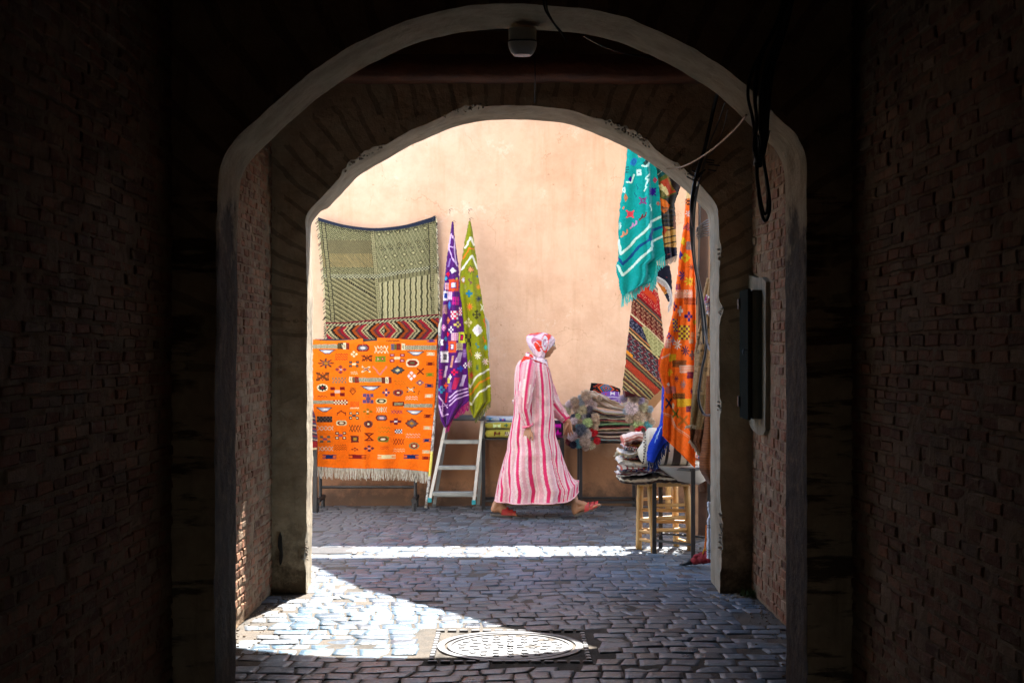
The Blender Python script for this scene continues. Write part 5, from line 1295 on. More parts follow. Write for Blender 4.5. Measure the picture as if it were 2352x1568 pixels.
# hood at the back with its tassel
m1=MB(); cols=[PALE,PINK,WHI]
hp=[Wp(345,268,0),Wp(315,320,0),Wp(301,400,0),Wp(293,480,0),Wp(279,552,0)]
m1.tube(smoothp(hp,24),list(np.interp(np.linspace(0,1,24),[0,.15,.5,.8,1],[.030,.034,.030,.020,.005])),16,c=PALE)
for k in range(0,16): pass
hood=m1.build('hood',M_robe,smooth=True,colors=True)
ca=hood.data.color_attributes['dye']
for i,v in enumerate(hood.data.vertices):
    k=i%16; cc=PINK if k in (0,5,10) else WHI if k in (1,4,6,9,11,15) else PALE; ca.data[i].color=(*cc,1)
place_parts(wo,hood)
m1=MB(); m1.tube([Wp(279,545,0),Wp(272,562,0),Wp(268,575,0)],.003,6,c=WHI); m1.ball(Wp(266,582,0),(.011,.011,.010),10,7,c=WHI)
for k in range(14):
    a=k*.45; m1.tube([Wp(266,586,0),Wp(266,600,0)+Vector((math.cos(a)*.010,math.sin(a)*.010,-.004))],.0022,4,c=WHI if k%3 else PINK)
o=m1.build('hood_tassel',M_robe,smooth=True,colors=True); place_parts(wo,o)
# ---- headscarf: marbled print, displaced shell
def scarf_col(p):
    u,v=p.x*26,p.z*26
    w=sn(u*.22+3,v*.22,p.y*5)*3.0; q=math.sin((u*.55+v*.25)+w*2.4+1.2*math.sin(v*.5))
    if q>.88: return lin((232,70,50),.95)
    if q>.76: return lin((205,130,160),.9)
    if q<-.80: return lin((200,178,215),.9)
    if -.22<q<-.12: return lin((170,120,155),.9)
    return lin((240,216,232),.88)
n1,n2=90,96
sil={ # head outline in crop px, by row: y,(back,front)
}
ys=[37,45,60,75,95,120,145,165,185,205,225,245]
bk=[462,405,376,370,372,379,390,402,416,430,440,450]
ft=[505,545,572,590,602,594,580,566,548,530,524,520]
P=np.zeros((n1,n2,3));C=np.zeros((n1,n2,3))
for i in range(n1):
    cy=37+(240-37)*(i/(n1-1)); 
    if i==0: cy=36.5
    b=np.interp(cy,ys,bk); f=np.interp(cy,ys,ft); hy=np.interp(cy,[37,50,80,140,200,245],[.018,.052,.082,.094,.078,.062])
    for j in range(n2):
        th=2*math.pi*j/n2; c,s=math.cos(th),math.sin(th)
        # pointed peak over the brow, knot crease on the camera side
        cx=(b+f)/2+(f-b)/2*math.copysign(abs(c)**.8,c); y=YP+.0+hy*math.copysign(abs(s)**.9,s)
        # pull the front open below the brow so that the face shows
        if cy>120 and c>0.2:
            k=(cy-120)/120; fx=np.interp(cy,[120,150,180,210,240],[594,572,540,520,512]); cx=min(cx,fx)
        p=Wp(cx,cy); f_=.004*math.sin(th*10+cy*.05)+.004*sn(th*3,cy*.05)
        kn=math.exp(-((cx-505)/10)**2)*(.010*(cy-60)/180) if s<0 else 0
        P[i,j]=(p.x,y+(-f_ if s<0 else f_)+kn,p.z+.002*sn(th*4,cy*.1))
        C[i,j]=scarf_col(Vector(P[i,j])-hc)
# painted paisleys on the near side
for i in range(n1):
    for j in range(n2):
        x=( P[i,j,0]+.2767)/WS; y=(1.632-P[i,j,2])/WS
        if P[i,j,1]<YP+.02:
            def el(cx,cy,a,b,r): 
                dx,dy=x-cx,y-cy; c,s=math.cos(r),math.sin(r); return math.hypot((dx*c+dy*s)/a,(-dx*s+dy*c)/b)
            e=el(517,120,24,62,.05); 
            if e<1.15: C[i,j]=lin((232,60,45),.95) if e>.95 else lin((225,225,238),.95) if e>.55 else lin((176,110,145),.9) if e>.3 else lin((200,200,215),.9)
            e=el(458,152,17,42,-.5)
            if e<1.2 and x<500: C[i,j]=lin((246,232,240),.95) if e>1.05 else lin((190,90,120),.9) if e>.95 else lin((240,60,35),.95)
sc1=grid_obj('headscarf',P,C,cloth_mat('scarf silk',300,.15,.5,.001),None,.004,closed=True); place_parts(wo,sc1)
m1=MB(); m1.ball(Wp(484,50),(.050,.046,.014),16,8,c=lin((246,230,240),.9)); 
def neck_ring(pts_c,rx,ry,rz,seed,cols,name):
    m2=MB(); K=60
    for q in range(3):
        ring_=[]
        for k in range(K+1):
            a=2*math.pi*k/K; ring_.append(Vector(pts_c)+Vector((math.cos(a)*(rx+.004*q),math.sin(a)*(ry+.004*q),-.016*q+.006*math.sin(a*2+seed+q)-(math.cos(a)*.030)+ .004*math.sin(a*5+q))))
        m2.tube(ring_,.0175,10,c=None,flat=None)
    o=m2.build(name,bpy.data.materials['scarf silk'],smooth=True,colors=True)
    ca=o.data.color_attributes['dye']
    for i,v in enumerate(o.data.vertices):
        u=sn(v.co.x*22,v.co.y*22,v.co.z*30+seed); cc=lin((238,55,40),.9) if u>.22 else lin((120,90,125),.9) if -.02<u<.05 else lin((240,225,238),.92)
        ca.data[i].color=(*cc,1)
    return o
o=neck_ring(Wp(452,243),.078,.072,.02,2,None,'neck_wrap'); place_parts(wo,o)
# red tail of the scarf over the back, and dark red edge at the throat
def tri(name,pts,c,th=.012):
    m2=MB(); n=len(pts); q=[Vector(p) for p in pts]; m2.add(q+[p+Vector((0,th,0)) for p in q],[tuple(range(n))[::-1],tuple(range(n,2*n))]+[(i,(i+1)%n,n+(i+1)%n,n+i) for i in range(n)],c)
    o=m2.build(name,bpy.data.materials['scarf silk'],colors=True); place_parts(wo,o)
tri('scarf_tail',[Wp(352,222,-.075),Wp(325,270,-.085),Wp(345,270,-.10),Wp(398,250,-.105),Wp(400,232,-.10),Wp(372,226,-.09)],lin((240,60,40),.9))
m2=MB(); m2.tube([Wp(400,252,-.085),Wp(440,262,-.092),Wp(480,280,-.088),Wp(520,298,-.06),Wp(532,296,-.02)],[.006,.010,.013,.013,.008],8,c=lin((165,12,25),.9)); o=m2.build('scarf_edge',bpy.data.materials['scarf silk'],smooth=True,colors=True); place_parts(wo,o)
# ---- sandals
M_sole=simple('sandal sole',(.07,.06,.055),(.10,.09,.07),20,.8,80,.5,.003); M_strap=simple('red leather',(.42,.035,.03),(.33,.025,.025),20,.45,60,.2,.002)
def sandal(heel,toe,bend,w,straps,y0):
    sd=MB(); n=22; vs=[];fs=[]
    for i in range(n+1):
        t=i/n; c_=heel.lerp(toe,t)+Vector((0,0,bend*(t**3))); hw=w*(.62+.42*math.sin(min(1,t*1.15)*2.6))*(1 if t<.9 else 1-((t-.9)/.1)**2*.55)*(1 if t>.06 else .6+t/.06*.4)
        hgt=.022-.010*t; up=Vector((0,0,1))
        for sx,sz in ((-1,0),(1,0),(1.04,.5),(1,1),(-1,1),(-1.04,.5)): vs.append(c_+Vector((0,sx*hw,sz*hgt)))
    for i in range(n):
        for k in range(6): fs.append((i*6+k,(i+1)*6+k,(i+1)*6+(k+1)%6,i*6+(k+1)%6))
    fs+= [(0,1,2,3,4,5),tuple(n*6+k for k in range(6))[::-1]]
    sd.add(vs,fs); o=sd.build('sandal',M_sole); place_parts(wo,o)
    for (t,wd,hh) in straps:
        sm2=MB(); vs=[];fs=[];K=14; c_=heel.lerp(toe,t)+Vector((0,0,bend*t**3)); ax=(toe-heel).normalized()
        for k in range(K+1):
            a=math.pi*k/K
            for q in (-1,1):
                for rr2 in (0,.004):
                    vs.append(c_+ax*(q*wd/2+ .008*math.sin(a))+Vector((0,-math.cos(a)*(w*1.0+rr2),math.sin(a)*(hh+rr2)+.012)))
        for k in range(K):
            a=k*4; b=a+4
            fs+=[(a,a+2,b+2,b),(a+1,b+1,b+3,a+3),(a,b,b+1,a+1),(a+2,a+3,b+3,b+2)]
        sm2.add(vs,fs); s_=sm2.build('strap',M_strap,smooth=False); s_.parent=o
sandal(Wp(82,1504,.05),Wp(300,1508,.05),.0,.042,[(.52,.055,.062),(.70,.05,.045),(.84,.035,.032)],.05)
sandal(Wp(752,1500,-.05),Wp(968,1424,-.05),.012,.042,[(.44,.040,.064),(.62,.034,.054),(.78,.030,.044)],-.05)
# ================= right side: hanging rugs, stool, chair, shutters
c4=crop(1500,340,1820,860,965); c4b=crop(1540,360,1720,720,784); c5b=crop(1540,660,1800,960,1359); c6=crop(1540,1060,1800,1440,1073); c5=crop(1500,840,1820,1440,836)
Q=lambda cr,*p:[cr[0](*a) for a in p]
def rug(name,label,L,R,d,cv,fold,thick=.010,res=1.4,mat=None,part='woven_field'):
    root=empty(name,V((L[0][0]+R[0][0])/2,L[0][1],d),0,label,'rug')
    o,P=cloth(part,L,R,d,cv,fold=fold,res=res,thick=thick,mat=mat); place_parts(root,o); return root,P
# teal rug
TEA=(0,166,164)
cv=Cv(1410,290,1535,690,TEA,1.6,c4b); cv.a*=.95
def it(x,y,w,h,f,*pal,rot=0): cv.stamp(x,y,w,h,f,list(pal),rot)
LT=(205,250,240)
it(175,75,24,30,f_dia,(90,40,130),(90,40,130),(90,40,130)); it(265,130,62,64,f_star,(240,140,110),(200,130,160),(240,140,110)); it(190,200,62,90,f_eye,(30,130,200),(30,110,190),(30,130,200),rot=.4); it(322,215,60,66,f_dia,(15,70,60),(20,40,60),(15,70,60))
cv.line([(285,245),(330,255),(368,180)],LT,20); it(248,318,52,70,f_sq,LT,LT,(20,30,120)); it(248,318,36,50,f_rect,LT); it(248,318,20,26,f_star,(30,20,120),(30,20,120),(30,20,120)); it(125,285,34,80,f_zig(2,.4,3),(20,30,40)); it(152,388,44,70,f_dia,(35,20,130),(35,20,130),(35,20,130)); cv.line([(118,420),(165,425),(192,340)],LT,18)
it(90,505,30,64,f_sq,LT,LT,TEA); cv.line([(355,335),(322,390),(345,400),(330,440),(318,470),(332,480),(300,520)],LT,14); it(425,395,54,70,f_dia,(190,70,90),(170,80,110),(190,70,90)); it(392,522,84,90,f_cross,(45,20,150),(45,20,150)); it(392,522,84,90,f_x,(45,20,150)); it(232,470,30,70,f_s,(10,110,130)); it(210,560,34,60,f_s,(10,110,130))
it(105,590,40,100,f_dia,(200,130,90),(180,120,80),(200,130,90)); it(290,625,84,80,f_x,(130,60,130)); it(290,625,60,60,f_cross,(130,60,130),TEA); it(455,650,44,50,f_star,(190,90,70),(190,90,70),(190,90,70)); it(365,700,44,80,f_s,LT); it(150,768,92,86,f_x,(235,70,90)); it(150,768,70,60,f_cross,(235,70,90),(235,70,90)); it(82,700,22,40,f_dia,(220,120,90),(220,120,90),(220,120,90))
for x,y,c_ in ((295,795,(120,20,40)),(195,885,(200,150,205)),(95,980,(225,150,110))):
    for k in (-1,1): it(x+k*20,y-k*12,40,70,lambda u,v:W_(abs(u+abs(v)*.7-.2)<.45,0,-1),c_,rot=.5)
it(48,895,26,90,f_star,LT,LT,LT)
for pts,c_,t_ in (([(30,1050),(52,1200),(140,1120),(210,1045),(360,905),(372,850),(485,795)],LT,26),([(30,1250),(70,1310),(170,1215),(250,1120),(365,1045),(380,945),(490,905)],(10,80,140),30),([(22,1330),(68,1432),(180,1340),(260,1250),(380,1150),(385,1065),(500,1010)],LT,26)):
    cv.line(pts,c_,t_)
cv.noise(.2,5,2,1)
Lc=Q(c4b,(150,-160),(130,30),(110,250),(85,450),(50,650),(35,800),(25,1100),(30,1250),(0,1335),(12,1420),(36,1490))+Q(c5b,(45,300),(80,425))
Rc=Q(c4b,(330,-160),(385,30),(425,200),(452,350),(470,520),(488,740),(505,980),(520,1100),(530,1215),(440,1270),(430,1420),(390,1500))+Q(c5b,(300,290))
fold=lambda S,T:-.035*np.sin(T*3.14)-.02*np.sin(T*13+S)*(.4+S*.6)-.045*np.exp(-((T-.70)/.05)**2)
tr,P=rug('teal_rug','teal woven rug with white borders hanging high, in front of darker rugs',Lc,Rc,11.4,cv,fold,res=1.5)
f=fringe([V(x,y,11.38) for x,y in Q(c4b,(530,1215),(440,1275),(430,1420),(390,1500))+Q(c5b,(430,140),(300,250),(215,340),(80,425))],'fringe',None,(60,205,205),(90,225,215),.085,.0042,.0022,3,jit=.4); place_parts(tr,f)
M_rope=simple('pale rope',(.4,.33,.24),None,10,.9)
mb=MB(); mb.tube([V(1448,302,11.4),(V(1445,0,11.4)[0]+.01,11.4,3.89)],.004,6); mb.tube([V(1482,302,11.4),(V(1484,0,11.4)[0],11.45,3.89)],.004,6); o=mb.build('hanging_rope',M_rope); place_parts(tr,o)
# patchwork rug behind the teal one
cv=Cv(1490,340,1572,625,(45,42,38),1.6,c4b)
cv.put(cv.Y<c4b[0](0,370)[1],(10,75,75)); cv.line([(445,340),(530,280)],(180,190,170),5)
it(530,470,250,230,f_rect,(80,90,35),rot=-.5); it(560,470,110,170,f_rect,(185,65,35),rot=-.5); it(490,470,50,60,f_rect,(225,205,140),rot=-.5); it(530,520,50,90,f_rect,(225,205,140),rot=-.5); it(505,550,44,60,f_rect,(120,110,60),rot=-.5); it(600,430,46,160,f_rect,(150,115,45),rot=-.5); it(600,430,16,150,f_zig(2,.4,9),BLK,rot=-.5); it(655,470,60,260,f_rect,(40,30,28),rot=-.5); it(690,440,14,120,f_zebra,(150,60,30),(60,50,40),rot=-.5)
it(500,670,150,120,f_rect,(240,120,30),rot=.6); it(505,690,70,16,f_dia,BLK,BLK,BLK,rot=.6)
for k in range(16): cv.line([(490+ (k%2)*8,700+k*13),(640,690+k*13)],[(60,58,52),(110,90,60),(70,80,95),(40,36,32)][k%4],6)
cv.put(cv.Y>c4b[0](0,905)[1],(205,155,80))
for y in (930,1010,1075): cv.line([(520,y+20),(600,y),(650,y-15)],BLK,14)
it(520,945,70,120,f_dia,(170,60,30),(170,60,30),(120,40,20)); cv.put(cv.Y>c4b[0](0,1125)[1],(22,24,45)); cv.line([(560,1205),(580,1200)],(190,80,50),6)
it(640,850,30,140,f_rect,(120,70,50))
cv.noise(.3,6,2,1)
Lc=Q(c4b,(330,60),(400,300),(430,600),(460,900),(480,1150),(500,1280)); Rc=Q(c4b,(560,180),(712,440),(642,640),(655,850),(664,1130),(668,1205))
pr_,P=rug('patchwork_rug','dark patchwork rug with orange, red and olive blocks hanging behind the teal rug',Lc,Rc,11.75,cv,lambda S,T:-.03*np.sin(T*3.14*1.5)-.015*np.sin(T*17),res=1.4)
f=fringe([P[-1,i] for i in range(0,P.shape[1],6)],'fringe',None,(190,175,160),(150,135,120),.05,.004,.002,4); place_parts(pr_,f)
mb=MB(); mb.tube([V(1500,330,11.75),(V(1500,0,11.75)[0],11.8,3.89)],.004,6); mb.tube([V(1530,368,11.75),(V(1535,0,11.75)[0],11.8,3.89)],.004,6); o=mb.build('hanging_rope',M_rope); place_parts(pr_,o)
# navy rug end with white fringe
cv=Cv(1490,590,1560,690,(24,26,44),1.8,c5b); cv.line([(650,175),(662,178)],(190,70,40),8); cv.stamp(600,300,60,150,f_rect,[(215,120,35)],-.75); cv.stamp(640,385,60,16,f_rect,[(230,160,60)],-.75)
Lc=Q(c5b,(500,20),(520,150),(560,270),(640,400),(690,490)); Rc=Q(c5b,(690,20),(722,150),(725,300),(728,400),(722,470))
nr,P=rug('navy_rug','navy rug end curling down with a thick white fringe, below the patchwork rug',Lc,Rc,11.85,cv,lambda S,T:-.03*np.sin(T*3.14),res=1.5)
m1=MB(); pts=[Vector(V(x,y,11.80)) for x,y in Q(c5b,(520,170),(575,195),(640,240),(690,320),(715,420),(722,480),(690,570))]
sp_=smoothp(pts,40); r=random.Random(1)
for a in sp_:
    for k in range(4):
        m1.tube([a,a+Vector((r.uniform(-.012,.004),-.01,-r.uniform(.02,.045)))],.0028,4,c=lin((225,215,212),.9))
m1.tube(sp_,.012,8,c=lin((220,210,205),.9)); o=m1.build('fringe',M_cloth,colors=True); place_parts(nr,o)
mb=MB(); mb.tube([V(1515,608,11.86),(V(1515,0,11.86)[0],11.86,3.89)],.004,6); o=mb.build('hanging_rope',M_rope); place_parts(nr,o)
# red and brown kilim
cv=Cv(1420,620,1530,930,(90,70,55),1.6,c5b)
X_,Y_=(cv.X/.91875-1540)*5.227,(cv.Y/.91875-660)*5.227
t=(Y_-X_*.95)          # diagonal bands
t=Y_-.93*(X_-200)
bands=[(-400,-210,(150,35,35)),(-210,-160,(70,70,60)),(-160,-130,(190,160,120)),(-130,-60,(60,60,58)),(-60,-30,(170,90,50)),(-30,30,(100,95,85)),(30,60,(205,180,150)),(60,330,(190,28,32)),(330,365,(120,20,30)),(365,395,(90,85,70)),(395,415,(200,130,80)),(415,440,(60,60,50)),(440,560,(105,40,30)),(560,640,(120,30,25)),(640,665,(235,215,170)),(665,700,(150,30,30)),(700,840,(35,36,60)),(840,865,(190,120,70)),(865,890,(50,60,40)),(890,915,(225,190,130)),(915,940,(60,40,40)),(940,1200,(48,46,56)),(1200,1225,(200,150,90)),(1225,1250,(90,40,40)),(1250,1275,(120,115,80)),(1275,1300,(60,50,40)),(1300,1400,(150,45,30))]+[(1400+k*26,1426+k*26,[(60,52,44),(190,165,110),(96,50,38),(150,140,92),(44,42,50),(170,150,100),(110,60,40)][k%7]) for k in range(30)]
for a,b,c_ in bands: cv.put((t>=a)&(t<b),c_)
def dia(m,c_,p=70,o=0,th=.18,q=45):
    a=((X_+o)/p)%1-.5; b=((t+o)/q)%1-.5; cv.put(m&(abs(abs(a)+abs(b)-.36)<th),c_)
dia((t>60)&(t<330)&(((X_*1.0+t*.5)/20%1)<.6),(235,190,150),80,0,.05,60); cv.put((t>140)&(t<230)&(X_>330)&(X_<520),(215,70,30)); dia((t>440)&(t<640),(215,170,130),66,10,.06,55)
dia((t>700)&(t<840),(130,130,150),64,10,.07,60); dia((t>940)&(t<1200),(150,150,150),90,0,.06,75); dia((t>940)&(t<1200),(140,40,50),90,45,.08,75)
tri_=(X_>330+(Y_-820)*.42)&(X_<380+(Y_-820)*1.05)&(Y_>820)&(Y_<1200); cv.put(tri_,(195,190,130)); dia(tri_,(110,110,60),60,0,.07,50)
cv.put((t>1300)&(t<1420)&(((X_*2+t)/26%1)<.35),(230,90,50)); cv.put((abs(t-1190)<22)&(X_<220),(240,150,30))
cv.put((X_>460)&(t<-160)&(t>-420)&(((X_+t)/30%1)<.3),(240,180,160))
cv.noise(.3,7,2,1)
Lc=Q(c5b,(260,150),(220,330),(200,600),(160,930),(130,1250),(95,1540))+Q(cr8,(1160,290),(1150,350))
Rc=Q(c5b,(420,150),(540,330),(578,600),(622,950),(640,1250),(640,1500))+Q(cr8,(1790,330),(1600,520))
kr,P=rug('kilim_rug','red and dark brown diagonally banded rug hanging below the teal rug',Lc,Rc,12.3,cv,lambda S,T:-.04*np.sin(T*3.14)+.25*0*S,res=1.5)
mb=MB(); mb.tube([V(1462,625,12.3),(V(1470,0,12.3)[0],12.4,3.89)],.004,6); mb.tube([V(1486,625,12.3),(V(1490,0,12.3)[0],12.4,3.89)],.004,6); o=mb.build('hanging_rope',M_rope); place_parts(kr,o)
# dark red cushion behind it
pad('folded_cloth',V(1432,0,12.6)[0],V(1485,0,12.6)[0],12.45,12.7,HC-(912-HY)*12.6/F,HC-(885-HY)*12.6/F,stripes([(80,20,30),(95,25,35),(70,18,26)]),'dark maroon folded cloth tucked under the foot of the red and brown rug','cloth',seed=40)
# long orange embroidered rug
OR2=(255,108,14)
cv=Cv(1505,420,1608,1085,OR2,1.5,c5b); cv.a*=1.12
cv.cr,cv.s=c4; it(660,450,60,90,f_rect,(235,205,150)); it(665,500,50,50,f_chk(3,4),(60,20,20),(235,120,40)); it(662,590,30,60,f_star,WHT,WHT,OR2); it(668,690,60,54,f_grid(6,6),OR2,(90,20,110),rot=.5); it(628,795,36,66,f_dia,(245,205,30),(245,205,30),(245,205,30)); it(672,830,50,66,f_eye,(150,120,120),(150,120,120),(170,140,130)); it(608,900,26,70,f_dia,(60,20,130),(60,20,130),(60,20,130)); it(640,920,64,90,f_starB,(245,205,30),(245,195,20),OR2); it(685,990,50,50,f_star,(130,40,20),(130,40,20),(130,40,20))
cv.cr,cv.s=c5b
for x,y,w,h,f,pal in ((800,90,26,100,f_rect,(WHT,)),(860,155,84,150,f_star,((40,30,150),(30,60,170),(150,100,180))),(955,230,120,130,f_star,((245,215,40),(240,205,30),(200,120,20))),(800,310,70,90,f_grid(5,6),((100,20,120),OR2)),
    (885,395,220,110,f_para(f_grid(11,6),-.9),((248,225,205),OR2)),(965,490,150,90,f_para(f_grid(10,5),-.9),((110,30,30),OR2)),(765,555,50,120,f_cross,((100,20,90),OR2)),(835,615,80,130,f_cross,((250,240,235),(250,240,235))),(940,685,110,130,f_cross,((60,15,110),(220,80,60))),(1030,760,40,90,f_dia,((180,160,20),)*3),
    (770,800,66,170,f_chk(3,7),((70,30,140),(240,190,30))),(885,895,140,190,f_chk(5,6),((130,50,50),(240,200,40))),(1000,930,60,80,f_grid(4,5),((240,200,160),OR2)),(980,1010,70,60,f_grid(4,4),((240,200,160),(190,80,40))),(690,940,60,80,f_cross,((60,30,140),OR2)),(675,1040,70,120,f_grid(5,7),((245,215,200),(235,80,30))),
    (740,1000,60,110,f_cross,((190,160,200),(190,160,200))),(800,1050,100,140,f_star,((250,240,225),(250,240,225),(240,180,150))),(895,1130,110,140,f_star,((70,20,60),(60,30,80),(120,60,60))),(995,1190,90,120,f_cross,((150,110,110),(150,110,110))),(735,1225,100,100,f_grid(7,6),((245,205,40),(235,170,20))),(820,1300,170,90,f_para(f_grid(10,5),-.9),((80,60,30),(190,90,20))),
    (920,1375,200,100,f_para(f_grid(11,6),-.9),((248,228,205),OR2)),(990,1450,150,90,f_para(f_grid(9,5),-.9),((60,20,90),(190,60,40))),(705,1420,66,100,f_star,((245,200,30),)*3),(785,1500,56,80,f_star,((110,30,60),)*3)):
    cv.stamp(x,y,w,h,f,list(pal))
cv.line([(600,1225),(700,1165)],(245,190,175),9); cv.line([(598,1240),(705,1178)],(245,190,175),4)
cv.cr,cv.s=c5
for x,y,w,h,f,pal in ((538,315,38,60,f_star,((160,130,130),)*3),(443,315,26,30,f_dia,(WHT,)*3),(460,350,70,50,f_eye,((215,120,110),(205,110,110),(225,140,120))),(512,392,70,42,f_para(f_grid(8,4),-.9),((80,60,30),(190,100,30))),(548,435,104,52,f_para(f_grid(10,5),-.9),((245,200,40),(240,170,20))),(585,475,60,40,f_para(f_grid(7,4),-.9),((70,30,90),(160,60,40))),(446,437,44,66,f_x,((35,40,80),)),(478,455,20,46,f_dia,((240,215,180),)*3),(492,505,42,60,f_x,((110,110,30),)),(538,548,60,66,f_x,((200,110,30),)),(600,360,26,50,f_star,((40,30,110),)*3),(455,236,36,56,f_star,((245,195,30),)*3),(497,278,30,50,f_star,((110,40,60),)*3)):
    cv.stamp(x,y,w,h,f,list(pal))
cv.line([(412,498),(470,520),(490,590),(590,660)],(245,190,160),5); cv.line([(412,508),(466,532),(486,600),(588,672)],(245,190,160),2.5)
cv.noise(.14,8,2,1)
Lc=Q(c4,(655,395),(645,560),(638,660),(602,890),(575,1150),(548,1350),(500,1540))+[(1523,805),(1516,838),(1516,852),(1520,872),(1526,890),(1524,930),(1521,1003)]
Rc=Q(c4,(672,395),(690,560),(697,700),(710,900),(716,1100),(720,1300),(722,1540))+[(1598,830),(1600,870),(1600,910),(1600,960),(1599,1010),(1597,1060)]
# lower hem runs down to the right
def orf(S,T): return -.03*np.sin(T*3.14)-.018*np.sin(T*12+S*1.5)*np.clip(S*3,0,1)-.02*np.exp(-((T-.33)/.06)**2)*S
Lc[-1]=(1521,1000); Rc[-1]=(1596,1074)
og,P=rug('orange_rug','long narrow orange rug with embroidered flowers hanging at the right side of the opening',Lc,Rc,9.74,cv,orf,res=1.6,thick=.009)
mb=MB(); pts=[Vector(V(x,y,9.95)) for x,y in ((1521,868),(1517,852),(1517,836),(1523,806))]
cvl=Cv(1505,800,1535,900,(225,70,15),2,c5b)
o,_=cloth('turned_edge',[(1522,800),(1514,828),(1513,848),(1518,870),(1526,892)],[(1534,800),(1530,828),(1528,850),(1528,872),(1529,892)],9.77,cvl,res=2,thick=.008,fold=lambda S,T:-.02*np.sin(T*3.14)); place_parts(og,o)
mb=MB(); mb.tube([V(1579,436,9.74),V(1582,418,9.5),V(1588,398,9.1),(V(1588,0,8.9)[0],8.84,HC-(385-HY)*8.9/F)],.004,6); o=mb.build('hanging_cord',M_rope); place_parts(og,o)
# blue rug
cv=Cv(1480,845,1535,1060,(10,60,200),2,c6)
cv.line([(470,20),(420,120),(400,190)],(150,200,250),7); cv.line([(450,60),(420,150)],(210,230,255),4); cv.line([(440,0),(395,110)],(120,180,245),3)
Lc=[(1527,850),(1521,905),(1520,950)]+Q(c6,(455,0),(400,100),(335,225),(323,300),(328,385)); Rc=[(1533,850),(1529,905),(1528,950)]+Q(c6,(520,0),(545,140),(535,200),(470,280),(400,390))
br,P=rug('blue_rug','bright blue rug with dark fringe hanging behind the long orange rug, over the bolster',Lc,Rc,9.80,cv,lambda S,T:-.04*np.sin(T*3.14),res=1.6,thick=.009)
f=fringe([V(x,y,9.77) for x,y in Q(c6,(330,380),(400,385),(440,300),(480,220),(545,170))],'fringe',None,(15,40,95),(20,60,140),.075,.0035,.0022,5,jit=.5); place_parts(br,f)
# beige pile rug and brown rug
cv=Cv(1580,600,1640,1060,(185,150,105),1.5,c5b)
rg=random.Random(3)
for k in range(60):
    x=rg.uniform(1050,1230); y=rg.uniform(600,1900); cv.stamp(x,y,rg.uniform(10,34),rg.uniform(20,60),f_zig(2,.5,2),[(60,52,45)])
cv.put(cv.Y>905,(150,120,75)); cv.put(cv.Y>985,(125,72,35)); cv.noise(.4,9,1,1)
Lc=Q(c5b,(1205,190),(1150,420),(1122,620),(1080,900),(1040,1150),(1030,1400))+Q(c5,(622,230),(615,330),(602,480),(592,590),(590,680),(650,760)); Rc=[(1640,640),(1640,700),(1640,760),(1640,800),(1640,850),(1640,880),(1640,910),(1640,940),(1640,970),(1636,990),(1630,1020),(1622,1052)]
bg,P=rug('pile_rug','beige pile rug with dark flecks and a frayed hem hanging beside the right pier',Lc,Rc,9.55,cv,lambda S,T:-.03*np.sin(T*3.14)-.012*np.sin(T*19+S*9),res=1.6,thick=.02,mat=M_shag)
f=fringe([V(x,y,9.52) for x,y in Q(c5,(560,590),(600,580),(670,600))],'fringe',None,(225,210,180),None,.02,.003,.0022,5,jit=.9,lean=(-.6,0)); place_parts(bg,f)
f=fringe([V(x,y,9.52) for x,y in Q(c5,(588,680),(620,720),(655,775))],'fringe',None,(225,205,175),None,.016,.003,.0022,6,jit=.9,lean=(-.6,0)); place_parts(bg,f)
mb=MB(); mb.tube([V(1632,642,9.55),(V(1640,0,9.4)[0],9.4,3.3)],.004,6); o=mb.build('hanging_cord',M_rope); place_parts(bg,o)
cv=Cv(1600,840,1640,1115,(140,82,40),1.6,c5); cv.put(cv.Y>1075,(95,58,30))
for k in range(40): cv.line([(650,300+k*16),(760,292+k*16)],(112,64,30),5)
Lc=Q(c5,(700,260),(695,500),(680,650),(668,740),(652,800),(655,870),(708,955)); Rc=[(1640,860),(1640,930),(1640,990),(1640,1030),(1640,1060),(1640,1085),(1636,1112)]
b2,P=rug('brown_rug','plain brown ribbed rug hanging lowest beside the right pier, its hem curling',Lc,Rc,9.40,cv,lambda S,T:-.05*np.sin(T*3.14)*(.5+S),res=1.6,thick=.014)
mb=MB(); mb.tube([V(1636,862,9.40),(V(1645,0,9.3)[0],9.3,3.3)],.004,6); o=mb.build('hanging_cord',M_rope); place_parts(b2,o)
# rail on the wall carrying them
sr=empty('wall_rail',(1.6,9.35,3.3),0,'steel rail high beside the right pier carrying the beige and brown rugs','rail')
mb=MB(); mb.tube([(1.25,9.42,3.30),(1.9,9.30,3.30)],.012,8); addp(sr,mb,'bar',M_blk)
mb=MB(); mb.tube([(1.85,9.31,3.30),(1.85,8.98,3.30)],.012,8); addp(sr,mb,'bracket',M_blk)
# striped pinch of cloth
cv=Cv(1610,690,1640,760,(235,225,230),2,c5b)
for k in range(9): cv.line([(1160,430+k*26),(1230,400+k*26)],[(60,90,190),(240,240,240),(170,40,130),(210,30,60)][k%4],9)
L=Q(c5b,(1185,400),(1165,470),(1180,560),(1195,650)); R=[(1640,690),(1640,705),(1640,720),(1640,735)]
o,P=cloth('striped_scarf',L,R,9.25,cv,res=1.6,thick=.008,fold=lambda S,T:-.01*np.sin(T*12)); tag(o,'small white, blue and magenta striped scarf tucked beside the right pier','scarf')
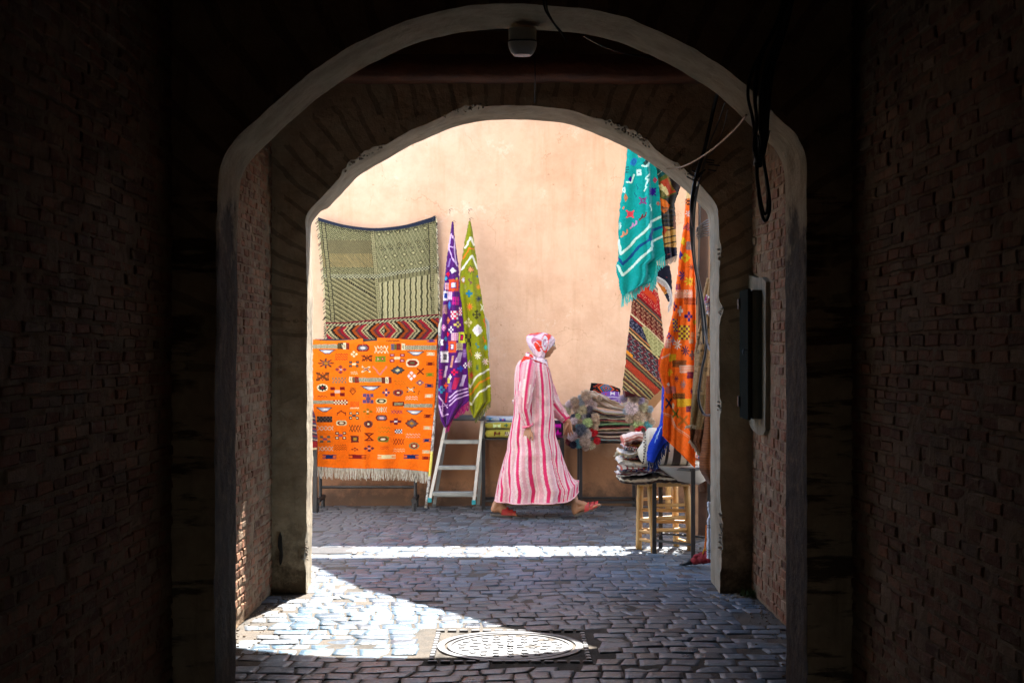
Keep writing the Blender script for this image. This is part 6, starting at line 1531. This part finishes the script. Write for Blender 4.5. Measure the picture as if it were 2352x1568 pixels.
# wooden shutters
M_wood=simple('dark shutter wood',(.075,.035,.022),(.04,.02,.014),7,.6,40,.4,.004); M_woodl=simple('worn shutter edge',(.22,.13,.075),(.14,.08,.05),9,.7,40,.4,.004)
sh_=empty('wooden_shutter',(1.7,10.9,0),0,'dark brown wooden shop shutter standing open behind the rugs, right of the stool','shutter')
for i in range(6):
    x0_=1.425+i*.16; mb=MB(); mb.box(x0_,x0_+.152,10.88,10.92,.01,3.2,bev=.006); addp(sh_,mb,'plank',M_wood)
for z in (.35,1.6,2.9): mb=MB(); mb.box(1.43,2.38,10.845,10.878,z,z+.10,bev=.005); addp(sh_,mb,'batten',M_wood)
for x0_ in (1.40,1.50): mb=MB(); mb.box(x0_-.008,x0_+.012,10.79,10.843,.01,3.2,bev=.004); addp(sh_,mb,'edge_strip',M_woodl)
# ---- wooden stool with its textiles
M_pine=simple('peeled pine',(.52,.30,.10),(.42,.22,.07),9,.55,40,.3,.003)
def rod(mb,a,b,r0,r1=None,n=12):
    a=Vector(a);b=Vector(b); r1=r1 or r0
    pts=[a.lerp(b,t/8) for t in range(9)]; mb.tube(pts,[r0+(r1-r0)*t/8+.0012*math.sin(t*2.3) for t in range(9)],n)
def stool(name,label,foot,top,zt,rungs,r_=.024,seat=True):
    s=empty(name,(sum(p[0] for p in foot)/4,sum(p[1] for p in foot)/4,0),0,label,'stool')
    for f_,t_ in zip(foot,top): mb=MB(); rod(mb,(f_[0],f_[1],0),(t_[0],t_[1],zt),r_*.86,r_); addp(s,mb,'leg',M_pine,True)
    for i,j,zs_ in rungs:
        for z in zs_:
            k=z/zt; a=Vector((*foot[i],0)).lerp(Vector((*top[i],zt)),k); b=Vector((*foot[j],0)).lerp(Vector((*top[j],zt)),k)
            d_=(b-a).normalized()*.018; mb=MB(); m_=(a+b)/2; mb.tube([a-d_,a+d_,m_,b-d_,b+d_],[.008,.012,.014,.012,.008],10); addp(s,mb,'rung',M_pine,True)
    if seat:
        mb=MB(); cx=sum(p[0] for p in top)/4; cy=sum(p[1] for p in top)/4
        q=[Vector((p[0]+(p[0]-cx)*.10,p[1]+(p[1]-cy)*.1,0)) for p in top]
        mb.add([(p.x,p.y,zt) for p in q]+[(p.x,p.y,zt+.03) for p in q],[(3,2,1,0),(4,5,6,7)]+[(i,(i+1)%4,4+(i+1)%4,4+i) for i in range(4)]); addp(s,mb,'seat',M_pine)
    return s
ft_=[(.915,10.24),(.995,9.98+.16),(1.275,10.22),(1.215,10.42)]
# order round the stool: A front-left, B front, D right, C back
ft_=[(.913,10.25),(1.005,10.08),(1.275,10.17),(1.205,10.43)]; tp_=[(.925,10.26),(.985,10.12),(1.25,10.18),(1.19,10.41)]
def zz(vy,d): return HC-(vy-HY)*d/F
stool('wooden_stool','round-legged pine stool standing at the right under the pile of folded textiles',ft_,tp_,.462,[(0,1,[zz(1239,10.2),zz(1219,10.2),zz(1193,10.2)]),(0,2,[zz(1222,10.2)+.015,zz(1202,10.2)+.015,zz(1178,10.2)+.02]),(1,2,[.155,.24,.33]),(3,2,[zz(1242,10.3),zz(1217,10.3),zz(1191,10.3)]),(0,3,[.12,.215,.36])],.025)
b0=(1.40,12.75)
stool('wooden_stool','second pine stool farther back, mostly hidden behind the first and the black chair frame',[(b0[0],b0[1]),(b0[0]+.26,b0[1]-.02),(b0[0]+.28,b0[1]+.22),(b0[0]+.02,b0[1]+.24)],[(b0[0]+.01,b0[1]),(b0[0]+.25,b0[1]-.02),(b0[0]+.27,b0[1]+.21),(b0[0]+.03,b0[1]+.23)],.46,[(0,1,[.28,.35]),(2,3,[.3]),(1,2,[.3])],.025)
# folded textiles stack
lays=[([(60,42,35),(75,50,42),(225,215,195),(55,38,32)],'dark brown and cream'),([(240,235,225),(250,245,238),(110,50,60),(240,235,225)],'white with a maroon edge'),([(120,45,70),(238,232,222),(60,50,80),(235,228,218)],'white, maroon and grey striped'),([(248,243,236),(245,240,230),(235,225,210)],'thick plain white'),([(235,225,205),(205,90,60),(245,240,230),(70,60,110),(240,235,225)],'cream with red and indigo specks'),
 ([(225,215,190),(215,180,120),(240,235,225)],'cream and mustard edged'),([(35,32,70),(240,235,230),(45,30,60),(235,225,220),(150,40,50)],'navy and white striped'),([(215,165,80),(225,180,100),(150,70,50)],'mustard yellow'),([(245,215,200),(185,75,55),(250,225,210),(190,80,60),(245,220,205),(205,110,85),(248,225,212)],'peach with rust red stripes')]
hs=[.052,.034,.036,.036,.036,.034,.036,.026,.062]; z=.494
r=random.Random(12)
for k,((cs,nm),h) in enumerate(zip(lays,hs)):
    x0_=.755+ (.0,-.015,.0,-.01,.02,.0,.03,.045,.03)[k]; x1_=1.33 if k<5 else 1.05
    ph=r.uniform(0,6)
    def cf(s,a,zf,cs=cs,k=k):
        L=[lin(c,.86) for c in cs]; c=L[min(int(zf*len(L)),len(L)-1)]
        if k in (4,6,2) and (int(s*46)+int(zf*3))%3==0: c=lin([(200,80,60),(50,50,110),(150,40,60)][int(s*23)%3],.8)
        return c
    o=pad('folded_textile',x0_,x1_,9.98+.02*math.sin(k*2),10.34,z,z+h+.003,cf,'%s folded textile, %s in the pine stool pile'%(nm,['at the bottom','second from the bottom','third from the bottom','fourth from the bottom','the middle one','fourth from the top','third from the top','second from the top','on top'][k]),'folded textile','folded textiles piled on the pine stool',wob=.011,seed=50+k,sag=lambda s,ph=ph,k=k: .010*math.sin(s*9+ph)*(1 if k<6 else .4)-(.02 if k==8 else 0)*(1-min(1,s/.3)),rd=.4,nx=90)
    if k==5:
        m1=MB(); m1.ball((x0_-.012,10.03,z+h*.5),.016,8,6,c=lin((235,225,195),.85)); rr3=random.Random(2)
        for q_ in range(14): m1.tube([(x0_-.015,10.03,z+h*.5),(x0_-.03+rr3.uniform(-.01,.02),10.02,z+h*.5+rr3.uniform(-.02,.012))],.003,4,c=lin((235,225,195),.85))
        t_=m1.build('tassel',M_cloth,colors=True); t_.parent=o
    z+=h
# ---- black steel chair frame, tipped white seat shell and bolster
M_seat=simple('pale grey seat shell',(.48,.45,.41),(.40,.37,.34),6,.5)
kf=[(1.004,10.03),(1.245,9.78),(1.40,10.10),(1.08,10.34)]; zt=.622
ch=empty('chair_frame',(1.18,10.0,0),0,'black square-tube seat frame standing in front of the pine stool, holding the bolster','chair')
for x,y in kf: mb=MB(); mb.box(x-.014,x+.014,y-.014,y+.014,0,zt-.0,bev=.003); addp(ch,mb,'leg',M_blk)
for i in range(4):
    a=Vector((*kf[i],0)); b=Vector((*kf[(i+1)%4],0)); d_=(b-a).normalized()*.018
    for z_,rr3 in ((zt-.012,.011),(.105 if i!=0 else .095,.009)): mb=MB(); mb.tube([a+d_+Vector((0,0,z_)),b-d_+Vector((0,0,z_))],rr3,6); addp(ch,mb,'seat_rail' if z_>.5 else 'foot_rail',M_blk)
mb=MB(); vs=[];n=30
ctr=Vector((1.20,10.02,zt+.004)); rim=[]
for i in range(n):
    a=2*math.pi*i/n; p=Vector((math.cos(a)*.185,math.sin(a)*.17,.0)); rim.append(p)
vs=[ctr+p for p in rim]+[ctr+p*.97+Vector((0,0,-.012)) for p in rim]+[ctr+p*.55+Vector((.06,0,-.11)) for p in rim]+[ctr+p*.15+Vector((.09,0,-.135)) for p in rim]
fs=[tuple(range(n))]
for q_ in range(3): fs+=[(q_*n+i,(q_+1)*n+i,(q_+1)*n+(i+1)%n,q_*n+(i+1)%n) for i in range(n)]
fs.append(tuple(3*n+i for i in range(n))[::-1]); mb.add(vs,fs); addp(ch,mb,'seat_shell',M_seat,True)
# bolster
cvbo=lambda s,a,z:None
bo=empty('bolster_cushion',(1.12,10.0,zt+.13),0,'fat cream bolster cushion with dark brown stripes and stitched edge on the black chair frame','cushion')
nB,nT=80,56; P=np.zeros((nB,nT,3));C=np.zeros((nB,nT,3)); CRB=lin((238,228,208),.85);DKB=lin((62,48,42),.85)
for i in range(nB):
    s=i/(nB-1); x=.895+.40*s; rz=.128*(min(1,(min(s,1-s)/.12+.02))**.4); 
    for j in range(nT):
        a=2*math.pi*j/nT; w=1+.03*sn(s*5,a*1.5)
        P[i,j]=(x+.02*math.sin(a)*(1-s),9.98+math.cos(a)*rz*1.05*w+.05*s*0,zt+.142+math.sin(a)*rz*w-.05*s*.3)
        C[i,j]=DKB if (.44<s<.49 or .56<s<.70 or .80<s<.84) or (.10<s<.44 and 1.05<a<1.42) else CRB
o=grid_obj('cushion_cover',P,C,M_cloth,None,0,closed=True); place_parts(bo,o)
m1=MB(); K=60
for k in range(K):
    a=2*math.pi*k/K; a2=a+.05; rz=.128*.93
    m1.tube([(.912+.018*(k%2),9.98+math.cos(a)*rz*.99,zt+.142+math.sin(a)*rz),(.930-.018*(k%2),9.98+math.cos(a2)*rz*1.04,zt+.142+math.sin(a2)*rz*1.04)],.0035,4,c=lin((70,58,45),.85))
o=m1.build('edge_stitching',M_cloth,colors=True); place_parts(bo,o)
# ---- things by the foot of the right pier: folded red parasol, yellow tassel, white towel
pa=empty('folded_parasol',V(1600,1290,9.45),0,'folded red parasol with black tip and blue band lying by the right pier','parasol')
M_redc=simple('red canvas',(.30,.012,.02),(.22,.01,.016),12,.85,90,.4,.004); M_blu=simple('blue canvas',(.02,.14,.36),None,10,.8,90,.4,.004)
a_=Vector(V(1590,1296,9.42)); a_.z=.035; b_=Vector((1.36,9.30,.10))
mb=MB(); n=24; pts=[];rad=[]
for i in range(n+1):
    t=i/n; pts.append(a_.lerp(b_,t)+Vector((0,0,.004*math.sin(i*1.9)))); rad.append(.018+.028*t+.007*abs(math.sin(t*11)))
mb.tube(pts,rad,16); 
for k in range(5):
    t=.15+k*.18; p=a_.lerp(b_,t); mb.ball(p+Vector((.01,-.01,.022+.02*t)),(.035,.022,.02),10,7)
addp(pa,mb,'canopy',M_redc,True)
mb=MB(); d_=(a_-b_).normalized(); mb.tube([a_+d_*.0,a_+d_*.035,a_+d_*.07,a_+d_*.10],[.022,.019,.013,.004],10); addp(pa,mb,'tip',M_blk,True)
mb=MB(); e_=-d_; mb.tube([b_+e_*.002,b_+e_*.05,b_+e_*.10],[.056,.060,.050],14); addp(pa,mb,'band',M_blu,True)
tw=empty('striped_towel',V(1632,1200,9.2),0,'white towel with thin dark stripes hanging low beside the right pier','towel')
cv=Cv(1612,1140,1650,1292,(225,230,240),2,c6)
for y in (1040,1052,1064,1290,1302,1314): cv.line([(930,y),(1000,y)],(50,55,70),4)
L=Q(c6,(945,800),(950,850),(965,930),(950,1000),(948,1100),(950,1220),(945,1380)); R=[(1648,1152),(1648,1165),(1648,1180),(1648,1195),(1648,1220),(1648,1250),(1648,1286)]
o,P=cloth('towel_cloth',L,R,9.22,cv,res=1.6,thick=.012,fold=lambda S,T:-.02*np.sin(T*3.14)-.006*np.sin(T*20)); place_parts(tw,o)
mb=MB(); mb.tube([V(1640,1153,9.22),V(1643,1120,9.25),(1.335,9.28,.9),(1.335,9.30,3.3)],.004,6); o=mb.build('hanging_cord',M_rope); place_parts(tw,o)
ts=MB(); r=random.Random(6); p0=Vector(V(1622,1205,9.35))
ts.tube([p0,Vector(V(1621,1240,9.35)),Vector(V(1619,1258,9.35))],[.004,.005,.007],6,c=lin((235,120,20),.85))
for k in range(40):
    q0=Vector(V(1619,1257,9.35)); ts.tube([q0,q0+Vector((r.uniform(-.014,.014),r.uniform(-.012,.012),-.03)),q0+Vector((r.uniform(-.022,.018),r.uniform(-.014,.014),-r.uniform(.055,.075)))],.0022,4,c=lin((240,165,20),.85))
tag(ts.build('yellow_tassel',M_cloth,colors=True),'yellow-orange tassel hanging just above the folded red parasol','tassel')
# ================= lamp, cables, cabinet, small things
M_ltglass=simple('ribbed lamp glass',(.85,.83,.80),(.75,.73,.70),30,.35); M_lbody=simple('lamp housing',(.62,.58,.52),(.50,.46,.40),20,.6)
lx0,ld,lz=V(1200,76,5.93)[0],5.92,HC+(HY-74)*5.92/F
lp=empty('bulkhead_lamp',(lx0,ld,lz),0,'unlit bulkhead lamp with ribbed pale glass fixed under the crown of the nearer arch','lamp')
def rbox(mb,cx,cy,zt_,zb,hx,hy,k=.78,n=28,lev=6,dome=True):
    vs=[];fs=[]
    for l in range(lev+1):
        t=l/lev; z=zt_+(zb-zt_)*t; s=1-(t**2.2)*(.42 if dome else .02)
        for i in range(n):
            a=2*math.pi*i/n; c,s_=math.cos(a),math.sin(a); vs.append((cx+math.copysign(abs(c)**.72,c)*hx*s,cy+math.copysign(abs(s_)**.5,s_)*hy*s,z))
    for l in range(lev):
        for i in range(n): fs.append((l*n+i,l*n+(i+1)%n,(l+1)*n+(i+1)%n,(l+1)*n+i))
    fs+=[tuple(range(n))[::-1],tuple(lev*n+i for i in range(n))]; mb.add(vs,fs)
mb=MB(); rbox(mb,lx0,ld,lz+.010,lz-.040,.058,.05,dome=False); addp(lp,mb,'housing',M_lbody,True)
mb=MB(); rbox(mb,lx0,ld,lz-.046,lz-.098,.060,.050,lev=10); addp(lp,mb,'glass',M_ltglass,False)
mb=MB(); rbox(mb,lx0,ld,lz-.0405,lz-.0455,.061,.053,dome=False,lev=1); addp(lp,mb,'gasket',M_blk)
# metal cabinet on the right brick wall
M_cab=simple('green grey steel cabinet',(.10,.105,.085),(.075,.08,.065),5,.75,30,.15,.002,spec=.1); M_cabd=simple('dark cabinet door',(.022,.024,.020),(.016,.017,.015),5,.9,30,.15,.002,spec=0)
cb=empty('metal_cabinet',(1.38,8.04,1.4),0,'tall narrow grey-green steel cabinet on the right brick wall between the arches','cabinet')
za,zb=1.045,1.762
mb=MB(); mb.box(1.335,1.392,7.90,8.18,za,zb,bev=.004); addp(cb,mb,'case',M_cab)
mb=MB(); mb.box(1.310,1.326,7.895,8.185,za-.006,zb+.006,bev=.003); mb.box(1.327,1.334,7.91,8.17,za+.01,zb-.01); addp(cb,mb,'door',M_cabd)
for z in (za+.06,zb-.10): mb=MB(); mb.box(1.298,1.3085,8.15,8.195,z,z+.06,bev=.002); addp(cb,mb,'hinge',M_blk)
mb=MB(); mb.tube([(1.309,7.93,1.43),(1.292,7.93,1.43),(1.286,7.93,1.415),(1.292,7.93,1.40)],.004,8); addp(cb,mb,'latch',M_blk)
# cables
M_cab1=simple('black cable',(.012,.012,.014),(.02,.02,.022),14,.45); M_cab2=simple('tan cable',(.42,.27,.15),None,14,.6); M_cab3=simple('grey cable',(.16,.16,.15),None,14,.5)
def cable(pts,rad,mat,label,group=None,n=8,k=60,cat='cable'):
    mb=MB(); mb.tube(smoothp([V(*p) for p in pts],k),rad,n); return tag(mb.build('cable',mat,smooth=True),label,cat,group)
cg='black cables bunched on the right of the nearer arch'
D=5.45
cable([(1822,-40,D),(1800,60,D),(1768,160,D),(1760,230,D),(1752,330,D),(1740,380,5.5)],.018,M_cab1,'thickest black pipe-like cable, right side of the bunch on the nearer arch',cg,12)
cable([(1815,-40,D),(1790,40,D),(1755,110,D),(1725,170,D),(1718,220,D),(1728,270,D),(1736,330,D),(1738,400,D),(1745,470,D),(1757,508,D),(1768,480,D),(1764,430,D),(1752,360,D),(1742,310,D)],.0065,M_cab1,'black cable making the long lowest loop against the right brick wall',cg)
cable([(1808,-40,5.48),(1785,50,5.48),(1750,130,5.48),(1738,200,5.48),(1735,260,5.48),(1738,330,5.48),(1742,420,5.48),(1755,490,5.48),(1763,470,5.48),(1758,400,5.48),(1748,340,5.48)],.005,M_cab1,'thinner black cable looping just inside the lowest loop',cg)
cable([(1812,-40,5.40),(1782,60,5.40),(1746,130,5.40),(1733,210,5.40),(1738,280,5.40),(1732,340,5.40),(1740,372,5.40)],.007,M_cab1,'black cable running down the left edge of the bunch',cg)
cable([(1826,-40,5.50),(1806,40,5.50),(1784,110,5.50),(1770,190,5.50),(1764,260,5.50),(1758,320,5.50)],.008,M_cab1,'black cable beside the thickest one, right edge of the bunch',cg)
cable([(1818,-40,5.42),(1792,70,5.42),(1762,140,5.42),(1748,210,5.42),(1745,290,5.42),(1750,330,5.42),(1745,355,5.42)],.006,M_cab1,'black cable in the middle of the bunch on the nearer arch',cg)
cable([(1750,230,5.45),(1745,262,5.45),(1755,290,5.45),(1747,315,5.45),(1760,330,5.45),(1768,300,5.45)],.003,M_cab3,'thin curly grey wire tangled in the bunch of black cables',cg)
# tan cable across to the farther arch
cable([(1714,265,5.52),(1685,300,6.2),(1640,340,7.0),(1595,370,7.7),(1560,385,8.2),(1530,388,8.34)],.0048,M_cab2,'single tan cable strung from the nearer arch to the farther arch')
cg2='cables hanging at the right of the farther arch'
E=8.3
cable([(1652,200,8.1),(1640,245,E),(1628,300,E),(1616,350,E),(1600,400,E),(1592,440,E),(1588,480,E),(1592,520,8.5)],.011,M_cab1,'thick dark conduit running down the right side of the farther arch',cg2,12)
cable([(1665,235,8.2),(1650,280,E),(1630,330,E),(1618,380,E),(1605,420,E)],.004,M_cab3,'thin grey wire beside the thick conduit',cg2)
cable([(1672,250,8.2),(1660,300,E),(1640,345,E),(1618,370,E),(1608,410,E),(1596,450,E)],.0035,M_cab3,'second thin grey wire crossing the tan cable',cg2)
cable([(1600,430,8.32),(1592,470,8.4),(1590,540,8.6),(1598,610,9.0),(1612,680,9.1),(1620,740,9.1),(1622,800,9.1),(1612,850,9.1),(1605,900,9.1),(1607,930,9.1),(1618,952,9.1),(1634,953,8.95)],.0085,M_cab1,'black cable hanging from the arch and bending in to the right pier low down',cg2)
cable([(1604,425,8.32),(1596,480,8.4),(1594,560,8.6),(1602,640,9.0),(1612,700,9.1),(1618,760,9.05),(1628,800,8.98),(1634,802,8.9)],.0055,M_cab3,'grey wire hanging outside the arch, entering the right pier higher up',cg2)
cable([(1598,420,8.32),(1590,460,8.4),(1586,520,8.5),(1592,590,8.8),(1604,660,9.0),(1612,720,9.05),(1616,790,9.05)],.006,M_cab1,'black wire hanging straight outside the arch behind the grey wire',cg2)
cable([(1600,700,9.1),(1606,560,9.1),(1608,470,9.05),(1612,400,9.0)],.0045,M_cab3,'thin grey wire hanging farthest out in front of the shutters',cg2)
mb=MB(); r=random.Random(9)
for k in range(7):
    y0_=520+k*4; pts=[V(1600+r.uniform(-2,2),525+k*4,9.1),V(1615,512+k*5,9.1),V(1626,505+k*6,9.05),V(1636,506+k*5,8.95)]; mb.tube(smoothp(pts,14),.004,6)
tag(mb.build('cable_coil',M_cab3,smooth=True),'small coil of grey wires tied beside the right pier','cable',cg2)
# cable ties and stub ends on the arch face
mb=MB()
for x,y in ((1598,405),(1604,398),(1592,412)): mb.tube([V(x-14,y-6,8.32),V(x,y+2,8.29),V(x+16,y-8,8.30)],.005,6)
for x,y,l in ((1640,378,26),(1630,366,22),(1636,390,18),(1628,372,24)): mb.tube([V(x-l/2,y,8.33),V(x+l/2,y+3,8.31)],.004,5)
tag(mb.build('cable_ties',M_cab1),'dark wire ties holding the cables at the right shoulder of the farther arch','tie')
cable([(1248,-30,5.5),(1250,15,5.55),(1262,40,5.54),(1278,62,5.54),(1287,75,5.54)],.0035,M_cab1,'thin loose wire dangling over the crown of the nearer arch, right of the lamp')
cable([(1254,-30,5.52),(1256,18,5.53),(1270,50,5.53),(1290,75,5.52),(1303,98,5.5)],.0035,M_cab3,'second loose wire with a pale tip dangling over the crown of the nearer arch')
cable([(1340,82,6.02),(1380,104,6.8),(1430,122,7.6),(1500,135,8.12)],.004,M_cab1,'thin dark wire running under the ceiling from the nearer arch to the farther one')
cable([(1229,96,8.13),(1228.5,140,8.13),(1229,186,8.13),(1228,236,8.34)],.0025,M_cab1,'hair-thin wire hanging down over the beam to the crown of the farther arch')
# weeds and rubble at the foot of the right pier
M_leaf=simple('weed',(.05,.09,.02),(.07,.11,.03),20,.8)
mb=MB(); r=random.Random(4); wx,wy=1.37,8.27
for k in range(60):
    a=r.uniform(0,6.28); l=r.uniform(.02,.06); b_=Vector((wx+r.uniform(-.04,.03),wy+r.uniform(-.06,.04),-.005)); t_=b_+Vector((math.cos(a)*l*.6,math.sin(a)*l*.6,l)); s=Vector((math.sin(a),-math.cos(a),0))*.006
    m_=(b_+t_)/2; mb.add([b_,m_+s,t_,m_-s],[(0,1,2,3)])
tag(mb.build('weed',M_leaf),'small green weed growing at the foot of the right pier of the farther arch','weed')
mb=MB()
for k in range(46):
    s=r.uniform(.006,.02); mb.ball((r.uniform(1.15,1.38),r.uniform(8.2,8.34),s*.3-.008),(s,s*.8,s*.6),6,4,M=Matrix.Rotation(r.uniform(0,3),3,'Z'))
tag(mb.build('rubble',M_rub),'crumbled plaster and dirt at the foot of the right pier','rubble',kind='stuff')
mb=MB()
for k in range(260):
    sx=r.choice((-1,1)); x=sx*(1.40-abs(r.gauss(0,.10))); y=r.uniform(5.9,8.3); s=r.uniform(.003,.009)
    if abs(x)<1.41: mb.ball((x,y,.002),(s,s*.8,s*.6),5,3)
tag(mb.build('grit',M_rub),'loose grit scattered along the foot of the passage walls','grit',kind='stuff')
